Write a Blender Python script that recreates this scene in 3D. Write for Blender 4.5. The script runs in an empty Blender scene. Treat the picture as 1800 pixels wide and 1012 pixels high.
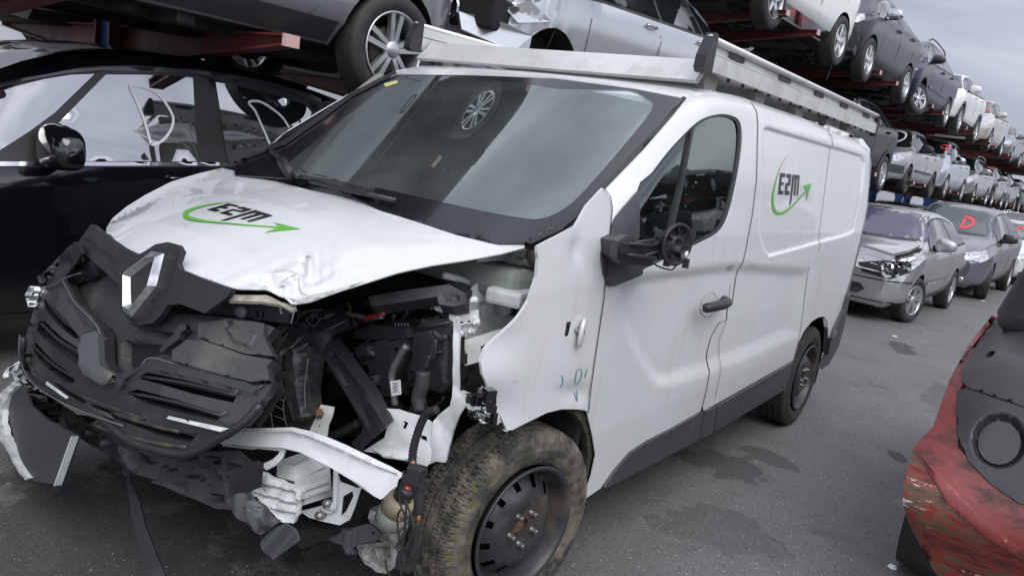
import bpy, bmesh, math, random
import numpy as np
from mathutils import Vector, Matrix
from mathutils.geometry import delaunay_2d_cdt
from mathutils.bvhtree import BVHTree
random.seed(7); RNG = np.random.RandomState(11)
C = bpy.context.scene.collection
sc = bpy.context.scene
R_ = math.radians
# ------------------------------------------------------------------ camera
CAM = (-1.9701, -2.1216, 1.561); YAW, PITCH, ROLL, FPX = .6223, -.1912, .1496, 1335.7
def cam_axes():
    f = np.array([math.cos(PITCH)*math.cos(YAW), math.cos(PITCH)*math.sin(YAW), math.sin(PITCH)])
    r = np.cross(f, [0, 0, 1]); r /= np.linalg.norm(r); u = np.cross(r, f)
    c, s = math.cos(ROLL), math.sin(ROLL)
    return c*r+s*u, -s*r+c*u, f
CR, CU, CF = cam_axes(); CO = np.array(CAM)
cd = bpy.data.cameras.new('camera'); cam = bpy.data.objects.new('camera', cd); C.objects.link(cam)
cam.matrix_world = Matrix(((CR[0], CU[0], -CF[0], CAM[0]), (CR[1], CU[1], -CF[1], CAM[1]), (CR[2], CU[2], -CF[2], CAM[2]), (0, 0, 0, 1)))
cd.sensor_width = 36; cd.lens = 36*FPX/1800; cd.clip_start = .05; cd.clip_end = 3000
sc.camera = cam
# ------------------------------------------------------------------ world, sun, exposure
w = bpy.data.worlds.new('World'); sc.world = w; w.use_nodes = True
nt = w.node_tree; nt.nodes.clear()
def N(t, typ, **kw):
    n = t.nodes.new(typ)
    for k, v in kw.items():
        if k.startswith('i_'):
            n.inputs[int(k[2:]) if k[2:].isdigit() else k[2:].replace('_', ' ')].default_value = v
        else: setattr(n, k, v)
    return n
SUN_EL, SUN_AZ = 52, 200
sky = N(nt, 'ShaderNodeTexSky', sky_type='NISHITA', sun_disc=False, sun_elevation=R_(SUN_EL), sun_rotation=R_(SUN_AZ))
tc = N(nt, 'ShaderNodeTexCoord'); mp = N(nt, 'ShaderNodeMapping'); mp.inputs['Scale'].default_value = (1.3, 1.3, 4.2); mp.inputs['Rotation'].default_value = (.1, .25, .5)
nz = N(nt, 'ShaderNodeTexNoise'); nz.inputs['Scale'].default_value = 1.5; nz.inputs['Detail'].default_value = 5; nz.inputs['Roughness'].default_value = .5; nz.inputs['Distortion'].default_value = .5
cr = N(nt, 'ShaderNodeValToRGB')
e = cr.color_ramp.elements; e[0].position = .34; e[0].color = (4.0, 4.3, 5.3, 1); e[1].position = .66; e[1].color = (10.4, 10.6, 11.2, 1)
m = e.new(.5) if False else cr.color_ramp.elements.new(.5); m.color = (6.0, 6.3, 7.4, 1)
mx = N(nt, 'ShaderNodeMix', data_type='RGBA'); mx.inputs['Factor'].default_value = .93
bg = N(nt, 'ShaderNodeBackground'); bg.inputs['Strength'].default_value = .098; out = N(nt, 'ShaderNodeOutputWorld')
L = nt.links.new
# an overcast sky: brighter overhead and towards the hidden sun, duller low down ahead
sx = N(nt, 'ShaderNodeSeparateXYZ'); L(tc.outputs['Generated'], sx.inputs[0])
m1 = N(nt, 'ShaderNodeMath', operation='MULTIPLY_ADD'); m1.inputs[1].default_value = .62; m1.inputs[2].default_value = .86; L(sx.outputs['Z'], m1.inputs[0])
m2_ = N(nt, 'ShaderNodeMath', operation='MULTIPLY_ADD'); m2_.inputs[1].default_value = -.28; L(sx.outputs['Y'], m2_.inputs[0]); L(m1.outputs[0], m2_.inputs[2])
m3_ = N(nt, 'ShaderNodeMath', operation='MULTIPLY_ADD'); m3_.inputs[1].default_value = -.22; L(sx.outputs['X'], m3_.inputs[0]); L(m2_.outputs[0], m3_.inputs[2])
gm_ = N(nt, 'ShaderNodeMix', data_type='RGBA', blend_type='MULTIPLY'); gm_.inputs['Factor'].default_value = 1
L(tc.outputs['Generated'], mp.inputs[0]); L(mp.outputs[0], nz.inputs[0]); L(nz.outputs[0], cr.inputs[0])
L(sky.outputs[0], mx.inputs[6]); L(cr.outputs[0], mx.inputs[7]); L(mx.outputs[2], gm_.inputs[6]); L(m3_.outputs[0], gm_.inputs[7]); L(gm_.outputs[2], bg.inputs[0]); L(bg.outputs[0], out.inputs[0])
sl = bpy.data.lights.new('sun', 'SUN'); sl.energy = 1.4; sl.angle = R_(40); sl.color = (1, .97, .92)
so = bpy.data.objects.new('sun', sl); C.objects.link(so)
az = R_(SUN_AZ)   # towards the sun
SD = Vector((-.45, -.62, .9)).normalized()
so.rotation_euler = SD.to_track_quat('Z', 'Y').to_euler()
sky.sun_elevation = math.asin(SD.z); sky.sun_rotation = math.atan2(SD.x, SD.y)
sc.view_settings.view_transform = 'Standard'; sc.view_settings.look = 'None'; sc.view_settings.gamma = 1; sc.view_settings.exposure = 0.46
sc.view_settings.use_curve_mapping = False
# ------------------------------------------------------------------ materials
def srgb(*c): return tuple(((v/255)/12.92 if v/255 <= .04045 else ((v/255+.055)/1.055)**2.4) for v in c)
MATS = {}
def mat(name, col, rough=.5, metal=0, coat=0, bump=0, bscale=60, var=0, vscale=4, dirt=None, dscale=3, dlo=.5, dhi=.7, spec=.5, emis=None, stretch=None, coord='Object', rvar=0):
    if name in MATS: return MATS[name]
    m = bpy.data.materials.new(name); m.use_nodes = True; t = m.node_tree; b = t.nodes['Principled BSDF']; K = t.links.new
    b.inputs['Roughness'].default_value = rough; b.inputs['Metallic'].default_value = metal; b.inputs['Coat Weight'].default_value = coat
    b.inputs['Coat Roughness'].default_value = .04; b.inputs['Specular IOR Level'].default_value = spec
    c = (*col, 1); b.inputs['Base Color'].default_value = c
    src = None
    if var or dirt or bump or rvar:
        tc = N(t, 'ShaderNodeTexCoord'); co = tc.outputs[coord]
        if stretch:
            mp = N(t, 'ShaderNodeMapping'); mp.inputs['Scale'].default_value = stretch; K(co, mp.inputs[0]); co = mp.outputs[0]
    if var:
        n = N(t, 'ShaderNodeTexNoise'); n.inputs['Scale'].default_value = vscale; n.inputs['Detail'].default_value = 6; K(co, n.inputs[0])
        r = N(t, 'ShaderNodeMapRange'); r.inputs[1].default_value = .3; r.inputs[2].default_value = .7; r.inputs[3].default_value = 1-var; r.inputs[4].default_value = 1+var; K(n.outputs[0], r.inputs[0])
        x = N(t, 'ShaderNodeMix', data_type='RGBA', blend_type='MULTIPLY'); x.inputs['Factor'].default_value = 1; x.inputs[6].default_value = c
        K(r.outputs[0], x.inputs[7]); src = x.outputs[2]
    if dirt:
        n = N(t, 'ShaderNodeTexNoise'); n.inputs['Scale'].default_value = dscale; n.inputs['Detail'].default_value = 9; n.inputs['Roughness'].default_value = .65; K(co, n.inputs[0])
        r = N(t, 'ShaderNodeMapRange'); r.inputs[1].default_value = dlo; r.inputs[2].default_value = dhi; K(n.outputs[0], r.inputs[0])
        x = N(t, 'ShaderNodeMix', data_type='RGBA'); K(r.outputs[0], x.inputs['Factor']); x.inputs[7].default_value = (*dirt, 1)
        if src: K(src, x.inputs[6])
        else: x.inputs[6].default_value = c
        src = x.outputs[2]
        a = N(t, 'ShaderNodeMix', data_type='FLOAT'); K(r.outputs[0], a.inputs[0]); a.inputs[2].default_value = rough; a.inputs[3].default_value = max(rough, .75); K(a.outputs[0], b.inputs['Roughness'])
        if coat:
            a = N(t, 'ShaderNodeMix', data_type='FLOAT'); K(r.outputs[0], a.inputs[0]); a.inputs[2].default_value = coat; a.inputs[3].default_value = 0; K(a.outputs[0], b.inputs['Coat Weight'])
    if rvar and not dirt:
        n = N(t, 'ShaderNodeTexNoise'); n.inputs['Scale'].default_value = 7; n.inputs['Detail'].default_value = 8; K(co, n.inputs[0])
        r = N(t, 'ShaderNodeMapRange'); r.inputs[1].default_value = .3; r.inputs[2].default_value = .7; r.inputs[3].default_value = max(.02, rough-rvar); r.inputs[4].default_value = rough+rvar; K(n.outputs[0], r.inputs[0]); K(r.outputs[0], b.inputs['Roughness'])
    if src: K(src, b.inputs['Base Color'])
    if bump:
        n = N(t, 'ShaderNodeTexNoise'); n.inputs['Scale'].default_value = bscale; n.inputs['Detail'].default_value = 4; K(co, n.inputs[0])
        bp = N(t, 'ShaderNodeBump'); bp.inputs['Strength'].default_value = 1; bp.inputs['Distance'].default_value = bump; K(n.outputs[0], bp.inputs['Height']); K(bp.outputs[0], b.inputs['Normal'])
    if emis: b.inputs['Emission Color'].default_value = (*emis, 1); b.inputs['Emission Strength'].default_value = 1
    MATS[name] = m; return m
def glass(name, tint=(.75, .85, .82), rough=.0, ior=1.55, film=.0, filmcol=(.3, .33, .33)):
    if name in MATS: return MATS[name]
    m = bpy.data.materials.new(name); m.use_nodes = True; t = m.node_tree; t.nodes.clear(); K = t.links.new
    o = N(t, 'ShaderNodeOutputMaterial'); tr = N(t, 'ShaderNodeBsdfTransparent'); tr.inputs[0].default_value = (*tint, 1)
    gl = N(t, 'ShaderNodeBsdfGlossy'); gl.inputs['Roughness'].default_value = rough; gl.inputs[0].default_value = (.88, 1, .97, 1)
    fr = N(t, 'ShaderNodeFresnel'); fr.inputs[0].default_value = ior; mx = N(t, 'ShaderNodeMixShader'); K(fr.outputs[0], mx.inputs[0])
    # dusty film: a thin scattered layer, stronger in patches
    df = N(t, 'ShaderNodeBsdfDiffuse'); df.inputs[0].default_value = (*filmcol, 1); m2 = N(t, 'ShaderNodeMixShader')
    tc = N(t, 'ShaderNodeTexCoord'); n = N(t, 'ShaderNodeTexNoise'); n.inputs['Scale'].default_value = 2.5; n.inputs['Detail'].default_value = 10; K(tc.outputs['Object'], n.inputs[0])
    r = N(t, 'ShaderNodeMapRange'); r.inputs[1].default_value = .35; r.inputs[2].default_value = .75; r.inputs[3].default_value = film*.5; r.inputs[4].default_value = film*1.6; K(n.outputs[0], r.inputs[0])
    vo = N(t, 'ShaderNodeTexVoronoi'); vo.inputs['Scale'].default_value = 70; K(tc.outputs['Object'], vo.inputs[0])
    r2 = N(t, 'ShaderNodeMapRange'); r2.inputs[1].default_value = .16; r2.inputs[2].default_value = .10; r2.inputs[3].default_value = 0; r2.inputs[4].default_value = .22 if film else 0; K(vo.outputs['Distance'], r2.inputs[0])
    ad = N(t, 'ShaderNodeMath', operation='ADD'); K(r.outputs[0], ad.inputs[0]); K(r2.outputs[0], ad.inputs[1])
    K(ad.outputs[0], m2.inputs[0]); K(tr.outputs[0], m2.inputs[1]); K(df.outputs[0], m2.inputs[2])
    K(m2.outputs[0], mx.inputs[1]); K(gl.outputs[0], mx.inputs[2]); K(mx.outputs[0], o.inputs[0])
    MATS[name] = m; return m
M_white = mat('van_white_paint', (.62, .635, .645), .30, coat=.7, dirt=(.55, .53, .49), dscale=3.2, dlo=.52, dhi=.95, bump=.00012, bscale=9)
def grime(m):
    # fine specks and faint dry run marks in the paint itself
    t = m.node_tree; b = t.nodes['Principled BSDF']; K = t.links.new; src = b.inputs['Base Color'].links[0].from_socket; tc = N(t, 'ShaderNodeTexCoord')
    def lay(scale, sc3, lo, hi, amt, col, src):
        mp = N(t, 'ShaderNodeMapping'); mp.inputs['Scale'].default_value = sc3; K(tc.outputs['Object'], mp.inputs[0]); n = N(t, 'ShaderNodeTexNoise'); n.inputs['Scale'].default_value = scale; n.inputs['Detail'].default_value = 6; K(mp.outputs[0], n.inputs[0])
        r = N(t, 'ShaderNodeMapRange'); r.inputs[1].default_value = lo; r.inputs[2].default_value = hi; r.inputs[4].default_value = amt; K(n.outputs[0], r.inputs[0]); x = N(t, 'ShaderNodeMix', data_type='RGBA'); K(r.outputs[0], x.inputs['Factor']); K(src, x.inputs[6]); x.inputs[7].default_value = (*col, 1); return x.outputs[2]
    s = lay(14, (1, 1, .12), .58, .75, .30, (.40, .38, .33), src); s = lay(70, (1, 1, 1), .68, .76, .5, (.30, .28, .25), s); s = lay(1.2, (1, 1, 1.6), .48, .75, .28, (.48, .46, .42), s); K(s, b.inputs['Base Color'])
grime(M_white)
M_whited = mat('white_inner_metal', (.60, .63, .63), .42, coat=.1, dirt=(.25, .21, .16), dscale=5, dlo=.5, dhi=.8)
M_blk = mat('black_plastic', (.018, .019, .022), .48, bump=.0004, bscale=300, rvar=.1)
M_blkd = mat('dusty_black_plastic', (.019, .020, .023), .45, dirt=(.085, .081, .075), dscale=5, dlo=.50, dhi=.85, bump=.0004, bscale=200)
M_clad = mat('grey_cladding_plastic', (.045, .047, .053), .5, bump=.0003, bscale=400, dirt=(.09, .088, .085), dscale=4, dlo=.5, dhi=.9)
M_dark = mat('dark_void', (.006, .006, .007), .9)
M_gloss = mat('gloss_black', (.008, .008, .010), .12, coat=.5)
M_rub = mat('black_rubber', (.02, .02, .021), .7, bump=.0006, bscale=80)
M_tyre = mat('tyre_rubber', (.022, .022, .023), .72, dirt=(.05, .047, .042), dscale=8, dlo=.45, dhi=.8, bump=.001, bscale=60)
M_chr = mat('chrome', (.52, .53, .55), .10, metal=1)
M_alu = mat('aluminium_profile', (.64, .64, .63), .36, metal=.35, dirt=(.34, .33, .30), dscale=6, dlo=.45, dhi=.9)
M_badge = mat('badge_chrome', (.60, .61, .63), .42, metal=1, var=.35, vscale=30)
M_alloy = mat('alloy_rim', (.55, .56, .57), .28, metal=.8, rvar=.1)
M_alloyd = mat('brake_dusted_rim', (.34, .29, .26), .45, metal=.5, rvar=.1)
M_dg = mat('tinted_car_glass', (.010, .014, .015), .02, coat=.0, spec=1)
M_dg.node_tree.nodes['Principled BSDF'].inputs['IOR'].default_value = 1.9
M_lamp = mat('lamp_lens', (.48, .49, .50), .08, metal=.6, coat=1, var=.5, vscale=25)
M_red = mat('red_lamp', (.35, .02, .02), .15, coat=1)
M_steel = mat('black_steel_wheel', (.028, .029, .033), .42, dirt=(.10, .07, .05), dscale=7, dlo=.5, dhi=.72)
M_rust = mat('rusty_steel', (.16, .075, .04), .8, var=.4, vscale=40)
M_castal = mat('cast_aluminium', (.30, .30, .29), .5, metal=.4, dirt=(.08, .07, .06), dscale=10, dlo=.42, dhi=.7, bump=.002, bscale=30)
M_under = mat('underbody_grime', (.011, .011, .012), .75, var=.5, vscale=3, dirt=(.035, .032, .028), dscale=4, dlo=.5, dhi=.8)
# ------------------------------------------------------------------ object helpers
def tag(o, label=None, cat=None, group=None, kind=None):
    if label: o['label'] = label
    if cat: o['category'] = cat
    if group: o['group'] = group
    if kind: o['kind'] = kind
    return o
def thing(name, label, cat, loc=(0, 0, 0), rz=0, group=None):
    o = bpy.data.objects.new(name, None); o.empty_display_size = .2; C.objects.link(o); o.location = loc; o.rotation_euler = (0, 0, rz)
    return tag(o, label, cat, group)
def link(name, me, m, parent=None):
    if m is not None:
        ml = list(m) if isinstance(m, (list, tuple)) else [m]
        for i, k in enumerate(ml):
            if i < len(me.materials): me.materials[i] = k
            else: me.materials.append(k)
    o = bpy.data.objects.new(name, me); C.objects.link(o)
    if parent is not None: o.parent = parent
    return o
def kids(o): return [c for c in bpy.data.objects if c.parent == o]
def copy_tree(o, tree=None):
    if tree is None:
        tree = {}
        for x in bpy.data.objects:
            if x.parent: tree.setdefault(x.parent.name, []).append(x)
    def rec(a, p):
        c = a.copy(); C.objects.link(c); c.parent = p
        for ch in tree.get(a.name, []): rec(ch, c)
        return c
    return rec(o, None)
class MB:
    def __init__(s): s.v = []; s.f = []; s.mi = []; s.cur = 0; s.sm = []; s.smooth = False
    def add(s, vs, fs):
        n = len(s.v); s.v += [tuple(map(float, v)) for v in vs]
        for f in fs: s.f.append(tuple(n+i for i in f)); s.mi.append(s.cur); s.sm.append(s.smooth)
    def box(s, c, d, rot=None, bev=0):
        x, y, z = d[0]/2, d[1]/2, d[2]/2
        R = (rot if isinstance(rot, Matrix) else Matrix.Rotation(rot or 0, 3, 'Z'))
        if bev:
            b = min(bev, x*.9, y*.9, z*.9); P = []; bm = bmesh.new(); bmesh.ops.create_cube(bm, size=1)
            for v in bm.verts: v.co = Vector((v.co.x*2*x, v.co.y*2*y, v.co.z*2*z))
            bmesh.ops.bevel(bm, geom=bm.edges[:], offset=b, segments=2, affect='EDGES', profile=.6)
            bm.verts.index_update()
            s.add([R @ v.co + Vector(c) for v in bm.verts], [[v.index for v in f.verts] for f in bm.faces]); bm.free(); return s
        P = [Vector((a*x, b*y, e*z)) for a in (-1, 1) for b in (-1, 1) for e in (-1, 1)]
        s.add([R @ p + Vector(c) for p in P], [(0, 1, 3, 2), (4, 6, 7, 5), (0, 4, 5, 1), (2, 3, 7, 6), (0, 2, 6, 4), (1, 5, 7, 3)]); return s
    def tube(s, pts, r, n=10, caps=True, smooth=True):
        pts = [Vector(p) for p in pts]; rr = r if isinstance(r, (list, tuple)) else [r]*len(pts); sv = s.smooth; s.smooth = smooth
        vs = []; up = None
        for i, p in enumerate(pts):
            d = (pts[min(i+1, len(pts)-1)]-pts[max(i-1, 0)]).normalized()
            if up is None: a = d.orthogonal().normalized()
            else:
                a = up-d*up.dot(d)
                a = a.normalized() if a.length > 1e-5 else d.orthogonal().normalized()
            up = a; b = d.cross(a)
            for k in range(n):
                t = 2*math.pi*k/n; vs.append(p+a*math.cos(t)*rr[i]+b*math.sin(t)*rr[i])
        fs = [(i*n+k, i*n+(k+1) % n, (i+1)*n+(k+1) % n, (i+1)*n+k) for i in range(len(pts)-1) for k in range(n)]
        if caps: fs += [tuple(range(n-1, -1, -1)), tuple((len(pts)-1)*n+k for k in range(n))]
        s.add(vs, fs); s.smooth = sv; return s
    def lathe(s, prof, n=32, axis='Y', c=(0, 0, 0), smooth=True, a0=0, a1=2*math.pi):
        """prof: list of (radius, along-axis)"""
        sv = s.smooth; s.smooth = smooth; vs = []; full = abs(a1-a0-2*math.pi) < 1e-6; m_ = n if full else n+1
        for (r, h) in prof:
            for k in range(m_):
                t = a0+(a1-a0)*k/n; p = (r*math.cos(t), h, r*math.sin(t))
                if axis == 'Z': p = (r*math.cos(t), r*math.sin(t), h)
                if axis == 'X': p = (h, r*math.cos(t), r*math.sin(t))
                vs.append((p[0]+c[0], p[1]+c[1], p[2]+c[2]))
        fs = [(i*m_+k, i*m_+(k+1) % m_, (i+1)*m_+(k+1) % m_, (i+1)*m_+k) for i in range(len(prof)-1) for k in range(n)]
        s.add(vs, fs); s.smooth = sv; return s
    def prism(s, poly, d, c=None):
        """poly: 3-D points, d: extrude vector"""
        n = len(poly); P = [Vector(p) for p in poly]; d = Vector(d)
        s.add(P+[p+d for p in P], [tuple(range(n)), tuple(range(2*n-1, n-1, -1))]+[(i, (i+1) % n, n+(i+1) % n, n+i) for i in range(n)]); return s
    def mesh(s, name):
        me = bpy.data.meshes.new(name); me.from_pydata(s.v, [], s.f)
        me.polygons.foreach_set('material_index', s.mi); me.polygons.foreach_set('use_smooth', s.sm); me.update()
        bm = bmesh.new(); bm.from_mesh(me); bmesh.ops.recalc_face_normals(bm, faces=bm.faces[:]); bm.to_mesh(me); bm.free()
        return me
    def build(s, name, m, parent=None): return link(name, s.mesh(name), m, parent)
def zf(ox, oy, s):
    return lambda *pts: [(ox+x/s, oy+y/s) for x, y in pts]
z1 = zf(0, 360, 2.53); z4 = zf(0, 660, 2.875); z5 = zf(360, 660, 2.5714); ze = zf(400, 420, 2.53); c5 = zf(900, 160, 2.53); c6 = zf(900, 500, 2.53)
zw = zf(560, 0, 2.53); zn = zf(460, 520, 3.615); za = zf(780, 420, 2.977); zm = zf(1050, 370, 7.23); lh = zf(300, 330, 6.923); ls = zf(1350, 270, 7.78)
zt = zf(700, 0, 3.214); zg = zf(300, 0, 3.6); z2 = zf(0, 0, 2.977); zr = zf(1200, 0, 4.217); zh = zf(380, 260, 5.625); rb = zf(1400, 400, 1.6525); r4 = zf(1580, 380, 3.89)
def rays(P, dom='px'):
    P = np.asarray(P, float)
    if dom == 'px':
        D = CF+(P[:, :1]-900)/FPX*CR-(P[:, 1:]-506)/FPX*CU; return np.repeat(CO[None], len(P), 0), D
    Z0 = np.zeros(len(P)); O1 = np.ones(len(P))
    if dom == 'XZ': return np.stack([P[:, 0], Z0-5, P[:, 1]], 1), np.stack([Z0, O1, Z0], 1)
    if dom == 'YZ': return np.stack([Z0-6, P[:, 0], P[:, 1]], 1), np.stack([O1, Z0, Z0], 1)
    if dom == 'ZY': return np.stack([Z0+8, P[:, 0], P[:, 1]], 1), np.stack([-O1, Z0, Z0], 1)
    if dom == 'XY': return np.stack([P[:, 0], P[:, 1], Z0+5], 1), np.stack([Z0, Z0, -O1], 1)
def hit(O, D, F, t0=.25, t1=9., n=260):
    """first crossing of the implicit surface F (negative inside); grazing misses take the nearest approach"""
    T = np.linspace(t0, t1, n); prev = F(O+D*T[0]); lo = np.full(len(O), np.nan); hi = lo.copy(); best = np.abs(prev); bt = np.full(len(O), T[0])
    for i in range(1, n):
        v = F(O+D*T[i]); c = (prev > 0) & (v <= 0) & np.isnan(lo); lo[c] = T[i-1]; hi[c] = T[i]
        a = np.abs(v) < best; best = np.where(a, np.abs(v), best); bt = np.where(a, T[i], bt); prev = v
    ok = ~np.isnan(lo); lo = np.where(ok, lo, bt); hi = np.where(ok, hi, bt)
    for _ in range(26):
        mid = (lo+hi)/2; v = F(O+D*mid[:, None]); p = v > 0; lo = np.where(p, mid, lo); hi = np.where(p, hi, mid)
    return O+D*((lo+hi)/2)[:, None]
def plane(p, n):
    p = np.array(p, float); n = np.array(n, float); n /= np.linalg.norm(n)
    if np.dot(CO-p, n) < 0: n = -n
    return lambda X: (X-p) @ n
def at(x, y, ax, val):
    d = CF+(x-900)/FPX*CR-(y-506)/FPX*CU; i = 'XYZ'.index(ax); t = (val-CO[i])/d[i]; return Vector((CO+t*d).tolist())
def pip(P, poly):
    x, y = P[:, 0], P[:, 1]; r = np.zeros(len(P), bool); q = np.asarray(poly); n = len(q)
    for i in range(n):
        (x0, y0), (x1, y1) = q[i], q[(i+1) % n]
        if y0 == y1: continue
        c = ((y0 > y) != (y1 > y)) & (x < (x1-x0)*(y-y0)/(y1-y0)+x0); r ^= c
    return r
def segd(P, poly):
    q = np.asarray(poly, float); d = np.full(len(P), 1e9)
    for i in range(len(q)):
        a, b = q[i], q[(i+1) % len(q)]; ab = b-a; t = np.clip(((P-a) @ ab)/max(ab @ ab, 1e-12), 0, 1); d = np.minimum(d, np.linalg.norm(P-a-t[:, None]*ab, axis=1))
    return d
def spline(pts, k=4, closed=True):
    P = [np.array(p, float) for p in pts]; n = len(P); o = []
    for i in range(n if closed else n-1):
        g = (lambda j: P[j % n]) if closed else (lambda j: P[min(max(j, 0), n-1)])
        a, b, c, d = g(i-1), g(i), g(i+1), g(i+2)
        for s in range(k):
            t = s/k; o.append(tuple(.5*((2*b)+(-a+c)*t+(2*a-5*b+4*c-d)*t*t+(-a+3*b-3*c+d)*t**3)))
    if not closed: o.append(tuple(P[-1]))
    return o
def dens(poly, step):
    o = []
    for i in range(len(poly)):
        a, b = np.array(poly[i], float), np.array(poly[(i+1) % len(poly)], float); k = max(1, int(np.linalg.norm(b-a)/step))
        for s in range(k): o.append(tuple(a+(b-a)*s/k))
    return o
def sstep(t): t = np.clip(t, 0, 1); return t*t*(3-2*t)
def inset(poly, d):
    q = np.array(poly, float); a = sum(q[i][0]*q[(i+1) % len(q)][1]-q[(i+1) % len(q)][0]*q[i][1] for i in range(len(q))); s = 1 if a > 0 else -1; o = []
    for i in range(len(q)):
        e1 = q[i]-q[i-1]; e2 = q[(i+1) % len(q)]-q[i]; e1 = e1/max(np.linalg.norm(e1), 1e-9); e2 = e2/max(np.linalg.norm(e2), 1e-9); n1 = np.array([-e1[1], e1[0]]); n2 = np.array([-e2[1], e2[0]]); m = n1+n2
        m = m/max(m @ m/2, .5); o.append(tuple(q[i]+s*d*m))
    return o
def tri2d(out, holes, step, extra=()):
    out = dens(out, step); holes = [dens(h, step) for h in holes]; a = np.array(out); lo, hi = a.min(0), a.max(0)
    gx = np.arange(lo[0]+step*.5, hi[0], step); gy = np.arange(lo[1]+step*.5, hi[1], step*.866); G = []
    for j, y in enumerate(gy): G += [(x+(step/2 if j % 2 else 0), y) for x in gx]
    pts = list(out); ed = [(i, (i+1) % len(out)) for i in range(len(out))]
    for h in list(holes)+[dens(x, step) for x in extra]:
        b = len(pts); pts += h; ed += [(b+i, b+(i+1) % len(h)) for i in range(len(h))]
    if G:
        G = np.array(G); k = pip(G, out)
        for h in holes: k &= ~pip(G, h)
        G = G[k]
        if len(G):
            B = np.array(pts); dm = np.full(len(G), 1e9)
            for i in range(0, len(B), 50): dm = np.minimum(dm, np.linalg.norm(G[:, None]-B[None, i:i+50], axis=2).min(1))
            G = G[dm > step*.45]; pts += [tuple(g) for g in G]
    r = delaunay_2d_cdt([Vector(p) for p in pts], ed, [], 0, 1e-6)
    V = np.array([tuple(v) for v in r[0]]); T = np.array(r[2]); c = V[T].mean(1); k = pip(c, out)
    for h in holes: k &= ~pip(c, h)
    return V, T[k]
def dispf(P, disp):
    d = np.zeros(len(P))
    for poly, amt, edge in disp:
        q = np.asarray(poly); ins = pip(P, q); dd = segd(P, q); d += np.where(ins, amt*sstep(dd/edge), 0)
    return d
def wob(amp, wl, seed=1):
    r = np.random.RandomState(seed); K = [(r.uniform(0, math.pi*2), wl*r.uniform(.6, 1.7), r.uniform(0, 6.28), r.uniform(.5, 1)) for _ in range(7)]
    def f(P, X):
        d = 0
        for a, w_, ph, g in K: d = d+g*np.abs(np.sin((P[:, 0]*math.cos(a)+P[:, 1]*math.sin(a))*math.pi/w_+ph))*(w_/wl)
        return amp*(d/3.4-.8)
    return f
def sheet(name, out, F, m, parent=None, th=.003, off=0, step=8, holes=(), disp=(), extra=(), dom='px', crumple=None, mirror=False, smooth=True, t=(.25, 9.), back=None):
    """a panel cut along an outline, laid on the implicit surface F and given thickness; disp = [(polygon, depth, edge width)] presses shapes in (+) or out (-)"""
    out = list(out); ex = list(extra)
    for q_, a_, e_ in (disp if dom == 'px' else ()):
        if e_ <= 8 and abs(a_) > .004: ex += [q_, inset(q_, e_)]
    V, T = tri2d(out, holes, step, ex); n = len(V)
    def ev(P):
        O, D = rays(P, dom); X = hit(O, D, F, *t); e = 1e-4
        g = np.stack([F(X+np.eye(3)[i]*e)-F(X-np.eye(3)[i]*e) for i in range(3)], 1)/(2*e); g /= np.maximum(np.linalg.norm(g, axis=1), 1e-9)[:, None]
        d = off-dispf(P, disp)
        if crumple is not None: d = d+crumple(P, X)
        return X+g*d[:, None], g
    X, g = ev(V); e = .35 if dom == 'px' else .002
    Xu, _ = ev(V+[e, 0]); Xv, _ = ev(V+[0, e]); nn = np.cross(Xu-X, Xv-X); ln = np.linalg.norm(nn, axis=1); s = np.sign((nn*g).sum(1)); s[s == 0] = 1
    nn = nn*s[:, None]/np.maximum(ln, 1e-12)[:, None]; bad = (ln < 1e-12) | ((nn*g).sum(1) < .25); nn[bad] = g[bad]
    A, B, Cc = X[T[:, 0]], X[T[:, 1]], X[T[:, 2]]; fn = np.cross(B-A, Cc-A); fl = (fn*g[T[:, 0]]).sum(1) < 0; T[fl] = T[fl][:, ::-1]
    used = np.unique(T); rm = np.full(n, -1); rm[used] = np.arange(len(used)); T = rm[T]; X = X[used]; nn = nn[used]; g = g[used]; n = len(used)
    cnt = {}
    for tr in T:
        for i in range(3):
            a, b = int(tr[i]), int(tr[(i+1) % 3]); cnt[(a, b)] = cnt.get((a, b), 0)+1
    bd = [k for k in cnt if (k[1], k[0]) not in cnt]
    Vs = X.tolist(); Fs = [tuple(int(q) for q in tr) for tr in T]; LN = [nn[q].tolist() for tr in T for q in tr]
    if th:
        Xb = X-g*th; nb = len(Vs); Vs += Xb.tolist(); Fs += [tuple(int(q)+nb for q in tr[::-1]) for tr in T]; LN += [(-nn[q]).tolist() for tr in T for q in tr[::-1]]
        for a, b in bd:
            q = [X[b], X[a], Xb[a], Xb[b]]; f = np.cross(q[1]-q[0], q[2]-q[1]); l = np.linalg.norm(f); f = f/l if l > 0 else g[a]
            LN += [f.tolist()]*4; Fs.append((b, a, a+nb, b+nb))
    me = bpy.data.meshes.new(name)
    me.from_pydata(Vs, [], Fs); me.polygons.foreach_set('use_smooth', [smooth]*len(Fs)); me.update()
    if smooth and len(me.loops) == len(LN): me.normals_split_custom_set(LN)
    o = link(name, me, m, parent)
    if mirror:
        m2 = bpy.data.meshes.new(name); m2.from_pydata([(v[0], -v[1], v[2]) for v in Vs], [], [f[::-1] for f in Fs]); m2.polygons.foreach_set('use_smooth', [smooth]*len(Fs)); m2.update()
        if smooth and len(m2.loops) == len(LN):
            M_ = []; k = 0
            for f in Fs: M_ += [(q[0], -q[1], q[2]) for q in LN[k:k+len(f)][::-1]]; k += len(f)
            m2.normals_split_custom_set(M_)
        link(name, m2, m, parent)
    return o
DK = (.020, .020, .022, 1)
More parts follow.
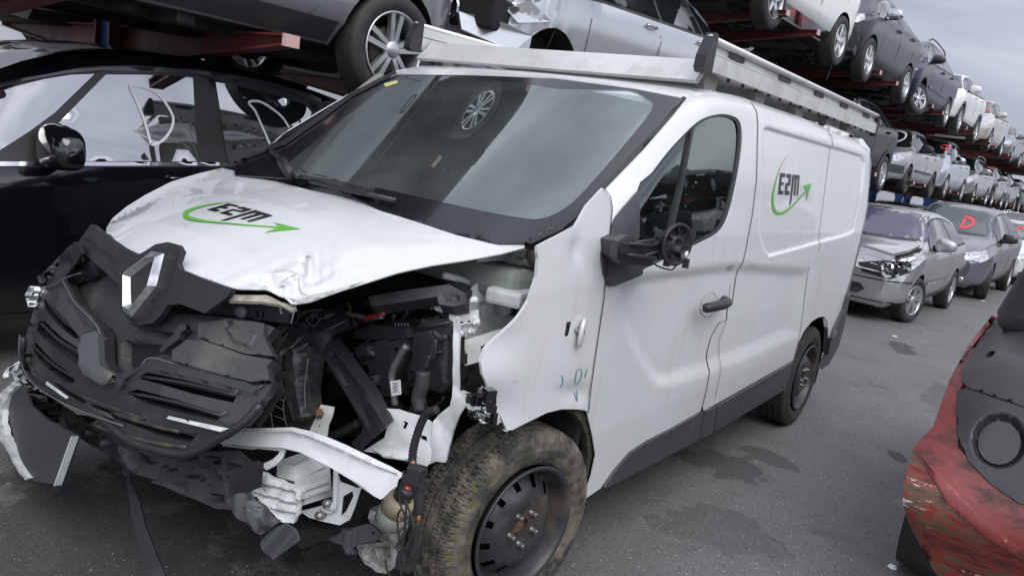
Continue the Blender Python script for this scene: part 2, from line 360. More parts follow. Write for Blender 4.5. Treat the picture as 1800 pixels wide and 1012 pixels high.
STAINS = [(2.0, -.88, .24, .20, 1.9, DK, .5), (2.35, -1.0, .16, .10, 1.2, DK, .5), (1.25, -1.15, .2, .3, .4, DK, .3), (3.15, -1.55, .10, .05, .3, DK, .8), (3.4, -1.62, .05, .03, 0, DK, .8), (2.35, -1.75, .12, .07, .6, (.19, .165, .13, 1), .6), (7.0, -.9, .35, .12, .2, DK, .7), (-.3, .9, .25, .12, .4, DK, .7), (.2, -1.5, .5, .15, .5, DK, .4), (5.2, -1.6, .6, .2, .1, DK, .35), (-1.15, .15, .9, .7, .3, DK, .55), (-.6, -.6, .6, .4, .3, DK, .4)]  # stains, plus broad darker patches ahead of the van
gm = bpy.data.materials.new('asphalt'); gm.use_nodes = True
def asphalt():
    t = gm.node_tree; b = t.nodes['Principled BSDF']; K = t.links.new
    tc = N(t, 'ShaderNodeTexCoord'); co = tc.outputs['Object']
    def noise(s, d=6, r=.6): n = N(t, 'ShaderNodeTexNoise'); n.inputs['Scale'].default_value = s; n.inputs['Detail'].default_value = d; n.inputs['Roughness'].default_value = r; K(co, n.inputs[0]); return n.outputs[0]
    def mr(x, a, b_, c, d): r = N(t, 'ShaderNodeMapRange'); [r.inputs.__getitem__(i+1).__setattr__('default_value', v) for i, v in enumerate((a, b_, c, d))]; K(x, r.inputs[0]); return r.outputs[0]
    def mix(f, a, c):
        x = N(t, 'ShaderNodeMix', data_type='RGBA')
        for s, v in (('Factor', f), (6, a), (7, c)):
            if isinstance(v, (tuple, float)): x.inputs[s].default_value = v
            else: K(v, x.inputs[s])
        return x.outputs[2]
    c = mix(mr(noise(1.6, 10, .7), .38, .62, 0, 1), (.135, .135, .135, 1), (.20, .198, .196, 1))
    c = mix(mr(noise(60, 5, .8), .35, .7, 0, 1), c, (.11, .108, .105, 1))
    vo = N(t, 'ShaderNodeTexVoronoi'); vo.inputs['Scale'].default_value = 62; K(co, vo.inputs[0]); sp = mr(vo.outputs['Distance'], .30, .16, 0, 1)
    wn = N(t, 'ShaderNodeSeparateColor'); K(vo.outputs['Color'], wn.inputs[0]); pick = mr(wn.outputs[0], .84, .90, 0, 1)
    m_ = N(t, 'ShaderNodeMath', operation='MULTIPLY'); K(sp, m_.inputs[0]); K(pick, m_.inputs[1]); c = mix(m_.outputs[0], c, (.5, .49, .46, 1))
    vo2 = N(t, 'ShaderNodeTexVoronoi'); vo2.inputs['Scale'].default_value = 150; K(co, vo2.inputs[0]); s2 = N(t, 'ShaderNodeSeparateColor'); K(vo2.outputs['Color'], s2.inputs[0]); c = mix(mr(s2.outputs[0], .55, 1, 0, .45), c, (.17, .165, .16, 1)); c = mix(mr(s2.outputs[1], .6, 1, 0, .6), c, (.04, .04, .042, 1))
    c = mix(mr(noise(2.3, 7), .62, .68, 0, .4), c, (.022, .022, .023, 1))      # oil and damp patches
    c = mix(mr(noise(.8, 9, .7), .62, .78, 0, .5), c, (.15, .13, .10, 1))      # dust
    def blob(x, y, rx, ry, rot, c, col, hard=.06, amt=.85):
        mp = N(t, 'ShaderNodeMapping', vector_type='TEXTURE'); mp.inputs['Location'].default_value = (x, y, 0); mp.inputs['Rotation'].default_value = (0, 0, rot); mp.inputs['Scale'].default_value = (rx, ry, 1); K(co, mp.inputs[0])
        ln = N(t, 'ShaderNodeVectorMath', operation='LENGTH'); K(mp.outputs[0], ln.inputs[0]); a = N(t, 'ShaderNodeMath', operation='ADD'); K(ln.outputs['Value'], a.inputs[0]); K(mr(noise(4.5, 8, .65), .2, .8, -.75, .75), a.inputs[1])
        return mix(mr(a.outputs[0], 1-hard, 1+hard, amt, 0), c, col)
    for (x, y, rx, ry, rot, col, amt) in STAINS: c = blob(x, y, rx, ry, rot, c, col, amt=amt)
    K(c, b.inputs['Base Color']); K(mr(noise(2.3, 7), .60, .66, .62, .42), b.inputs['Roughness'])
    bp = N(t, 'ShaderNodeBump'); bp.inputs['Distance'].default_value = .007; bp.inputs['Strength'].default_value = .9; K(noise(140, 3, .6), bp.inputs['Height']); K(bp.outputs[0], b.inputs['Normal'])
asphalt()
b = MB(); b.add([(-40, -60, 0), (400, -60, 0), (400, 60, 0), (-40, 60, 0)], [(0, 1, 2, 3)]); o = b.build('ground', gm); tag(o, kind='structure')
# ================================================================== the white van
van = thing('white_van', 'white panel van with crushed front, bare engine bay and aluminium roof rack', 'van', (0, 0, 0))
def yb(x, z):
    b = np.interp(z, [.12, .3, .6, .9, 1.15, 1.3, 1.55, 1.8, 2.0], [.895, .925, .950, .958, .956, .946, .910, .868, .835])
    return b-.25*np.clip((.3-x)/1.2, 0, 2)**2.2-.05*np.clip((x-3.45)/.55, 0, 2)**2.2
def zrf(x): return np.interp(x, [.5, .8, 1.1, 1.5, 2.3, 3.6, 4.1], [1.76, 1.845, 1.885, 1.905, 1.915, 1.908, 1.895])
def Fw(X):  # windscreen surface
    return -.5477*(X[:, 0]+.05)+.8367*(X[:, 2]-1.26)-.075*(1-(X[:, 1]/.8)**2)-.012
def Fbody(X):
    x, y, z = X.T; r = .10
    q = np.stack([np.abs(y)-yb(x, z)+r, z-zrf(x)+.012*(y/.75)**2-.012+r, Fw(X)+r, x-4.05+.05*((z-.5)/1.4)+r], 1)
    return np.linalg.norm(np.maximum(q, 0), axis=1)+np.minimum(q.max(1), 0)-r
def Fside(X): return np.abs(X[:, 1])-yb(X[:, 0], X[:, 2])
def Fhood(X):
    x, y, z = X.T; hc = np.interp(x, [-1.05, -.95, -.85, -.7, -.4, -.1, .3], [.90, 1.0, 1.075, 1.145, 1.232, 1.285, 1.33])
    return z-hc+(.035+.135*np.clip((-.05-x)/.55, 0, 1.4))*np.clip(np.abs(y)/.8, 0, 1.3)**2.2
# ---- left side panels
seam = c5((1060, 50), (1085, 90), (1091, 150), (1085, 400), (1065, 560), (1042, 680), (1012, 830), (993, 960))
drear = seam+c6((985, 60), (972, 130), (971, 163), (936, 176), (900, 240), (882, 310), (880, 385), (874, 404), (866, 450), (845, 540), (838, 572))
win = spline(c5((553, 452), (620, 365), (700, 262), (800, 158), (862, 118), (935, 103), (995, 118), (1020, 158), (1022, 250), (1000, 400), (962, 555), (918, 628), (830, 678), (700, 740), (600, 788), (556, 790)), 3)
cladtop = c6((400, 893), (450, 822), (520, 742), (600, 690), (700, 640), (838, 562))
clad_r = c6((900, 535), (1245, 342))
scoop = c6((430, -10), (470, 170), (530, 300), (600, 420), (650, 460), (700, 462), (880, 405), (1100, 318), (1292, 232), (1330, 60), (1340, -80), (1000, -110), (600, -60))
rec1 = spline(c5((1128, 158), (1200, 175), (1410, 237), (1550, 278), (1572, 300), (1578, 340), (1562, 480), (1535, 600), (1508, 640), (1372, 680), (1160, 738), (1135, 730), (1112, 690), (1097, 600), (1108, 400), (1115, 200)), 3)
lowrec = c6((1000, 290), (1090, 150), (1340, -100), (1480, -110), (1440, 60), (1300, 175), (1180, 300))
DS = [(scoop, .020, 26), (rec1, .013, 7)]
door_out = c5((400, 430), (432, 470), (442, 520), (410, 868))+c6((404, 60), (400, 100), (370, 300), (350, 450), (335, 572), (360, 680), (371, 760), (352, 850), (322, 944), (318, 957), (398, 902))+cladtop+drear[::-1][1:]+c5((1040, 32), (960, 13), (900, 10), (840, 14), (755, 36), (600, 200), (440, 400))
sheet('front_door', door_out, Fbody, M_white, van, th=.004, step=9, holes=[win], disp=DS, mirror=True)
M_rtrim = mat('window_rubber', (.03, .03, .032), .55)
g_in = inset(win, 4.5)
sheet('window_seal', win, Fbody, M_rtrim, van, th=.01, off=-.004, step=9, holes=[g_in], mirror=True)
M_gl_side = glass('side_window_glass', (.50, .58, .55), 0, 2.1, .02)
sheet('side_window', g_in, Fbody, M_gl_side, van, th=.0, off=-.010, step=14, mirror=True)
sheet('window_divider', c5((799, 165), (811, 160), (764, 420), (720, 612), (708, 612), (753, 420)), Fbody, M_blk, van, th=.012, off=0, step=9, mirror=True)
# side panel behind the door
arch_r = c6((1210, 462), (1228, 420), (1250, 335), (1270, 265), (1300, 205), (1332, 165), (1362, 146), (1388, 141), (1402, 162), (1406, 200), (1406, 245))
rear_edge = [(1517, 245), (1529, 262), (1531, 288), (1524, 360), (1510, 430), (1494, 492), (1478, 545)]
side_out = [(p[0]+1.6, p[1]+.3) for p in drear[:-1]]+[(1236.5, 722)]+c6((905, 531), (1243, 341))+arch_r[2:]+[(1462, 578)]+rear_edge[::-1]+c5((1500, 188), (1405, 152), (1200, 102), (1110, 72))
sheet('side_panel', side_out, Fbody, M_white, van, th=.004, step=8, extra=[rec1, inset(rec1, 3.5), inset(rec1, 7)], disp=DS+[(c5((1403, 150), (1409, 152), (1425, 200), (1428, 240), (1422, 240), (1417, 200)), .006, 1.5), (c6((903, 533), (928, 383), (934, 350), (944, 250), (972, 165), (976, 165), (950, 252), (940, 350), (934, 383), (910, 530)), .008, 2)], mirror=True)
M_seamd = mat('seam_shadow_sealer', (.34, .34, .335), .7)  # grey strip along each panel seam
for pts in (c6((905, 500), (930, 385), (935, 350), (940, 250), (970, 165), (990, 0)), c5((1405, 152), (1424, 205), (1426, 240), (1370, 680), (1362, 720)), c6((1322, -80), (1300, 100), (1283, 210), (1250, 338))):
    o1 = [(x-.35, y) for x, y in pts]+[(x+.35, y) for x, y in pts[::-1]]
    sheet('panel_seam', o1, Fbody, M_seamd, van, th=0, off=.0022, step=12, disp=DS, mirror=True)
# cladding, sill, rear bumper
sheet('sill_cladding', cladtop+c6((845, 565), (820, 686), (600, 800), (480, 862), (400, 900)), Fbody, M_clad, van, th=.02, off=.012, step=9, mirror=True)
sheet('sill_cladding', c6((850, 560), (900, 538), (884, 655), (824, 683)), Fbody, M_clad, van, th=.02, off=.012, step=9, mirror=True)
sheet('sill_cladding', c6((904, 536), (1245, 342), (1226, 400), (1207, 462), (888, 652)), Fbody, M_clad, van, th=.02, off=.012, step=9, mirror=True)
sheet('rear_bumper', c6((1406, 240), (1392, 310), (1365, 372), (1400, 345), (1440, 272), (1466, 178), (1478, 110), (1492, 40), (1484, 50), (1466, 105), (1440, 160), (1420, 205)), Fbody, M_clad, van, th=.03, off=.02, step=9, mirror=True)
sheet('rear_trim_strip', rear_edge+[(1482, 548), (1497, 495), (1512.5, 432), (1526.5, 361), (1532.5, 290), (1530, 262)], Fbody, M_gloss, van, th=.02, off=.0, step=9)
MB().box((4.06, 0, .45), (.12, 1.7, .24), bev=.04).build('rear_bumper', M_clad, van)
b = MB(); b.box((4.02, 0, 1.15), (.05, 1.62, 1.25), bev=.02); b.build('rear_door', M_white, van)
# roof (explicit grid, continuous with the rounded edges)
xs = np.linspace(.70, 4.02, 60); ys = np.linspace(-.845, .845, 40); vs = []; fs = []
O = np.array([[x, y, 3.] for x in xs for y in ys]); X = hit(O, np.repeat([[0, 0, -1.]], len(O), 0), Fbody, 0, 2.5)
keep = Fw(X) < .03; FX = Fbody(X)
fs = [(i*40+j, i*40+j+1, (i+1)*40+j+1, (i+1)*40+j) for i in range(59) for j in range(39)]
X[:, 2] -= .002
X[:, 2] += .008*np.maximum(0, np.cos(X[:, 1]*2*math.pi/.2))*(X[:, 0] > 1.3)*(np.abs(X[:, 1]) < .62)
me = bpy.data.meshes.new('roof'); me.from_pydata(X.tolist(), [], [f for f in fs if all(keep[i] and abs(FX[i]) < .004 for i in f)]); me.polygons.foreach_set('use_smooth', [True]*len(me.polygons)); link('roof', me, M_white, van)
# roof front edge as seen above the glass
sheet('roof_front_edge', zw((350, 328), (400, 318), (560, 312), (900, 318), (1250, 352), (1540, 388), (1700, 412), (1740, 400), (1760, 420), (1618, 436), (1400, 394), (1050, 348), (700, 334), (350, 334)), Fbody, M_white, van, th=.003, off=.001, step=9)
# ---- windscreen
ws_out = zw((350, 331), (700, 336), (1050, 350), (1400, 396), (1616, 438), (1560, 505), (1420, 655), (1262, 830), (1120, 975), (1062, 1014), (960, 1075), (800, 1085), (400, 1000), (0, 800))+[(413, 308), (411, 292)]+[(500, 240)]+zw((0, 540), (150, 432), (260, 372))
ws_in = spline(zw((1482, 490), (1455, 440), (1390, 405), (1280, 400), (1060, 398), (900, 372), (560, 342), (400, 345), (300, 385), (150, 500), (0, 618), (-150, 740), (-165, 760), (-60, 782), (150, 815), (350, 855), (700, 934), (900, 970), (1000, 972), (1100, 925), (1200, 830), (1330, 680)), 3)
M_frit = mat('windscreen_black_border', (.012, .012, .014), .16, coat=.3)
sheet('windscreen_border', ws_out, Fw, M_frit, van, th=.006, off=.0, step=12, holes=[ws_in])
M_ws = glass('windscreen_glass', (.82, .90, .87), 0, 2.5, .11, (.36, .40, .39))
sheet('windscreen', ws_in, Fw, M_ws, van, th=0, off=.001, step=18)
sheet('pillar_trim', zw((1618, 434), (1560, 505), (1420, 660), (1262, 832), (1120, 975), (1060, 1012), (985, 1050), (930, 1082), (945, 1090), (1075, 1030), (1160, 960), (1275, 840), (1438, 672), (1578, 512), (1634, 440)), Fbody, M_blk, van, th=.008, off=.006, step=9)
sheet('pillar_trim', zw((350, 331), (150, 436), (0, 546), (-150, 650), (-372, 732), (-365, 722), (-150, 634), (0, 530), (150, 420), (345, 322)), Fw, M_blk, van, th=.008, off=.012, step=9)
# cowl + wipers
sheet('scuttle_panel', [(400, 300), (560, 338), (700, 372), (930, 428), (985, 392), (960, 380), (830, 400), (600, 350), (430, 296)], Fw, M_blk, van, th=.01, off=-.015, step=14)
wp = [hit(*rays([p]), Fw)[0] for p in zh((575, 100), (720, 235), (850, 370))]
b = MB(); b.tube([Vector(p)+Vector((-.02, 0, .03)) for p in wp], .009, 6); 
q = hit(*rays(zh((690, 215), (790, 340))), Fw); b.tube([Vector(q[0])+Vector((-.025, 0, .035)), Vector(q[1])+Vector((-.03, 0, .03))], .02, 6)
b.build('wiper', M_blk, van)
q = hit(*rays(zh((960, 385), (1190, 440), (1420, 495), (1800, 580))), Fw); b = MB(); b.tube([Vector(p)+Vector((-.015, 0, .02)) for p in q], .010, 6)
b.box(Vector(q[2])+Vector((0, 0, .03)), (.05, .10, .03), -.1, bev=.006); b.build('wiper', M_blk, van)
sheet('inspection_sticker', zw((290, 375), (350, 360), (355, 372), (300, 390)), Fw, mat('yellow_sticker', (.5, .5, .2), .6), van, th=0, off=.003, step=9)
# ---- fender
fen_out = c5((402, 432), (430, 472), (440, 520), (407, 868))+c6((402, 60), (397, 100), (367, 300), (346, 450), (334, 568), (325, 558), (290, 552), (215, 552), (150, 568), (85, 600), (0, 643), (-38, 648))+za((330, 1005), (290, 900), (235, 800), (188, 700), (185, 640), (215, 580), (300, 500), (380, 410), (440, 320), (480, 200), (490, 100), (484, 68))+c5((110, 690), (280, 600), (330, 510))
fr = np.random.RandomState(3)
def fen_cr(P, X):
    u, v = P.T; a = np.exp(-((u-1010)/26)**2-((v-690)/16)**2)*-.012; b_ = np.exp(-((u-1012)/10)**2-((v-438)/24)**2)*-.012
    e_ = np.clip((930-u)/60, 0, 1)*.03; return a+b_+e_*np.sin(v*.05)*.3
def Ffen(X): return Fside(X)
sheet('front_wing', fen_out, Ffen, M_white, van, th=.011, off=.004, step=9, crumple=fen_cr)
M_rtl = mat('clear_side_lamp', (.6, .6, .58), .1, coat=1, metal=.2)
q = at(1008, 584, 'Y', -.95); b = MB(); b.box((q.x-.03, -.945, q.z+.015), (.03, .008, .045)); b.build('side_lamp_hole', M_dark, van)
b = MB(); b.lathe([(0, 0), (.022, 0), (.026, .006), (.024, .014), (0, .016)], 14, 'Y', (0, 0, 0)); me = b.mesh('side_repeater_lamp')
o = link('side_repeater_lamp', me, M_rtl, van); o.location = (q.x+.03, -.972, q.z); o.scale = (1, 1, 1.9); o.rotation_euler = (0, .15, .35)
b = MB(); b.tube([(q.x+.03, -.970, q.z), (q.x, -.935, q.z+.01)], .012, 8); b.build('lamp_holder', M_castal, van)
M_gapd = mat('shut_line_gap', (.008, .008, .008), .9)
sp_ = c5((398, 428), (428, 468), (437, 520), (404, 868))+c6((400, 60), (394, 100), (364, 300), (343, 450), (331, 568)); sheet('wing_gap', [(x-.2, y) for x, y in sp_]+[(x+1.3, y) for x, y in sp_[::-1]], Ffen, M_gapd, van, th=0, off=.0075, step=9)
for sp_ in (seam+c6((985, 60), (972, 130), (971, 163), (936, 176), (900, 240), (882, 310), (880, 385), (874, 404), (866, 450), (845, 540), (838, 572)),): sheet('door_gap', [(x-.3, y) for x, y in sp_]+[(x+.75, y) for x, y in sp_[::-1]], Fbody, mat('door_seam', (.05, .05, .048), .8), van, th=0, off=.003, step=9, disp=DS)
M_teal = mat('teal_marker_scrawl', (.02, .25, .25), .6)
for st in ([(285, 375), (300, 372), (303, 400), (290, 440), (277, 430), (280, 390), (285, 375)], [(288, 470), (296, 480), (288, 520), (284, 480)], [(185, 447), (205, 458), (237, 472)], [(215, 400), (222, 432), (212, 455)], [(328, 372), (318, 410)], [(0, 428), (10, 425)]):
    p = c6(*st); p = spline(p, 3, False); o1 = [(x-.7, y-.3) for x, y in p]+[(x+.7, y+.3) for x, y in p[::-1]]
    sheet('marker_scrawl', o1, Ffen, M_teal, van, th=0, off=.0062, step=9, crumple=fen_cr)
# arch lip behind the wheel and liner
sheet('wheel_arch_lip', c6((290, 552), (330, 562), (352, 610), (368, 690), (371, 760), (352, 850), (322, 948), (302, 955), (304, 905), (335, 850), (350, 760), (345, 690), (325, 620), (290, 580)), Fbody, mat('mossy_edge_rubber', (.035, .035, .02), .9, var=.5, vscale=40), van, th=.03, off=-.012, step=9)
M_liner = mat('felt_wheel_liner', (.022, .021, .020), .95, bump=.004, bscale=40)
def liner(cx, sgn, a0, a1, r, name='wheel_liner'):
    b = MB(); n = 24
    vs = []; 
    for i in range(n+1):
        a = a0+(a1-a0)*i/n
        for y in (.90, .58): vs.append((cx+r*math.cos(a), sgn*y, .33+r*math.sin(a)))
    b.smooth = True; b.add(vs, [(2*i, 2*i+1, 2*i+3, 2*i+2) for i in range(n)]); b.build(name, M_liner, van)
for s in (1, -1): liner(3.1, s, -.3, math.pi+.3, .42)
liner(.0, -1, -.35, 1.75, .415); liner(0, 1, -.3, math.pi+.3, .42)
# ---- mirror remains, handle
trip = zm((495, 0), (490, 330), (455, 400), (460, 560), (520, 720), (540, 780), (520, 815), (180, 950), (130, 955), (95, 925), (50, 800), (20, 600), (12, 530), (30, 460), (165, 190), (215, 90), (285, 0), (380, -110), (490, -235))
sheet('mirror_mount', trip, Fbody, M_clad, van, th=.02, off=.014, step=9, disp=[(zm((160, 190), (195, 260), (190, 500), (100, 900), (80, 900), (40, 760), (14, 560), (30, 460)), .008, 3)], mirror=True)
def pxbox(pts, ax, val, d, name, m, parent, **kw):
    P = [at(x, y, ax, val) for x, y in pts]; b = MB(); b.prism(P, d); return b.build(name, m, parent)
b = MB(); P = zm((250, 390), (370, 320), (460, 340), (700, 630), (690, 700), (480, 690), (250, 660))
b.prism([at(x, y, 'Y', -1.035) for x, y in zm((262, 390), (370, 322), (440, 325), (460, 350), (470, 400), (385, 420), (385, 570), (700, 630), (695, 705), (480, 690), (300, 680), (248, 600))], (0, .025, 0)); b.prism([at(x, y, 'Y', -1.01) for x, y in zm((270, 400), (370, 345), (380, 420), (380, 570), (560, 620), (480, 680), (300, 670), (260, 600))], (0, .07, 0)); b.build('mirror_arm', M_clad, van)
cmir = at(*zm((1000, 430))[0], 'Y', -1.12); b = MB()
ax_ = (CO-np.array(cmir)); 
b.lathe([(.105, .03), (.115, .0), (.115, -.02), (.100, -.02), (.100, .01), (.05, .025), (.045, -.02), (.028, -.02), (.026, .02), (0, .02)], 26, 'Y', (0, 0, 0))
for k in range(7):
    a = k*.9; b.box((.072*math.cos(a), 0, .072*math.sin(a)), (.06, .03, .006), Matrix.Rotation(-a, 3, 'Y'))
me = b.mesh('mirror_motor_ring'); o = link('mirror_motor_ring', me, M_blk, van); o.location = cmir; o.scale = (.60, .45, .60); o.rotation_euler = (0, .1, -.28)
b = MB(); L3 = lambda p, y=-1.08: at(*zm(p)[0], 'Y', y)
for a_, c_ in (((400, 420), (640, 440)), ((480, 410), (700, 375)), ((640, 450), (960, 385)), ((620, 440), (830, 320)), ((590, 575), (930, 470)), ((390, 560), (700, 600)), ((700, 600), (980, 600)), ((800, 330), (800, 620)), ((700, 375), (860, 290))):
    b.box((0, 0, 0), (0, 0, 0)) if False else b.tube([L3(a_), L3(c_, -1.10)], .006, 5)
b.prism([L3(p) for p in ((400, 430), (640, 445), (960, 395), (960, 600), (700, 610), (400, 560))], (0, .03, 0))
b.box(L3((785, 290), -1.1), (.03, .02, .02), .3); b.box(L3((1210, 310), -1.1), (.02, .015, .03), .3); b.box(L3((1125, 670), -1.1), (.028, .02, .03), .3); b.box(L3((885, 665), -1.1), (.03, .02, .02), .3)
b.tube(spline([L3(p, -1.1) for p in ((710, 670), (800, 720), (950, 750), (1000, 680), (960, 640))], 5, False), .003, 5); b.tube(spline([L3(p, -1.14) for p in ((800, 350), (940, 470), (1050, 540), (1050, 620), (930, 560), (850, 480))], 5, False), .0015, 5)
b.build('mirror_skeleton', M_blk, van)
o = MB().lathe([(0, 0), (.011, 0), (.011, .004), (0, .004)], 12, 'Y', (0, 0, 0)).build('clip', mat('white_plastic', (.75, .75, .72), .5), van); o.location = L3((1140, 562), -1.155)
# handle
hq = lambda x, y, yy=-.985: at(900+x/2.53, 500+y/2.53, 'Y', yy)
cup = spline(c6((905, 34), (930, 60), (925, 110), (893, 141), (865, 135), (855, 100), (875, 55)), 3)
sheet('handle_recess', cup, Fbody, M_white, van, th=0, off=.003, step=4, disp=[(cup, .02, 9)]+DS, mirror=True)
b = MB(); b.tube([hq(848, 105), hq(868, 104, -1.0), hq(905, 97, -1.005), hq(940, 88, -1.0), hq(962, 80)], [.015, .021, .021, .023, .018], 10); b.tube([hq(945, 68, -.96), hq(945, 80, -.985)], .02, 8); o = b.build('door_handle', M_blk, van)
# ---- wheels
def tyre_mesh(name, R=.336, r=.215, wd=.205, detail=False):
    n = 360 if detail else 72; prof = [(r, -.40), (r+.012, -.46), (r+.03, -.495), ((R+r)/2, -.53), (R-.035, -.50), (R-.012, -.455), (R-.003, -.40)]
    if detail:
        for g in (-.27, -.09, .09, .27): prof += [(R, g-.045), (R-.009, g-.03), (R-.009, g+.03), (R, g+.045)]
    else: prof += [(R, -.3), (R, 0), (R, .3)]
    prof += [(R-.003, .40), (R-.012, .455), (R-.035, .50), ((R+r)/2, .53), (r+.03, .495), (r+.012, .46), (r, .40)]
    vs = []; fs = []; m_ = len(prof)
    for k in range(n):
        a = 2*math.pi*k/n
        for j, (rr, h) in enumerate(prof):
            if detail and rr > R-.02:
                ph = (k+int((abs(h)*9) % 2)*2+(1 if h > 0 else 0)) % 4
                if ph == 0 and abs(h) > .10: rr -= .007
                if abs(h) > .44 and k % 4 < 2: rr -= .003
            vs.append((rr*math.cos(a), h*wd, rr*math.sin(a)))
    for k in range(n):
        for j in range(m_-1): fs.append((k*m_+j, k*m_+j+1, ((k+1) % n)*m_+j+1, ((k+1) % n)*m_+j))
    me = bpy.data.meshes.new(name); me.from_pydata(vs, [], fs); me.update()
    bm = bmesh.new(); bm.from_mesh(me); bmesh.ops.recalc_face_normals(bm, faces=bm.faces[:]); bm.to_mesh(me); bm.free()
    if not detail: me.polygons.foreach_set('use_smooth', [True]*len(me.polygons))
    return me
def steel_rim(nh=12, R=.216):
    b = MB(); b.smooth = True
    b.lathe([(R, -.100), (R+.004, -.108), (R-.004, -.112), (R-.014, -.104), (R-.018, -.085), (R-.030, -.06), (R-.034, -.045)], 64)
    # pressed disc with slots: a polar grid, slot faces left out
    rr = [R-.034, R-.044, R-.056, R-.068, R-.080, .125, .11, .095, .08, .06, .045, .033]; hh = [-.045, -.050, -.060, -.072, -.082, -.090, -.099, -.102, -.098, -.088, -.086, -.086]
    n = nh*10; vs = []; fs = []
    for r, h in zip(rr, hh):
        for k in range(n):
            a = 2*math.pi*k/n; vs.append((r*math.cos(a), h+(.004*math.cos(5*a) if .08 < r < .13 else 0), r*math.sin(a)))
    for i in range(len(rr)-1):
        for k in range(n):
            if i in (1, 2, 3) and k % 10 in (3, 4, 5): continue
            fs.append((i*n+k, i*n+(k+1) % n, (i+1)*n+(k+1) % n, (i+1)*n+k))
    b.add(vs, fs); b.lathe([(.033, -.086), (.033, -.045)], 24)
    b.lathe([(R-.034, -.045), (R-.03, .08), (R, .1)], 48)
    return b.mesh('rim')
def hub_mesh():
    b = MB(); b.cur = 0; b.lathe([(0, -.072), (.024, -.074), (.030, -.069), (.030, -.04)], 20); b.cur = 1
    for k in range(5):
        a = R_(72*k+50); c = (.057*math.cos(a), 0, .057*math.sin(a)); b.lathe([(0, -.116), (.008, -.116), (.0105, -.11), (.0105, -.09), (.014, -.088)], 10, 'Y', c)
    return b.mesh('wheel_bolts')
M_mudtyre = mat('mud_crusted_tyre', (.028, .028, .027), .8, dirt=(.19, .165, .12), dscale=16, dlo=.40, dhi=.74, bump=.0018, bscale=90)
def mossy():
    t = M_mudtyre.node_tree; b = t.nodes['Principled BSDF']; K = t.links.new; src = b.inputs['Base Color'].links[0].from_socket
    tc = N(t, 'ShaderNodeTexCoord'); n = N(t, 'ShaderNodeTexNoise'); n.inputs['Scale'].default_value = 30; n.inputs['Detail'].default_value = 8; K(tc.outputs['Object'], n.inputs[0])
    sp = N(t, 'ShaderNodeSeparateXYZ'); K(tc.outputs['Object'], sp.inputs[0])
    r = N(t, 'ShaderNodeMapRange'); r.inputs[1].default_value = -.095; r.inputs[2].default_value = -.075; r.inputs[3].default_value = 1; r.inputs[4].default_value = .15; K(sp.outputs['Y'], r.inputs[0])
    r3 = N(t, 'ShaderNodeMapRange'); r3.inputs[1].default_value = .05; r3.inputs[2].default_value = -.2; K(sp.outputs['X'], r3.inputs[0])
    a = N(t, 'ShaderNodeMapRange'); a.inputs[1].default_value = .54; a.inputs[2].default_value = .66; K(n.outputs[0], a.inputs[0])
    q = N(t, 'ShaderNodeMath', operation='MULTIPLY'); K(a.outputs[0], q.inputs[0]); K(r.outputs[0], q.inputs[1])
    q2 = N(t, 'ShaderNodeMath', operation='MULTIPLY'); K(q.outputs[0], q2.inputs[0]); K(r3.outputs[0], q2.inputs[1])
    x = N(t, 'ShaderNodeMix', data_type='RGBA'); K(q2.outputs[0], x.inputs['Factor']); K(src, x.inputs[6]); x.inputs[7].default_value = (.085, .085, .022, 1); K(x.outputs[2], b.inputs['Base Color'])
mossy()
tyA = tyre_mesh('tyre', detail=True); rimA = steel_rim(); hubA = hub_mesh()
def van_wheel(x, y, side, steer=0, mtyre=M_tyre, name='wheel'):
    drum = MB().lathe([(0, -.03), (.14, -.03), (.15, 0), (.15, .08), (0, .08)], 24).mesh('wheel'); o = link('wheel', drum, M_dark, van); o.location = (x, y, .332)
    o.rotation_euler = (0, 0, steer+(math.pi if side > 0 else 0))
    t = link('tyre', tyA if mtyre is M_mudtyre else tyA.copy(), mtyre, o); link('rim', rimA, M_steel, o); h = link('wheel_bolts', hubA, [M_rust, mat('bolt_steel', (.13, .125, .12), .35, metal=.7)], o); return o
van_wheel(-.005, -.815, -1, R_(-8), M_mudtyre); van_wheel(3.098, -.815, -1); van_wheel(0, .815, 1); van_wheel(3.098, .815, 1)
# ---- hood
hood_out = [(391, 295), (469, 315), (540, 333), (620, 350), (700, 368), (810, 392), (921, 417), (922, 435), (880, 446), (820, 457), (760, 466), (700, 479), (640, 498), (590, 514), (545, 530), (520, 534), (512, 534)]+z1((1262, 408), (1180, 385), (1030, 370), (900, 330), (790, 288), (785, 250), (800, 205), (780, 175), (740, 165), (690, 175), (640, 208), (605, 222), (540, 180), (470, 130), (475, 100), (500, 60), (560, 10))+[(255, 343), (300, 320), (345, 306)]
def strip_(pts, w0):
    p = np.array(spline(pts, 5, False)); n = len(p); ww = np.interp(np.linspace(0, 1, n), np.linspace(0, 1, len(w0)), w0); d = np.gradient(p, axis=0); d /= np.linalg.norm(d, axis=1)[:, None]; q = np.stack([-d[:, 1], d[:, 0]], 1)*ww[:, None]
    return [tuple(a) for a in p+q]+[tuple(a) for a in (p-q)[::-1]]
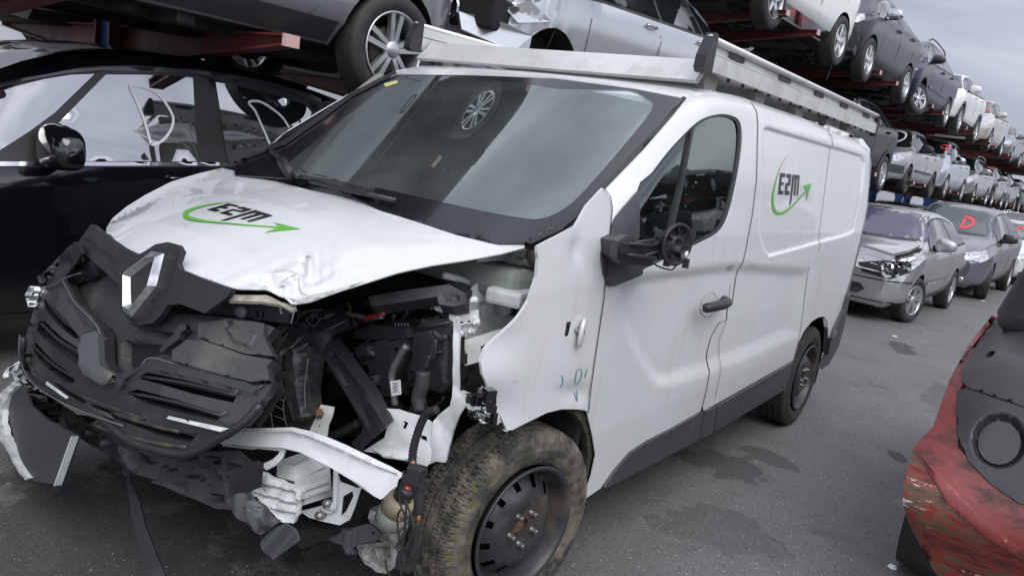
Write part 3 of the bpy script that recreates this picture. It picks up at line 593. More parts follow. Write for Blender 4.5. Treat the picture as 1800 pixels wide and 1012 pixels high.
def hood_cr(P, X):
    u, v = P.T; d = np.zeros(len(P))
    for cx, cy, sx, sy, a in ((480, 497, 26, 9, -.020), (497, 486, 20, 5, .013), (470, 508, 18, 6, .012), (545, 468, 9, 15, .014), (558, 476, 7, 22, -.012), (532, 480, 6, 20, -.010), (590, 480, 10, 20, .007), (520, 515, 20, 8, -.018), (536, 458, 5, 4, -.012), (505, 510, 8, 10, .012)): d += a*np.exp(-((u-cx)/sx)**2-((v-cy)/sy)**2)
    d += .0025*np.sin(u*.11+v*.23)*np.exp(-((u-520)/90)**2-((v-495)/30)**2)
    d += wob(.020, 26, 41)(P, X)*np.exp(-((u-500)/52)**2-((v-500)/22)**2)+wob(.004, 110, 42)(P, X)*.15
    return d
sheet('bonnet', hood_out, Fhood, M_white, van, th=.004, step=7, crumple=hood_cr, disp=[([(330, 335), (900, 425), (700, 470), (560, 500), (520, 470), (330, 400), (260, 400), (240, 370)], -.004, 60)])
# folded edge of the bonnet
M_edge = mat('grimy_sealer', (.38, .36, .30), .7, dirt=(.09, .07, .05), dscale=20, dlo=.45, dhi=.7)
sheet('bonnet_front_frame', z1((1020, 372), (1100, 378), (1180, 385), (1262, 410), (1315, 436), (1290, 445), (1240, 420), (1150, 405), (1060, 402), (1010, 400)), Fhood, M_edge, van, th=.01, off=-.02, step=6, crumple=hood_cr)
zx = zf(387, 404, 2.504)
for cpts in (((363, 132), (384, 121), (404, 136)), ((170, 215), (200, 236), (262, 226), (332, 202), (308, 184)), ((345, 215), (352, 262), (384, 282)), ((250, 240), (290, 262))):
    sheet('paint_crack', strip_(zx(*cpts), [.2, .9, .7, .2]), Fhood, M_edge, van, th=0, off=.0015, step=6, crumple=hood_cr)
sheet('scuffed_bonnet_edge', zx((300, 300), (345, 312), (390, 284), (500, 268), (600, 238), (640, 225), (560, 262), (470, 296), (350, 322), (322, 318)), Fhood, mat('scuffed_white', (.42, .42, .41), .6, dirt=(.14, .13, .12), dscale=30, dlo=.45, dhi=.6), van, th=0, off=.0012, step=6, crumple=hood_cr)
# exposed bracket under the bonnet edge
Pfr = plane(at(450, 540, 'Z', .99), (-.9, -.35, .2))
sheet('bonnet_bracket', z1((1015, 400), (1140, 408), (1250, 425), (1300, 440), (1282, 528), (1180, 515), (1040, 492), (920, 482), (900, 470), (985, 430)), Pfr, M_blk, van, th=.012, step=5, holes=[z1((1045, 415), (1097, 420), (1095, 442), (1045, 438)), z1((1140, 470), (1150, 470), (1150, 500), (1140, 500)), z1((1165, 472), (1175, 472), (1175, 502), (1165, 502)), z1((1230, 455), (1255, 450), (1250, 470), (1262, 480), (1235, 490))])
sheet('bonnet_bracket', z1((1225, 430), (1305, 440), (1282, 528), (1225, 520)), Pfr, M_whited, van, th=.006, off=-.012, step=5)
sheet('bonnet_bracket', z1((1040, 412), (1100, 418), (1098, 445), (1040, 440)), Pfr, M_whited, van, th=.004, off=-.02, step=5)
q = hit(*rays(z1((1077, 477))), Pfr)[0]; MB().tube([Vector(q), Vector(q)+Vector((-.012, -.005, .002))], .017, 14).build('bumper_stop', mat('grey_plug', (.22, .22, .22), .6), van)
# ---- logos
M_log = mat('dark_logo_film', (.012, .012, .014), .3); M_grn = mat('green_logo_film', (.10, .36, .045), .35)
def letters(mapf):
    S = []
    S.append([(0, 0), (1, 0), (1, .18), (.33, .18), (.33, .40), (.85, .40), (.85, .58), (.33, .58), (.33, .82), (1, .82), (1, 1), (0, 1)])
    return S
def strip(pts, w0):
    """tapered stroke: list of points and half widths"""
    p = np.array(spline(pts, 5, False)); n = len(p); ww = np.interp(np.linspace(0, 1, n), np.linspace(0, 1, len(w0)), w0); d = np.gradient(p, axis=0); d /= np.linalg.norm(d, axis=1)[:, None]; q = np.stack([-d[:, 1], d[:, 0]], 1)*ww[:, None]
    return [tuple(a) for a in p+q]+[tuple(a) for a in (p-q)[::-1]]
side_txt = [ls((200, 262), (270, 270), (262, 325), (222, 322), (216, 392), (246, 395), (242, 432), (210, 430), (203, 505), (246, 510), (236, 560), (170, 556)),
 ls((288, 275), (345, 280), (350, 300), (334, 440), (300, 440), (290, 508), (328, 512), (322, 566), (258, 562), (272, 400), (308, 400), (318, 330), (280, 328)),
 ls((368, 285), (465, 296), (438, 574), (420, 572), (440, 350), (424, 346), (402, 572), (380, 570), (402, 346), (390, 344), (362, 560), (345, 680), (322, 714), (335, 620))]
for p in side_txt: sheet('logo_letter', p, Fbody, M_log, van, th=0, off=.0025, step=6, disp=DS)
sheet('logo_swoosh', strip(ls((290, 35), (200, 190), (140, 380), (100, 570), (100, 700), (130, 790), (180, 820), (260, 800), (380, 700), (480, 590), (565, 500)), [.2, .4, .9, 1.4, 2.0, 2.6, 2.6, 1.9, 1.3, 1.2, 1.4]), Fbody, M_grn, van, th=0, off=.0025, step=6, disp=DS)
sheet('logo_arrow', ls((622, 408), (548, 660), (560, 520), (515, 445)), Fbody, M_grn, van, th=0, off=.0028, step=6, disp=DS)
hood_txt = [lh((708, 204), (845, 234), (800, 243), (728, 226), (655, 242), (718, 256), (672, 268), (610, 256), (545, 272), (615, 290), (548, 305), (440, 280)),
 lh((815, 250), (880, 248), (995, 275), (870, 312), (760, 290), (690, 308), (770, 338), (722, 354), (592, 320), (760, 272), (850, 290), (912, 276), (868, 268), (820, 262)),
 lh((1030, 284), (1245, 350), (965, 432), (922, 420), (1148, 348), (1110, 338), (890, 402), (842, 392), (1055, 325), (1018, 315), (690, 412), (604, 413))]
for p in hood_txt: sheet('logo_letter', p, Fhood, M_log, van, th=0, off=.004, step=6, crumple=hood_cr)
sheet('logo_swoosh', strip(lh((1030, 188), (850, 182), (650, 192), (400, 235), (230, 290), (180, 345), (240, 385), (420, 420), (700, 448), (1000, 475), (1310, 497)), [.1, .3, .5, 1.3, 2.8, 4.2, 3.2, 1.8, 1.3, 1.3, 1.6]), Fhood, M_grn, van, th=0, off=.004, step=6, crumple=hood_cr)
sheet('logo_arrow', lh((1255, 435), (1585, 516), (1145, 562), (1325, 495)), Fhood, M_grn, van, th=0, off=.0045, step=6, crumple=hood_cr)
# ================================================================== the van's wrecked front
def Fc(xb, k, y0=0, tz=0, z0=.6):   # a curved bumper surface facing -X
    return lambda X: xb+k*(X[:, 1]-y0)**2+tz*(X[:, 2]-z0)-X[:, 0]
PX = lambda v: plane((v, 0, 0), (-1, 0, 0))
PY = lambda v: plane((0, v, 0), (0, -1, 0))
PZ = lambda v: plane((0, 0, v), (0, 0, 1))
# dark engine bay shell
b = MB(); b.box((-.02, .14, .75), (.03, 1.3, .95)); b.box((-.35, 0, .33), (.55, 1.1, .03)); b.box((-.30, .75, .65), (.55, .03, .6)); b.box((.05, 0, 1.20), (.12, 1.2, .06)); b.box((.22, -.62, .8), (.03, .6, .8)); b.build('engine_bay', M_dark, van)
b = MB(); b.box((1.3, 0, .33), (5.2-2.2, 1.66, .06)); b.box((2.8, 0, .42), (2.4, 1.2, .2)); b.build('underbody', M_under, van)
# bumper with grille
FB = lambda X: -.97+.30*(X[:, 1]-.05)**2+np.interp(X[:, 2], [.4, .75, .85, 1.0, 1.1], [-.03, 0, .05, .15, .3])-X[:, 0]
edgew = wob(.006, 110, 10)
grille_out = z1((420, 262), (370, 312), (400, 290), (345, 175), (330, 165), (300, 200), (262, 240), (205, 292), (165, 320), (178, 362), (150, 460), (120, 560), (98, 660), (112, 722), (200, 812), (350, 892), (470, 948))+z4((640, 330), (700, 352), (780, 376), (860, 395), (930, 400), (1000, 384), (1060, 358), (1120, 318), (1230, 248), (1305, 160), (1322, 120), (1345, 95), (1382, 40))+z1((1215, 790), (1195, 745), (1235, 705), (1190, 690), (1200, 640), (1178, 600), (1222, 545), (1150, 520), (1000, 500), (880, 490), (640, 470), (480, 440), (450, 330))
grille_out = grille_out[1:]
slots = [z1((188, 395), (215, 410), (345, 545), (352, 600), (335, 610), (205, 470), (185, 430)), z1((165, 505), (200, 505), (350, 650), (350, 700), (325, 705), (185, 600), (160, 550)), z1((138, 620), (160, 605), (330, 760), (330, 800), (300, 790), (150, 680), (130, 650)),
 z1((640, 740), (700, 730), (1060, 835), (1035, 880), (700, 790), (620, 760)), z1((580, 815), (640, 800), (980, 935), (945, 970), (640, 880), (550, 845)), z4((350, 90), (560, 160), (1000, 285), (960, 335), (700, 270), (480, 190), (330, 110)), z4((200, 20), (330, 110), (300, 100))]
slots = slots[:6]
chin = z1((430, 555), (460, 565), (465, 700), (528, 760), (500, 800), (400, 790), (375, 730), (380, 610), (395, 575))
chin_u = z1((400, 400), (470, 520), (690, 640), (630, 730), (528, 765), (470, 700), (462, 565), (430, 500), (380, 420), (300, 330), (380, 320))
ribs_up = [z1((800, 660), (1050, 600), (1180, 600), (1235, 700), (1100, 720)), z1((880, 540), (1200, 545), (1180, 600), (1050, 590), (900, 590))]
plate_z = z1((200, 380), (290, 380), (370, 540), (380, 700), (340, 640), (200, 480))
def bars(name, lst, F, m, r, off, w=3):
    for p in lst:
        b = MB(); q = hit(*rays(spline(p, w, False)), F); b.tube([Vector(v)+Vector((-off, 0, 0)) for v in q], r, 8); b.build(name, m, van)
zb_ = zf(0, 352, 2.498)
M_gp = mat('weathered_grille_plastic', (.026, .027, .031), .34, dirt=(.07, .066, .058), dscale=6, dlo=.52, dhi=.85, bump=.0004, bscale=220)
M_gpl = mat('faded_cover_plastic', (.040, .040, .042), .55, dirt=(.13, .12, .105), dscale=4.5, dlo=.46, dhi=.80, bump=.0005, bscale=160)
M_worn = mat('pale_edge_highlight', (.12, .12, .125), .5)  # pale colour for thin bars that paint highlights along the plastic's edges
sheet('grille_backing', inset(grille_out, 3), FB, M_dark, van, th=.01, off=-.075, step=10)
pan = zb_((292, 345), (330, 330), (380, 328), (420, 300), (530, 380), (570, 540), (660, 560), (800, 590), (790, 610), (735, 672), (672, 688), (640, 720), (600, 752), (550, 760), (524, 768), (490, 745), (462, 700), (457, 580), (440, 552), (400, 500), (340, 440))
gs = [zb_((196, 436), (215, 440), (280, 520), (335, 560), (345, 610), (320, 600), (250, 545), (195, 470)), zb_((170, 530), (195, 530), (270, 600), (345, 650), (362, 690), (335, 720), (260, 660), (190, 610), (160, 570)), zb_((138, 632), (160, 628), (240, 710), (320, 765), (330, 800), (290, 800), (215, 740), (150, 690)),
 zb_((610, 770), (650, 755), (820, 790), (1045, 848), (1025, 888), (850, 850), (700, 805), (622, 785)), zb_((556, 845), (600, 828), (760, 870), (985, 940), (945, 972), (780, 930), (640, 890)), zb_((395, 890), (450, 905), (640, 975), (760, 1010))+z4((900, 285), (1000, 292), (960, 338), (800, 300), (640, 240), (480, 180)), zb_((235, 800), (262, 805), (380, 880), (372, 900), (300, 860))]
tierA = zb_((778, 672), (845, 625), (950, 640), (1090, 690), (1215, 712), (1190, 740), (1200, 800), (1120, 806), (960, 762), (780, 712))
tierB = zb_((885, 545), (1010, 530), (1170, 548), (1165, 600), (1210, 690), (1090, 680), (1000, 650), (880, 608))
sheet('bumper_grille', grille_out, FB, M_gp, van, th=.035, step=6, holes=[pan]+gs, disp=[(zb_((180, 400), (200, 385), (285, 385), (345, 475), (395, 555), (440, 572), (455, 585), (385, 600), (370, 640), (350, 600), (290, 525), (195, 440)), -.012, 4), (zb_((600, 752), (680, 690), (900, 735), (1110, 800), (1190, 810), (1120, 870), (1060, 845), (820, 785), (650, 750), (600, 775), (545, 800)), -.014, 5)], crumple=wob(.002, 160, 10))
sheet('radiator_cover', inset(pan, -5), FB, M_gpl, van, th=.01, off=-.05, step=6, disp=[(zb_((470, 590), (560, 570), (800, 596), (740, 668), (680, 684), (600, 745), (525, 760), (470, 700)), .045, 7), (zb_((700, 545), (790, 555), (770, 590), (700, 575)), -.012, 3)])
sheet('radiator_cover', tierA, FB, M_gpl, van, th=.03, off=.022, step=5, crumple=wob(.003, 60, 31)); sheet('radiator_cover', tierB, FB, M_gpl, van, th=.03, off=.012, step=5, disp=[(zb_((1000, 560), (1080, 580), (1150, 600), (1120, 660), (1040, 630)), -.012, 3), (spline(zb_((1000, 545), (1025, 535), (1035, 550), (1015, 562)), 3), .02, 2)])
sheet('grille_chevron', zb_((392, 598), (450, 580), (458, 600), (460, 700), (478, 738), (524, 770), (508, 800), (480, 808), (400, 766), (374, 720), (372, 650)), FB, mat('chevron_grey_plastic', (.075, .077, .085), .45, dirt=(.13, .12, .09), dscale=7, dlo=.5, dhi=.8), van, th=.03, off=.020, step=4, disp=[(zb_((460, 700), (524, 770), (508, 800), (480, 808), (400, 766)), -.006, 4)])
sheet('grille_chevron', zb_((524, 770), (600, 752), (690, 690), (720, 700), (625, 752), (560, 790), (545, 830), (520, 815)), FB, M_gp, van, th=.02, off=.012, step=4)
sheet('hood_latch', zb_((730, 680), (770, 630), (800, 600), (812, 570), (845, 560), (852, 580), (825, 600), (820, 625), (760, 668), (745, 684)), FB, M_blk, van, th=.02, off=.03, step=4)
bars('grille_slat', [zb_((200, 458), (270, 530), (340, 590)), zb_((172, 556), (250, 630), (345, 690)), zb_((145, 660), (230, 735), (318, 785)), zb_((620, 778), (830, 822), (1035, 872)), zb_((575, 852), (770, 902), (965, 958)), z4((400, 130), (640, 215), (985, 315)), zb_((240, 812), (300, 850), (375, 892))], FB, M_blk, .006, -.018)
bars('grille_slat', [zb_((210, 448), (280, 530), (338, 575)), zb_((180, 542), (260, 615), (350, 668)), zb_((150, 645), (235, 722), (322, 775)), zb_((615, 774), (830, 806), (1040, 858)), zb_((565, 846), (770, 886), (975, 948))], FB, M_blk, .0045, -.002)
bars('edge_highlight', [zb_((290, 345), (340, 440), (400, 500), (445, 552), (458, 585)), zb_((186, 378), (250, 372), (292, 345), (330, 330), (372, 318)), zb_((104, 590), (100, 660), (135, 770), (240, 856), (400, 930), (560, 985)), zb_((640, 720), (680, 688), (780, 712), (960, 762), (1110, 800)), zb_((845, 625), (950, 640), (1090, 690), (1210, 712)), zb_((885, 606), (1000, 650), (1090, 680)), zb_((1045, 850), (1078, 815), (1120, 806)), zb_((985, 940), (1010, 925))], FB, M_worn, .0022, .012)
M_brn = mat('mud_stained_plastic', (.026, .026, .028), .45, dirt=(.12, .095, .045), dscale=7, dlo=.47, dhi=.68)
bars('bumper_bar', [zb_((128, 650), (190, 740), (300, 830), (480, 905), (640, 965))+z4((560, 190), (760, 250), (900, 282))], FB, M_brn, .0075, -.006)
bars('bumper_bar', [zb_((112, 700), (190, 790), (330, 885), (500, 960))+z4((460, 240), (640, 305), (800, 345), (940, 362))], FB, M_brn, .007, -.003)
bars('bumper_lip', [zb_((100, 600), (98, 690), (140, 785), (300, 880), (440, 950))+z4((640, 322), (780, 372), (900, 396), (1000, 378), (1110, 312), (1230, 238), (1315, 145))], FB, M_blk, .013, -.002)
sheet('number_plate_strip', z4((868, 200), (1170, 262), (1130, 278), (860, 212)), FB, M_whited, van, th=.003, off=.012, step=8)
sheet('number_plate_strip', z4((290, 28), (400, 105), (390, 112), (285, 40)), FB, M_whited, van, th=.003, off=.03, step=8)
# right-hand outer corner of the bumper (image left)
sheet('bumper_corner', z1((335, 165), (365, 215), (330, 270), (290, 320), (262, 350), (180, 362), (165, 322), (205, 290), (300, 190)), Fc(-.90, .26), M_blkd, van, th=.01, off=.0, step=6, disp=[(z1((205, 300), (310, 200), (330, 260), (262, 345)), .02, 4)])
b = MB()
for k in range(7):
    p, q = z1((332+k*13, 262-k*9+20), (372+k*12, 210+k*8)); b.tube([hit(*rays([v]), Fc(-.86, .3))[0] for v in (p, q)], .005, 4)
b.build('grille_fins', M_blkd, van)
sheet('fog_lamp', z1((130, 360), (175, 365), (160, 420), (125, 455), (110, 400)), Fc(-.88, .26), M_lamp, van, th=.02, step=5)
# trim with the diamond badge
FT = Fc(-.895, .36, 0, .25, 1.0)
trim = z1((352, 158), (405, 85), (470, 140), (540, 188), (612, 222), (640, 208), (690, 176), (745, 165), (785, 176), (803, 205), (785, 255), (795, 285), (900, 328), (1032, 372), (1010, 410), (965, 442), (910, 482), (880, 470), (800, 440), (745, 445), (715, 490), (680, 525), (620, 532), (575, 515), (545, 470), (530, 360), (470, 300), (400, 240), (355, 200))
rh_o = z1((578, 300), (700, 208), (757, 218), (722, 362), (612, 500), (573, 472))
rh_i = z1((618, 335), (705, 262), (672, 365), (622, 425))
sheet('bonnet_trim', trim, FT, M_blk, van, th=.02, step=6, extra=[inset(rh_o, -3)], disp=[(z1((545, 290), (620, 225), (740, 175), (795, 210), (735, 380), (640, 525), (580, 515), (550, 470)), -.018, 5), (z1((365, 165), (380, 150), (520, 250), (520, 330), (440, 260)), .01, 4)])
ro = z1((573, 472), (578, 300), (700, 208), (757, 218), (722, 362), (612, 500)); ri = z1((617, 432), (612, 330), (692, 267), (715, 256), (681, 365), (626, 434))
b = MB(); vo_ = hit(*rays(ro), FT); vi_ = hit(*rays(ri), FT); nx = np.array([-1, -.1, .15])/1.02
V_ = [tuple(v+nx*.018) for v in vo_]+[tuple(v+nx*.034) for v in (vo_+vi_)/2]+[tuple(v+nx*.010) for v in vi_]
b.add(V_, [(i_, (i_+1) % 6, 6+(i_+1) % 6, 6+i_) for i_ in range(6)]+[(6+i_, 6+(i_+1) % 6, 12+(i_+1) % 6, 12+i_) for i_ in range(6)])
b.add([tuple(v) for v in vo_]+[tuple(v+nx*.018) for v in vo_], [(i_, (i_+1) % 6, 6+(i_+1) % 6, 6+i_) for i_ in range(6)]); b.build('diamond_badge', M_badge, van)
sheet('badge_centre', ri, FT, M_gloss, van, th=.004, off=.012, step=4)
# white bumper strip, torn
FS = Fc(-.80, .36, 0, .35, .6)
strip_o = z5((60, 292), (110, 262), (180, 238), (400, 233), (480, 250), (560, 278), (640, 312), (700, 342), (762, 372), (840, 410), (893, 440), (897, 452), (876, 468), (868, 500), (838, 520), (808, 552), (795, 558), (770, 545), (700, 490), (640, 456), (560, 410), (480, 370), (430, 345), (350, 325), (200, 318), (60, 306))
sheet('bumper_strip', strip_o, FS, M_white, van, th=.004, step=5, disp=[(z5((180, 240), (400, 235), (480, 252), (640, 314), (762, 374), (890, 442), (880, 455), (740, 400), (620, 345), (480, 285), (400, 262), (180, 268)), -.018, 6)], crumple=wob(.005, 60, 8))
sheet('bumper_strip_flange', z5((60, 306), (200, 312), (350, 322), (430, 342), (480, 368), (560, 408), (640, 455), (700, 492), (770, 548), (760, 552), (690, 504), (655, 478), (640, 470), (560, 418), (540, 420), (480, 382), (430, 358), (425, 350), (350, 334), (340, 342), (220, 330), (200, 334), (60, 318)), FS, M_whited, van, th=.003, off=-.018, step=5)
sheet('bumper_strip', z5((325, 330), (347, 338), (335, 372), (300, 408), (262, 428), (243, 415), (245, 398), (290, 378), (315, 355)), FS, M_white, van, th=.006, off=-.02, step=4)
sheet('strip_scuff', z5((790, 450), (800, 448), (826, 465), (822, 472), (815, 462), (800, 457), (796, 466), (788, 462)), FS, M_rust, van, th=0, off=.002, step=6, disp=[])
# image-left white corner strips and hanging flap
FL = Fc(-.88, .22)
sheet('bumper_strip', z1((92, 690), (75, 700), (62, 735), (75, 780), (110, 815), (180, 845), (235, 850), (232, 838), (180, 822), (130, 795), (100, 745)), FL, M_whited, van, th=.01, step=5, disp=[(z1((92, 690), (75, 700), (62, 735), (75, 780), (110, 815), (180, 845), (235, 850), (180, 822), (130, 795), (100, 745)), -.015, 4)])
sheet('bumper_strip', z1((60, 712), (35, 722), (12, 755), (15, 768), (28, 765), (45, 745), (64, 722)), FL, M_white, van, th=.006, step=4)
flap = z4((100, 25), (20, 92), (2, 180), (0, 260), (22, 320), (70, 400), (110, 470), (152, 525), (185, 535), (285, 557), (330, 440), (378, 305), (250, 215), (140, 150))
PF = plane(at(60, 780, 'X', -.9), (-1, .18, .12))
sheet('torn_bumper_corner', flap, PF, M_clad, van, th=.008, step=7, crumple=lambda P, X: .01*np.sin(P[:, 0]*.05+P[:, 1]*.03))
rim_ = z4((100, 25), (20, 92), (2, 180), (0, 260), (22, 320), (70, 400), (110, 470), (152, 525), (170, 515), (140, 455), (95, 380), (50, 300), (36, 240), (38, 170), (60, 100), (105, 50))
sheet('torn_bumper_edge', rim_, PF, M_whited, van, th=.02, off=.015, step=5, crumple=wob(.012, 16, 2))
sheet('torn_bumper_edge', z4((287, 557), (377, 305), (381, 308), (294, 552)), PF, M_whited, van, th=.02, off=.01, step=5)
# lower absorber lattice
FA = Fc(-.86, .26, 0, .15, .4)
ab = z4((110, 75), (170, 70), (250, 110), (340, 170), (430, 235), (520, 270), (640, 330), (780, 380), (1000, 384), (1200, 380), (1285, 455), (1262, 590), (1180, 590), (1160, 675), (1090, 672), (1000, 630), (900, 592), (830, 560), (780, 545), (640, 470), (560, 400), (450, 345), (380, 300), (300, 245), (200, 200), (110, 160))
cells = [z4((120+60*k, 85+38*k), (165+60*k, 100+38*k), (170+60*k, 140+38*k), (125+60*k, 130+38*k)) for k in range(3)]+[z4((340, 190), (400, 225), (395, 270), (345, 240)), z4((440, 260), (500, 285), (490, 340), (430, 310)), z4((520, 310), (580, 345), (560, 385), (510, 360)), z4((600, 350), (680, 385), (730, 440), (680, 480), (620, 420)), z4((840, 400), (960, 410), (960, 450), (850, 440)), z4((1030, 400), (1120, 410), (1120, 470), (1040, 450)), z4((1145, 430), (1250, 460), (1235, 500), (1140, 480)), z4((1045, 480), (1125, 500), (1125, 545), (1050, 530)), z4((1145, 500), (1225, 520), (1220, 570), (1145, 550)), z4((830, 520), (930, 555), (935, 590), (840, 550)), z4((960, 440), (1020, 450), (1020, 500), (960, 480)), z4((700, 500), (800, 530), (790, 545), (700, 515)), z4((1050, 590), (1130, 600), (1140, 650), (1060, 640))]
sheet('impact_absorber', ab, FA, M_blkd, van, th=.01, step=7, extra=[inset(c_, 2) for c_ in cells], disp=[(c_, .06, 2.2) for c_ in cells]+[(z4((640, 330), (1000, 384), (1100, 480), (1060, 560), (860, 500), (700, 440)), .03, 8)])
b = MB(); q = hit(*rays(z4((1240, 455), (1250, 585))), Fc(-.9, .26)); b.box((Vector(q[0])+Vector(q[1]))/2, (.09, .022, abs(q[0][2]-q[1][2])), .1); b.build('absorber_block', M_blk, van)
# crash beam end and crash box
PB = plane((-.74, -.45, .45), (-1, -.45, .15))
beam = z5((205, 442), (240, 432), (300, 458), (360, 485), (410, 500), (440, 505), (446, 530), (430, 555), (415, 560), (428, 595), (425, 630), (412, 640), (400, 668), (340, 655), (290, 600), (235, 545), (150, 520), (100, 470))
bf = [z5((210, 470), (430, 530), (425, 545), (210, 490)), z5((200, 520), (420, 580), (420, 600), (240, 545)), z5((290, 600), (420, 620), (415, 632), (310, 618)), z5((260, 505), (282, 510), (280, 524), (262, 518))]
sheet('crash_beam', beam, PB, M_whited, van, th=.02, step=4, disp=[(bf[0], .03, 3), (bf[1], .035, 3), (bf[2], .03, 3), (bf[3], .05, 1.5)], crumple=wob(.012, 26, 3))
sheet('crash_beam', z5((400, 500), (440, 500), (448, 520), (440, 558), (420, 545), (425, 520)), PB, M_whited, van, th=.02, off=.015, step=3)
b = MB(); A_ = lambda p, x: at(*z5(p)[0], 'X', x)
b.prism([A_((420, 592), -.66), A_((575, 545), -.5), A_((565, 415), -.5), A_((405, 470), -.66)], (.05, .10, .0)); b.prism([A_((325, 455), -.66), A_((480, 395), -.5), A_((565, 400), -.5), A_((405, 478), -.66)], (.02, .03, .03))
for t_ in (.3, .62): b.prism([A_((415, 478+100*t_), -.675), A_((570, 420+110*t_), -.515), A_((570, 432+110*t_), -.515), A_((415, 492+100*t_), -.675)], (-.012, -.012, 0))
b.build('crash_box', M_whited, van)
PK = plane((-.52, -.6, .4), (-1, -.5, .1))
brk = z5((590, 410), (610, 480), (690, 510), (708, 500), (680, 590), (655, 650), (610, 675), (520, 655), (470, 640), (430, 612), (520, 590), (575, 560), (580, 440))
sheet('crash_bracket', brk, PK, M_whited, van, th=.006, step=5, holes=[z5((625, 545), (668, 520), (672, 545), (640, 610), (615, 635))], disp=[(z5((540, 560), (600, 560), (605, 610), (540, 600)), -.02, 3)])
bars('crash_bracket_bead', [z5((605, 420), (602, 520), (598, 590), (570, 608), (540, 590))], PK, M_whited, .008, .01)
b = MB()
for p in ((568, 575), (535, 628)): q = Vector(hit(*rays([z5(p)[0]]), PK)[0]); b.tube([q, q+Vector((-.03, -.012, .012))], .013, 6)
b.build('flange_bolt', mat('zinc_bolt', (.35, .34, .32), .35, metal=.7), van)
# dark brackets under the rail, gearbox casting, reservoir
PG = plane((-.45, -.62, .3), (-1, -.45, .2))
sheet('lower_bracket', z5((475, 655), (560, 680), (650, 690), (740, 668), (765, 680), (800, 715), (780, 745), (700, 760), (680, 770), (683, 808), (645, 812), (630, 790), (620, 765), (540, 735), (470, 680)), PG, M_clad, van, th=.01, step=5, disp=[(z5((640, 690), (690, 690), (684, 800), (645, 805)), -.03, 3)], holes=[z5((755, 705), (768, 703), (770, 715), (758, 717))])
cast = z5((690, 765), (760, 750), (840, 745), (870, 790), (880, 850), (820, 893), (780, 885), (730, 850), (700, 800))
sheet('gearbox_casting', cast, plane((-.36, -.66, .2), (-1, -.45, .3)), M_castal, van, th=.12, step=5, disp=[(z5((780, 775), (840, 765), (850, 830), (800, 840)), .05, 4), (z5((700, 770), (770, 755), (750, 850), (720, 830)), -.02, 5)], crumple=wob(.014, 30, 4))
sheet('gearbox_casting', z5((748, 600), (790, 620), (850, 660), (900, 640), (920, 680), (880, 740), (860, 770), (790, 740), (770, 700), (740, 640)), plane((-.38, -.68, .2), (-1, -.45, .3)), M_castal, van, th=.08, step=5, crumple=wob(.014, 24, 5))
RB = lambda p, x=-.45: at(560+p[0]/4.775, 800+p[1]/4.775, 'X', x)
b = MB(); b.cur = 0; p0, p1 = RB((700, 350)), RB((590, 560)); d = p1-p0; b.tube([p0, p0+d*.05, p0+d*.5], [.036, .046, .047], 20); b.cur = 1; b.tube([p0+d*.5, p0+d*.96, p1], [.0475, .047, .040], 20)
b.build('fluid_reservoir', [mat('yellowed_plastic_tank', (.30, .26, .17), .4, var=.15), mat('brake_fluid_tank', (.22, .24, .21), .3, var=.2)], van)
b = MB(); b.cur = 0; c0 = RB((735, 290)); n0 = (p0-p1).normalized(); b.tube([c0-n0*.03, c0+n0*.005, c0+n0*.012], [.028, .030, .024], 16); b.cur = 1; b.tube([c0+n0*.011, c0+n0*.014], .012, 10); b.build('reservoir_cap', [M_blk, M_red], van)
# hoses, harness
M_cop = mat('bare_copper', (.5, .22, .12), .4, metal=.5)
b = MB(); PH = lambda pts, x: [at(X_, Y_, 'X', x) for X_, Y_ in pts]
har = spline(PH(z5((1050, 155), (1010, 165), (985, 200), (965, 250), (945, 320), (938, 380), (945, 415)), -.52), 8, False)
b.tube(har, [.0105+.0018*(i % 2) for i in range(len(har))], 10); b.build('wiring_conduit', M_rub, van)
b = MB(); b.tube(spline(PH(z5((960, 500), (970, 560), (968, 620)), -.56), 6, False), .015, 8); b.build('cut_cable', M_rub, van); b = MB(); b.tube(spline(PH(z5((965, 660), (955, 720), (940, 800), (915, 850)), -.56), 6, False), .011, 8); b.build('cut_cable', M_rub, van); b = MB()
b.box(RB((815, 170), -.58), (.03, .045, .05), .3, bev=.004); b.box(RB((825, 215), -.59), (.02, .07, .02), .3); b.box(RB((735, 880), -.55), (.05, .05, .05), .4, bev=.012); b.box(RB((780, 810), -.54), (.03, .035, .04), .4, bev=.006)
for p in (((900, 430), (880, 560), (905, 640), (895, 760), (900, 890)), ((905, 560), (935, 640), (945, 700), (900, 790)), ((890, 600), (870, 640), (880, 760)), ((910, 580), (905, 700), (885, 850), (890, 900)), ((1000, 410), (1000, 450), (970, 470))): b.tube(spline(PH(z5(*p), -.60), 5, False), .003, 5)
b.tube(spline([RB((560, 880), -.5), RB((575, 960), -.5), RB((600, 1010), -.5)], 5, False), .003, 5)
b.build('cut_wiring', M_rub, van)
b = MB(); b.tube(PH(z5((968, 620), (965, 660)), -.56), .006, 6); b.tube(PH(z5((935, 400), (945, 388)), -.57), .005, 6); b.tube([RB((650, 520), -.56), RB((680, 545), -.56)], .004, 5); b.build('bare_wire_end', M_cop, van)
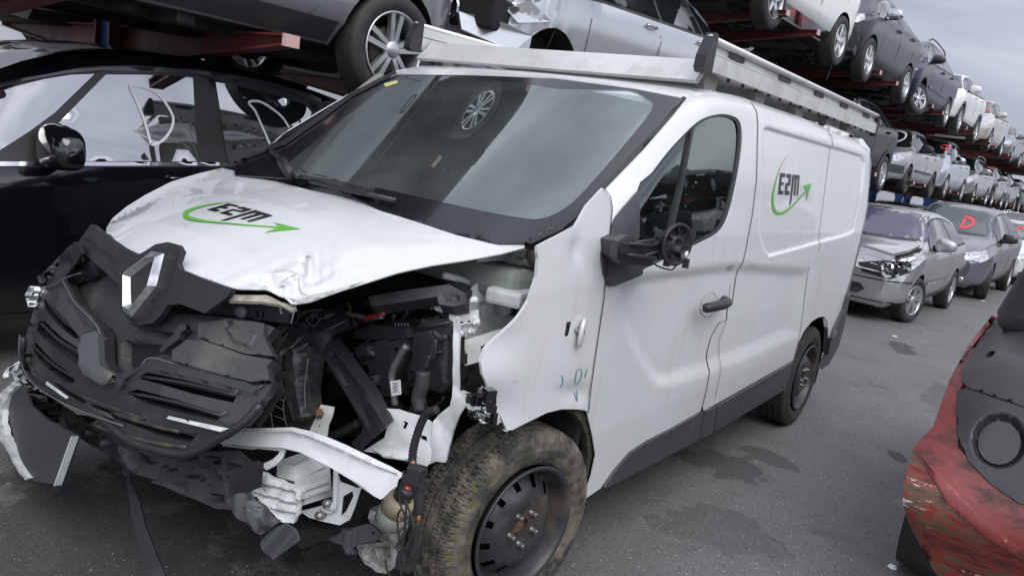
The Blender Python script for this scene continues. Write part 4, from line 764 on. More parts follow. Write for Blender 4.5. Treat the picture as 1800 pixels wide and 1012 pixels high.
# hanging black plastic piece
PQ = plane(at(440, 920, 'X', -.92), (-1, -.35, .25))
sheet('hanging_plastic', z5((95, 560), (150, 530), (205, 535), (245, 575), (290, 620), (335, 660), (300, 690), (250, 720), (215, 690), (160, 650), (115, 605)), PQ, M_clad, van, th=.01, step=5, disp=[(z5((205, 540), (330, 660), (250, 715), (200, 600)), -.03, 6)], crumple=lambda P, X: .006*np.sin(P[:, 0]*.2))
sheet('hanging_plastic', z5((258, 745), (300, 700), (380, 658), (442, 738), (370, 790), (310, 830), (285, 790)), PQ, M_clad, van, th=.008, off=.01, step=5, crumple=lambda P, X: .008*np.sin(P[:, 0]*.12+P[:, 1]*.1))
# ---- headlamp panel, struts, air box and the rest of the engine bay
PP = plane((-.56, -.35, .7), (-1, -.3, .15))
post = zn((110, 310), (180, 190), (240, 200), (320, 238), (460, 200), (430, 280), (385, 380), (375, 460), (360, 580), (370, 720), (345, 770), (330, 840), (240, 850), (165, 835), (150, 700), (125, 480))
pc = [zn((130, 480), (210, 505), (215, 555), (140, 530)), zn((140, 545), (215, 575), (205, 620), (148, 590)), zn((148, 600), (225, 640), (235, 680), (155, 650)), zn((158, 665), (235, 700), (240, 735), (160, 720)), zn((165, 735), (240, 760), (235, 800), (165, 790)), zn((285, 310), (350, 290), (350, 340), (300, 370)), zn((130, 330), (195, 340), (195, 440), (150, 420))]
sheet('headlamp_panel', post, PP, M_blkd, van, th=.02, step=5, extra=[inset(c_, 1.5) for c_ in pc], disp=[(c_, .06, 2) for c_ in pc]+[(zn((200, 340), (290, 300), (300, 480), (310, 620), (350, 770), (250, 800), (200, 620)), -.05, 5)], crumple=wob(.010, 40, 6))
PT = plane((-.50, -.4, .90), (-.4, -.2, 1))
top = zn((40, 280), (90, 200), (200, 90), (260, 80), (400, 80), (480, 85), (520, 60), (525, 110), (560, 125), (558, 150), (460, 200), (320, 236), (240, 210), (190, 190), (110, 310))
tcell = [zn((60, 270), (100, 220), (170, 200), (110, 290)), zn((215, 110), (290, 100), (280, 140), (230, 170)), zn((310, 110), (360, 105), (380, 150), (330, 190), (300, 150)), zn((390, 130), (470, 110), (440, 150), (390, 170)), zn((240, 180), (300, 190), (310, 215), (250, 200))]
sheet('headlamp_panel', top, PT, M_blkd, van, th=.03, step=4, extra=[inset(c_, 1.2) for c_ in tcell], disp=[(c_, .04, 1.8) for c_ in tcell])
b = MB(); q = Vector(hit(*rays(zn((150, 355))), PP)[0]); b.tube([q, q+Vector((-.035, -.01, 0))], [.016, .012], 8); b.build('panel_bolt', mat('zinc_bolt', (.35, .34, .32), .35), van)
def beam3(name, quad, xs_, d, m=M_blkd, bev=True):
    b = MB(); b.prism([at(*p, 'X', x) for p, x in zip(zn(*quad), xs_)], d); return b.build(name, m, van)
beam3('slanted_strut', ((385, 385), (432, 285), (700, 640), (790, 830), (700, 912), (600, 740)), (-.45, -.45, -.50, -.54, -.54, -.50), (.05, .02, 0))
beam3('slanted_strut', ((600, 750), (640, 830), (700, 912), (630, 990), (568, 935), (655, 850)), (-.50, -.52, -.54, -.54, -.52, -.50), (.05, .03, 0), M_blk)
sheet('slanted_strut', zn((392, 388), (436, 300), (690, 640), (780, 825), (706, 892), (600, 725)), lambda X: np.interp(X[:, 2], [.6, .75, 1.0], [-.553, -.52, -.463])-X[:, 0], M_blkd, van, th=.004, step=6, disp=[(zn((410, 390), (440, 325), (680, 640), (760, 820), (706, 870), (615, 725)), .012, 5)])
sheet('bumper_bracket', zn((398, 685), (482, 700), (470, 760), (445, 820), (436, 884), (380, 868), (330, 846), (360, 780)), PP, M_whited, van, th=.006, off=.02, step=4, holes=[zn((382, 812), (394, 812), (394, 825), (382, 825))])
b = MB(); q = Vector(hit(*rays(zn((405, 735))), PP)[0])+Vector((-.02, 0, 0)); b.tube([q, q+Vector((-.008, -.002, 0))], .016, 6); b.tube([q, q+Vector((-.018, -.006, 0))], .009, 6); b.build('flange_bolt', M_rust, van)
bars('edge_highlight', [zn((110, 320), (125, 480), (150, 700), (165, 833)), zn((210, 340), (215, 500), (238, 600), (228, 690), (248, 800)), zn((285, 340), (300, 480), (310, 620), (352, 770)), zn((130, 480), (212, 512)), zn((142, 548), (215, 582)), zn((150, 605), (228, 645)), zn((158, 668), (236, 705)), zn((165, 735), (240, 765)), zn((110, 315), (140, 350), (145, 420), (205, 462)), zn((385, 380), (375, 460), (362, 580), (372, 720)), zn((215, 350), (290, 300), (330, 250)), zn((240, 380), (380, 290))], PP, M_worn, .0016, .052)
bars('edge_highlight', [zn((110, 308), (185, 190), (320, 237), (460, 200), (558, 150)), zn((230, 175), (292, 100), (400, 85)), zn((300, 150), (340, 120), (385, 150), (345, 190), (300, 150)), zn((240, 175), (310, 215)), zn((380, 150), (470, 110)), zn((205, 330), (290, 250)), zn((130, 300), (200, 215))], PT, M_worn, .0016, .012)
# radiator
b = MB(); b.box((-.50, .12, .62), (.03, .85, .5)); 
for k in range(40): b.box((-.518, .12, .39+k*.0122), (.006, .84, .004))
b.build('radiator', mat('radiator_fins', (.018, .018, .02), .6), van)
b = MB(); p_ = spline(PH(zn((440, 890), (520, 860), (610, 805)), -.42), 5, False); b.tube(p_, .014, 8); b.build('coolant_pipe', M_rub, van)
# air filter box, battery, ducts
def pbox(name, quad, x, d, m, disp=(), f=ze):
    o1 = f(*quad); return sheet(name, o1, PX(x), m, van, th=d, step=7, disp=disp, extra=[dd[0] for dd in disp])
pbox('air_filter_box', ((800, 430), (860, 370), (960, 350), (1005, 400), (1005, 640), (950, 685), (880, 660), (800, 650)), -.33, .05, M_blkd, [(ze((840, 420), (930, 400), (960, 440), (900, 600), (830, 590)), -.02, 3), (ze((970, 430), (990, 430), (985, 640), (960, 650)), .02, 3)])
bb = MB()
for a_, c_ in (((810, 470), (900, 640)), ((900, 470), (810, 640)), ((800, 520), (960, 500)), ((830, 400), (990, 370))): bb.tube([at(*ze(a_)[0], 'X', -.338), at(*ze(c_)[0], 'X', -.338)], .004, 5)
bb.build('box_rib', M_blkd, van)
pbox('battery_cover', ((560, 410), (640, 380), (790, 400), (800, 440), (700, 450), (560, 440)), -.36, .22, M_blkd)
pbox('battery', ((565, 480), (680, 450), (720, 460), (715, 700), (640, 700), (625, 560), (570, 560)), -.38, .2, M_blk, [(ze((650, 600), (690, 600), (690, 650), (650, 650)), -.03, 2), (ze((585, 490), (650, 470), (660, 520), (590, 540)), -.02, 3)])
pbox('relay_box', ((700, 460), (790, 440), (795, 500), (720, 690), (700, 690)), -.36, .15, M_blkd, [(ze((715, 490), (760, 480), (750, 560), (715, 600)), .03, 3)])
pbox('engine_cover', ((430, 470), (560, 480), (640, 500), (600, 700), (450, 720)), -.25, .1, M_under)
PTt = PZ(1.02)
sheet('air_intake_duct', ze((625, 255), (800, 225), (960, 205), (985, 200), (1056, 240), (1056, 290), (1000, 300), (940, 290), (930, 255), (780, 280), (640, 300)), plane(at(*ze((900, 260))[0], 'X', -.36), (-.8, -.2, .7)), M_blkd, van, th=.05, step=6, disp=[(ze((945, 235), (1000, 230), (1040, 255), (1030, 280), (960, 275)), .015, 4), (ze((970, 250), (1010, 250), (1010, 268), (970, 268)), -.015, 3)])
b = MB(); P4 = lambda pts, x: [at(*p, 'X', x) for p in ze(*pts)]
b.tube(spline(P4([(870, 590), (865, 650), (850, 700), (855, 760)], -.40), 5, False), [.022]*16, 12); b.build('air_hose', mat('grey_hose', (.035, .035, .036), .55), van)
b = MB(); b.tube(spline(P4([(795, 475), (755, 540), (730, 600), (735, 660), (745, 740)], -.42), 5, False), .011, 8); b.tube(spline(P4([(530, 330), (620, 350), (690, 345)], -.4), 5, False), .008, 6); b.build('coolant_pipe', mat('foil_hose', (.13, .13, .13), .4, metal=.4), van)
sheet('paper_label', ze((722, 632), (768, 626), (772, 690), (730, 698)), PX(-.44), mat('label_paper', (.7, .7, .68), .6), van, th=.001, step=6)
b = MB()
for k in range(7):
    y_ = 640+k*6.5; b.prism([at(*p, 'X', -.442) for p in ze((732+(k % 3)*3, y_), (762-(k % 2)*8, y_-3), (762-(k % 2)*8, y_-1), (732+(k % 3)*3, y_+2))], (-.0004, 0, 0))
b.build('label_print', M_log, van)
b = MB(); b.tube(spline(P4([(610, 355), (650, 345), (700, 330)], -.40), 4, False), [.010]*8+[.005], 8); b.build('battery_clamp', mat('dull_red_clamp', (.16, .012, .012), .5), van)
b = MB()
for k in range(5): b.tube(P4([(745+k*14, 372), (748+k*14, 392)], -.38), .003, 5)
rr_ = np.random.RandomState(5)
for k in range(26):
    x0, y0 = rr_.uniform(560, 1000), rr_.uniform(300, 720); a_ = rr_.uniform(0, 6.28); l_ = rr_.uniform(40, 130)
    b.tube(spline(P4([(x0, y0), (x0+l_*math.cos(a_)*.5, y0+l_*math.sin(a_)*.5+15), (x0+l_*math.cos(a_), y0+l_*math.sin(a_))], rr_.uniform(-.36, -.2)), 3, False), rr_.uniform(.004, .010), 6)
for k in range(18):
    b.box(at(*ze((rr_.uniform(470, 980), rr_.uniform(330, 740)))[0], 'X', rr_.uniform(-.33, -.15)), tuple(rr_.uniform(.02, .09, 3)), rr_.uniform(0, 1), bev=.004)
b.build('engine_clutter', M_blkd, van)
b = MB()
for k in range(9): b.prism([at(*p, 'X', -.40) for p in ze((760+k*13, 685+k*4), (766+k*13, 684+k*4), (780+k*13, 735+k*3), (774+k*13, 737+k*3))], (0, 0, .004))
b.build('finned_cooler', mat('grey_fins', (.2, .2, .19), .5), van)
# white inner structure
sheet('inner_rail_panel', ze((690, 752), (762, 756), (800, 770), (870, 790), (905, 810), (918, 830), (905, 985), (890, 1008), (800, 985), (740, 975), (640, 945), (606, 940), (700, 880), (720, 790)), plane((-.52, -.62, .65), (-1, -.5, .1)), M_whited, van, th=.006, step=5, holes=[ze((780, 805), (805, 815), (790, 848), (778, 838), (788, 822)), ze((855, 870), (885, 875), (890, 900), (865, 890))], disp=[(ze((640, 930), (740, 940), (860, 960), (800, 985), (700, 975)), -.02, 5)], crumple=wob(.008, 60, 7))
sheet('inner_rail_panel', ze((915, 810), (940, 780), (990, 740), (1000, 700), (1005, 560), (1003, 350), (1025, 350), (1030, 560), (1025, 680), (1060, 740), (1030, 790), (1000, 860), (985, 920), (970, 990), (930, 985), (890, 1005), (905, 985)), plane((-.45, -.72, .7), (-1, -.35, 0)), M_whited, van, th=.015, step=5, crumple=wob(.012, 45, 9))
sheet('lamp_bracket', ze((985, 325), (1115, 315), (1118, 375), (1100, 425), (1030, 435), (1025, 415), (985, 415)), plane((-.33, -.68, 1.0), (-1, -.4, 0)), M_whited, van, th=.006, step=3, off=.0, holes=[ze((993, 393), (1012, 393), (1012, 410), (993, 410)), spline(ze((1045, 362), (1056, 366), (1045, 372), (1036, 368)), 2), spline(ze((1078, 358), (1088, 362), (1078, 368), (1070, 364)), 2)], disp=[(ze((1018, 350), (1110, 340), (1112, 378), (1020, 388)), -.012, 2)])
sheet('lamp_bracket', ze((905, 290), (960, 300), (990, 320), (960, 325), (925, 315)), plane((-.36, -.66, 1.0), (-.6, -.4, .6)), M_whited, van, th=.004, step=4)
sheet('inner_wing_panel', za((130, 300), (150, 250), (170, 235), (215, 230), (240, 200), (330, 195), (385, 180), (400, 165), (455, 250), (440, 330), (380, 410), (320, 460), (200, 500), (75, 530), (75, 500), (130, 480), (185, 470), (180, 380), (130, 370)), plane((-.2, -.60, 1.0), (-.38, -1, .0)), M_whited, van, th=.006, step=5, disp=[(za((185, 330), (230, 330), (235, 450), (180, 460)), .02, 4), (za((250, 230), (330, 220), (330, 400), (260, 430)), .012, 10)])
sheet('inner_wing_panel', za((75, 535), (200, 500), (330, 458), (360, 450), (420, 420), (300, 520), (195, 560), (190, 640), (120, 660), (65, 645), (70, 600), (125, 590), (75, 570)), plane((-.25, -.70, .9), (-.5, -.8, .8)), M_whited, van, th=.01, step=5)
sheet('inner_rail_panel', za((75, 592), (122, 600), (122, 655), (66, 648)), plane((-.34, -.72, .9), (-1, -.4, 0)), M_under, van, th=.004, step=5)
sheet('strut_tower', za((60, 650), (190, 640), (200, 700), (220, 790), (235, 830), (60, 800)), plane((-.1, -.62, .75), (-.4, -1, 0)), mat('grey_primer_steel', (.05, .05, .048), .6, dirt=(.09, .08, .06)), van, th=.004, step=7, disp=[(za((100, 735), (130, 720), (125, 760), (100, 765)), .05, 2), (za((130, 660), (180, 650), (200, 790), (120, 780)), .02, 5)])
sheet('wing_bracket', za((55, 790), (130, 800), (165, 830), (200, 765), (230, 800), (290, 900), (300, 960), (275, 975), (235, 965), (190, 960), (150, 900), (100, 870), (50, 880)), plane((-.36, -.82, .72), (-1, -.6, .1)), M_whited, van, th=.006, step=4, crumple=lambda P, X: .008*np.sin(P[:, 0]*.3+P[:, 1]*.2))
b = MB()
for k in range(14):
    b.box(at(*za((rr_.uniform(140, 260), rr_.uniform(790, 940)))[0], 'X', -.42), tuple(rr_.uniform(.01, .04, 3)), rr_.uniform(0, 3), bev=.002)
b.build('headlamp_remains', M_gloss, van)
b = MB()
for k in range(5): b.box(at(*za((rr_.uniform(170, 250), rr_.uniform(850, 930)))[0], 'X', -.44), tuple(rr_.uniform(.008, .02, 3)), rr_.uniform(0, 3), bev=.002)
b.build('headlamp_remains', M_chr, van)
b = MB(); bolts = [(163, 318), (92, 492), (150, 478), (175, 432), (78, 455)]
for p in bolts: q = Vector(hit(*rays(za(p)), plane((-.33, -.68, 1.0), (-1, -.4, 0)))[0]); b.tube([q, q+Vector((-.012, -.004, 0))], .012, 8); b.tube([q, q+Vector((-.028, -.01, 0))], .006, 8)
b.build('flange_bolt', mat('white_bolt', (.55, .56, .56), .4), van)
b = MB(); b.box(at(*za((385, 285))[0], 'Y', -.74), (.24, .12, .05), .25, bev=.012); b.build('hinge_box', M_whited, van)
q = at(*za((320, 355))[0], 'Y', -.68); b = MB(); b.cur = 0; b.tube([q, q+Vector((.22, -.02, -.03))], .028, 14); b.cur = 1; b.tube([q+Vector((-.02, 0, 0)), q], .034, 14); b.build('gas_damper', [M_rub, M_whited], van)
sheet('hinge_arm', za((178, 98), (290, 88), (340, 68), (378, 62), (385, 95), (360, 120), (430, 115), (445, 95), (460, 60), (490, 60), (450, 180), (420, 190), (400, 140), (350, 140), (320, 110), (180, 122)), PY(-.66), M_whited, van, th=.006, step=5, holes=[spline(za((345, 78), (357, 82), (352, 95), (340, 90)), 2)])
sheet('hinge_arm', za((425, 160), (445, 165), (442, 192), (415, 190)), PY(-.76), M_whited, van, th=.01, step=3, holes=[za((430, 170), (438, 172), (436, 184), (426, 182))])
b = MB(); b.tube([at(*za(p)[0], 'Y', -.6) for p in ((0, 190), (100, 215), (150, 245))], .012, 6); b.build('hinge_arm', M_whited, van)
b = MB(); b.prism([at(*p, 'X', -.2) for p in za((0, 235), (60, 240), (110, 300), (105, 350), (40, 365), (0, 330))], (.1, .05, 0)); b.build('fuse_box', M_blkd, van)
# strap hanging down to the ground
st = z4((622, 462), (655, 475), (660, 540), (690, 590), (715, 660), (740, 760), (790, 890), (840, 1012), (850, 1060), (760, 1060), (735, 960), (700, 850), (670, 720), (650, 590), (632, 540))
def Fst(X): return (np.interp(X[:, 2], [-.1, .02, .30], [-.98, -.95, -.78])-X[:, 0])
sheet('torn_undertray_strap', st, Fst, M_blkd, van, th=.006, step=6, crumple=wob(.006, 90, 12), t=(.25, 4))
# ---- cab interior
M_trim = mat('grey_green_trim', (.22, .25, .23), .8, var=.1); M_seat = mat('dark_seat_cloth', (.03, .032, .033), .9)
b = MB(); b.box((.18, 0, 1.10), (.55, 1.56, .10), Matrix.Rotation(R_(4), 3, 'Y'), bev=.03); b.box((.42, 0, .90), (.2, 1.5, .4), bev=.05); b.box((.33, -.42, 1.18), (.32, .46, .10), bev=.04); b.box((.28, .12, 1.16), (.2, .3, .04), bev=.02)
b.build('dashboard', M_trim, van)
b = MB()
for k in range(10): b.box((.05+.02*abs(k-4.5)/4, .55-k*.045-.02, 1.165), (.05, .034, .01), .3)
b.build('demister_vent', M_blk, van)
b = MB(); Mx = Matrix.Translation((.60, -.42, 1.20)) @ Matrix.Rotation(R_(-62), 4, 'Y'); ring = [Mx @ Vector((.19*math.cos(a), .19*math.sin(a), 0)) for a in np.linspace(0, 2*math.pi, 33)]
b.tube(ring, .016, 8); b.tube([Mx @ Vector((-.18, 0, 0)), Mx @ Vector((.18, 0, 0))], .02, 6); b.tube([Mx @ Vector((0, 0, 0)), Mx @ Vector((0, -.18, 0))], .02, 6); b.box(Mx @ Vector((0, 0, 0)), (.1, .1, .05), bev=.02)
b.build('steering_wheel', M_blk, van)
b = MB()
for y in (-.42, .20, .58): b.box((1.08, y, 1.02), (.14, .44, .62), Matrix.Rotation(R_(12), 3, 'Y'), bev=.05); b.box((1.15, y, 1.45), (.10, .26, .2), Matrix.Rotation(R_(10), 3, 'Y'), bev=.04); b.box((.88, y, .72), (.5, .46, .16), bev=.05)
b.build('seats', M_seat, van)
b = MB(); b.box((1.36, 0, 1.05), (.02, 1.62, 1.45)); b.build('bulkhead', mat('bulkhead_grey', (.09, .095, .095), .7), van)
b = MB(); b.box((2.7, 0, 1.05), (2.55, 1.5, 1.4)); b.build('cargo_liner', M_dark, van)
b = MB(); b.box((.6, 0, .48), (1.6, 1.5, .04)); b.box((.85, -.80, .8), (.8, .03, .72)); b.box((.55, .80, .8), (1.3, .03, .72)); b.build('cab_floor', M_dark, van)
b = MB(); b.box((1.12, 0, 1.80), (.44, 1.3, .02)); b.build('headlining', mat('beige_headlining', (.22, .225, .21), .9), van)
b = MB(); b.tube([(-.0, .76, 1.22), (.35, .755, 1.47), (.68, .73, 1.74)], .05, 8); b.build('pillar_lining', mat('beige_lining', (.20, .21, .18), .9), van)
b = MB(); b.tube([(-.0, -.78, 1.20), (.35, -.775, 1.44), (.66, -.75, 1.70)], .04, 8); b.build('pillar_lining', mat('beige_lining', (.20, .21, .18), .9), van)
# ---- roof rack
RY = -.79; RX0, RX1 = .93, 3.92
def rail(sgn):
    y = RY*-sgn if sgn > 0 else RY
    y = sgn*.79
    b = MB(); P = 0
    def bar(z0, z1, dy, th_): 
        b.prism([(RX0, y+dy, 1.938+z0), (RX1, y+dy, 1.975+z0), (RX1, y+dy, 1.975+z1), (RX0, y+dy, 1.938+z1)], (0, sgn*th_, 0))
    bar(0, .064, 0, .028); bar(.068, .074, 0.002, .020); bar(.074, .112, .003, .006)
    o = b.build('rack_rail', M_alu, van)
    bt = MB(); bt.tube([(RX0, y+sgn*.014, 1.938+.120), (RX1, y+sgn*.014, 1.975+.120)], .0145, 14); bt.build('rack_rail', M_alu, van)
    # oval cut-outs read as dark windows through the web
    b2 = MB(); 
    for x in (1.25, 1.9, 2.5, 3.05, 3.65):
        zb = 1.938+(x-RX0)/(RX1-RX0)*.037; oval = [(x+.085*math.copysign(abs(math.cos(a))**.6, math.cos(a)), y+sgn*.0105, zb+.093+.015*math.copysign(abs(math.sin(a))**.6, math.sin(a))) for a in np.linspace(0, 2*math.pi, 17)[:-1]]
        b2.prism(oval, (0, sgn*.0012, 0))
    b2.build('rail_cutout', M_blk, van)
    b3 = MB(); b3.prism([(RX0, y+sgn*.0005, 1.938+.064), (RX1, y+sgn*.0005, 1.975+.064), (RX1, y+sgn*.0005, 1.975+.068), (RX0, y+sgn*.0005, 1.938+.068)], (0, sgn*.02, 0)); b3.build('rail_groove', M_dark, van)
    cp = MB(); o1 = [(RX0-.03, 0, -.015), (RX0+.035, 0, -.012), (RX0+.035, 0, .138), (RX0+.008, 0, .142), (RX0-.045, 0, .05), (RX0-.05, 0, .0)]
    cp.prism([(p[0], y-sgn*.01, 1.938+p[2]) for p in o1], (0, sgn*.045, 0)); cp.build('rail_end_cap', M_blk, van)
    cp = MB(); cp.box((RX1+.006, y+sgn*.01, 1.975+.055), (.018, .05, .15), bev=.006); cp.build('rail_end_cap', M_blk, van)
    for x in (1.12, 1.72, 2.35, 2.95, 3.45):
        zb = 1.938+(x-RX0)/(RX1-RX0)*.037; f = MB(); f.prism([(x-.07, y-sgn*.03, zb), (x+.07, y-sgn*.03, zb), (x+.05, y-sgn*.03, zb-.12), (x-.05, y-sgn*.03, zb-.12)], (0, -sgn*.05, 0)); f.build('rack_foot', mat('galvanised_foot', (.30, .29, .27), .5, metal=.3), van)
    bt = MB()
    for x in np.arange(1.2, 3.9, .17): zb = 1.938+(x-RX0)/(RX1-RX0)*.037; bt.tube([(x, y+sgn*.01, zb), (x, y+sgn*.01, zb-.014)], .007, 6)
    bt.build('rack_bolts', M_blk, van)
rail(-1); rail(1)
# front deflector and slats across
dfl = MB(); dfl.prism([(RX0+.02, -.775, 1.885), (RX0+.025, -.775, 1.90), (RX0+.11, -.775, 1.985), (RX0+.105, -.775, 1.99), (RX0+.0, -.775, 1.895)], (0, 1.55, 0)); o = dfl.build('rack_deflector', M_alu, van)
df2 = MB(); df2.prism([(RX0+.015, -.775, 1.895), (RX0+.03, -.775, 1.885), (RX0+.12, -.775, 1.97), (RX0+.105, -.775, 1.985)], (0, 1.55, 0)); df2.build('rack_deflector', M_alu, van)
sl_ = MB()
for k in range(34):
    x = 1.16+k*.082; zb = 1.955+(x-RX0)/(RX1-RX0)*.037; sl_.box((x, 0, zb), (.074, 1.54, .018), bev=.004)
sl_.build('rack_slats', mat('white_rack_slats', (.72, .72, .70), .5), van)
# ================================================================== car builder (all cars but the van)
def paint(name, col, metal=.5, rough=.30, coat=.6, spec=.5, dirt=(.20, .19, .17), dlo=.62, dhi=1.1):
    dirt = tuple(.5*a+.5*b for a, b in zip(dirt, col))
    return mat(name, col, rough, spec=spec, metal=metal, coat=coat, dirt=dirt, dscale=2.5, dlo=dlo, dhi=dhi)
WB_CACHE = {}
def rim_mesh(kind, R):
    k = (kind, round(R, 3))
    if k in WB_CACHE: return WB_CACHE[k]
    b = MB(); b.lathe([(R, -.085), (R+.006, -.095), (R-.006, -.097), (R-.012, -.085), (R-.022, -.04), (R-.03, .06), (R, .08)], 40)
    if kind == 'steel':
        n = 60; rr = [R-.02, R-.04, R-.055, .11, .08, .04, 0]; hh = [-.05, -.06, -.07, -.075, -.07, -.06, -.06]; vs = [(r*math.cos(2*math.pi*q/n), h, r*math.sin(2*math.pi*q/n)) for r, h in zip(rr, hh) for q in range(n)]
        b.smooth = True; b.add(vs, [(i*n+q, i*n+(q+1) % n, (i+1)*n+(q+1) % n, (i+1)*n+q) for i in range(6) for q in range(n) if not (i == 1 and q % 5 < 2)])
    elif kind == 'cover':
        b.smooth = True; b.lathe([(R-.01, -.09), (R-.03, -.10), (.05, -.11), (0, -.112)], 30)
        b.smooth = False
        for q in range(9): a = 2*math.pi*q/9; b.box(((R-.06)*math.cos(a), -.108, (R-.06)*math.sin(a)), (.07, .012, .018), Matrix.Rotation(-a, 3, 'Y'))
    else:
        ns, dbl, w0, w1 = {'five': (5, 0, .038, .026), 'double': (5, 1, .015, .017), 'seven': (7, 0, .024, .018), 'ten': (10, 0, .014, .010), 'six': (6, 1, .012, .014), 'star': (5, 0, .055, .020)}[kind]
        for q in range(ns):
            for sd in ((-1, 1) if dbl else (0,)):
                a = 2*math.pi*q/ns+.3; o_ = sd*.17 if dbl else 0; oi = sd*.32 if dbl else 0; ri, ro = .045, R-.006
                def pt(r, aa, w_, h): c, s_ = math.cos(aa), math.sin(aa); return [(r*c-w_*s_*t, h, r*s_+w_*c*t) for t in (-1, 1)]
                p0 = pt(ri, a+oi, w0, -.078); p1 = pt(ro, a+o_, w1, -.088); q0 = pt(ri, a+oi, w0, -.04); q1 = pt(ro, a+o_, w1, -.05)
                b.add(p0+p1+q0+q1, [(0, 1, 3, 2), (4, 6, 7, 5), (0, 2, 6, 4), (1, 5, 7, 3)])
        b.lathe([(0, -.09), (.03, -.09), (.055, -.078), (.06, -.05)], 20)
    WB_CACHE[k] = b.mesh('rim'); return WB_CACHE[k]
TY = {}
def tymesh(R, r, wd):
    k = (round(R, 3), round(r, 3))
    if k not in TY: TY[k] = tyre_mesh('tyre', R, r, wd)
    return TY[k]
HUBD = None
def car_wheel(parent, x, y, side, R=.315, r=.205, kind='five', rimm=None, steer=0, camber=0, drop=0, wd=.2):
    m = MB().lathe([(0, -.02), (.13, -.02), (.14, 0), (.14, .08), (0, .08)], 20).mesh('wheel') if not WB_CACHE.get('drum') else WB_CACHE['drum']
    WB_CACHE['drum'] = m; o = link('wheel', m, mat('brake_disc', (.10, .09, .08), .5, metal=.5), parent); o.location = (x, y, R-drop); o.rotation_euler = (camber, 0, steer+(math.pi if side > 0 else 0))
    link('tyre', tymesh(R, r, wd), M_tyre, o); link('rim', rim_mesh(kind, r), rimm or M_alloy, o); return o
def sm(x, a, b): t = np.clip((x-a)/(b-a), 0, 1); return t*t*(3-2*t)
def make_body(sp):
    """lofted shell: profile (x,z) top line, plan width, tumblehome; front faces -X, front axle at x=0"""
    fo, wb, ro, W = sp['fo'], sp['wb'], sp['ro'], sp['W']; x0, x1 = -fo, wb+ro; prof = np.array(sp['prof'], float); belt = np.array(sp['belt'], float)
    n = 84; t = np.linspace(0, 1, n); xs = x0+(x1-x0)*(t+.0*t); xs = x0+(x1-x0)*(.5-.5*np.cos(math.pi*t))*.35+(x1-x0)*t*.65
    # smooth the profile with a spline
    pp = np.array(spline([tuple(p) for p in prof], 6, False)); top = np.interp(xs, pp[:, 0], pp[:, 1]); top = np.convolve(np.pad(top, 1, 'edge'), [.25, .5, .25], 'valid')
    zb = np.minimum(np.interp(xs, belt[:, 0], belt[:, 1]), top-.03); zs = sp.get('sill', .20)+.10*np.clip((x0+.10-xs)/.10, 0, 1)**2+.22*np.clip((xs-x1+.22)/.22, 0, 1)**2+.05*np.clip((xs-x1+.6)/.6, 0, 1)
    hw = W/2*(1-.27*np.clip((x0+.62-xs)/.62, 0, 1)**2.6-.20*np.clip((xs-x1+.55)/.55, 0, 1)**2.8); hw = hw-.03*sm(-xs, -wb*.5, fo)*0
    gw = np.clip((top-zb)/.42, 0, 1); rw = sp.get('rw', .60)*W/2/.5*.5; NV = 17; rows = []
    rr = W/2*sp.get('roofr', .66)
    for i in range(n):
        s = []; h = hw[i]; lz, uz, tz = zs[i], zb[i], top[i]
        # lower flank
        for k in range(7):
            u = k/6; z = lz+(uz-lz)*u; y = h*(1-.10*(1-u)**3-.035*(2*u-1.1)**2+.012*math.sin(u*9)); s.append((y if k else y*.93, z))
        ey = h*.965
        rt = (ey-.02)*(1-gw[i])+(rr*h/(W/2))*gw[i]; hgt = tz-uz
        cr = min(.10, hgt*.55)
        for k in range(1, 5): u = k/4; z = uz+(hgt-cr)*u; y = ey-(ey-rt)*(u**1.15)*(1 if hgt > .1 else .6); s.append((y-.012*min(1, hgt/.2), z))
        yb_, z_b = s[-1]
        for k in range(1, 5): a = math.pi/2*k/4; s.append((yb_-cr*1.3*(1-math.cos(a)), z_b+cr*.8*math.sin(a)))
        yb_, z_b = s[-1]
        for k in (1, 2): u = k/2; s.append((yb_*(1-u), z_b+(tz-z_b)*(1-(1-u)**2)))
        rows.append(s)
    m_ = len(rows[0]); vs = []; 
    for i in range(n):
        for (y, z) in rows[i]: vs.append((xs[i], -y, z))
        for (y, z) in rows[i][-2::-1]: vs.append((xs[i], y, z))
    M2 = 2*m_-1; fs = [(i*M2+k, i*M2+k+1, (i+1)*M2+k+1, (i+1)*M2+k) for i in range(n-1) for k in range(M2-1)]
    fs += [(i*M2+M2-1, i*M2, (i+1)*M2, (i+1)*M2+M2-1) for i in range(n-1)]
    fs += [tuple(range(M2-1, -1, -1)), tuple((n-1)*M2+k for k in range(M2))]
    if sp.get('dent'):
        V = np.array(vs)
        for (cx, cy, cz, r, d) in sp['dent']:
            D = np.linalg.norm((V-[cx, cy, cz])/r, axis=1); wgt = np.exp(-D**2); V += wgt[:, None]*np.array(d)
        rg = np.random.RandomState(4)
        for (cx, cy, cz, r, amp) in sp.get('crush', []):
            D = np.linalg.norm((V-[cx, cy, cz])/r, axis=1); wgt = np.exp(-D**2); V += (rg.uniform(-1, 1, V.shape)*amp)*wgt[:, None]
        vs = V.tolist()
    me = bpy.data.meshes.new('body'); me.from_pydata(vs, [], fs); me.update()
    bm = bmesh.new(); bm.from_mesh(me); bmesh.ops.recalc_face_normals(bm, faces=bm.faces[:]); bm.to_mesh(me); bm.free()
    me.polygons.foreach_set('use_smooth', [True]*len(me.polygons))
    o = bpy.data.objects.new('body', me); C.objects.link(o); me.materials.append(sp['paint']); me.materials.append(M_under)
    # wheel arches cut through
    ar = sp.get('archr', .365); cut = []
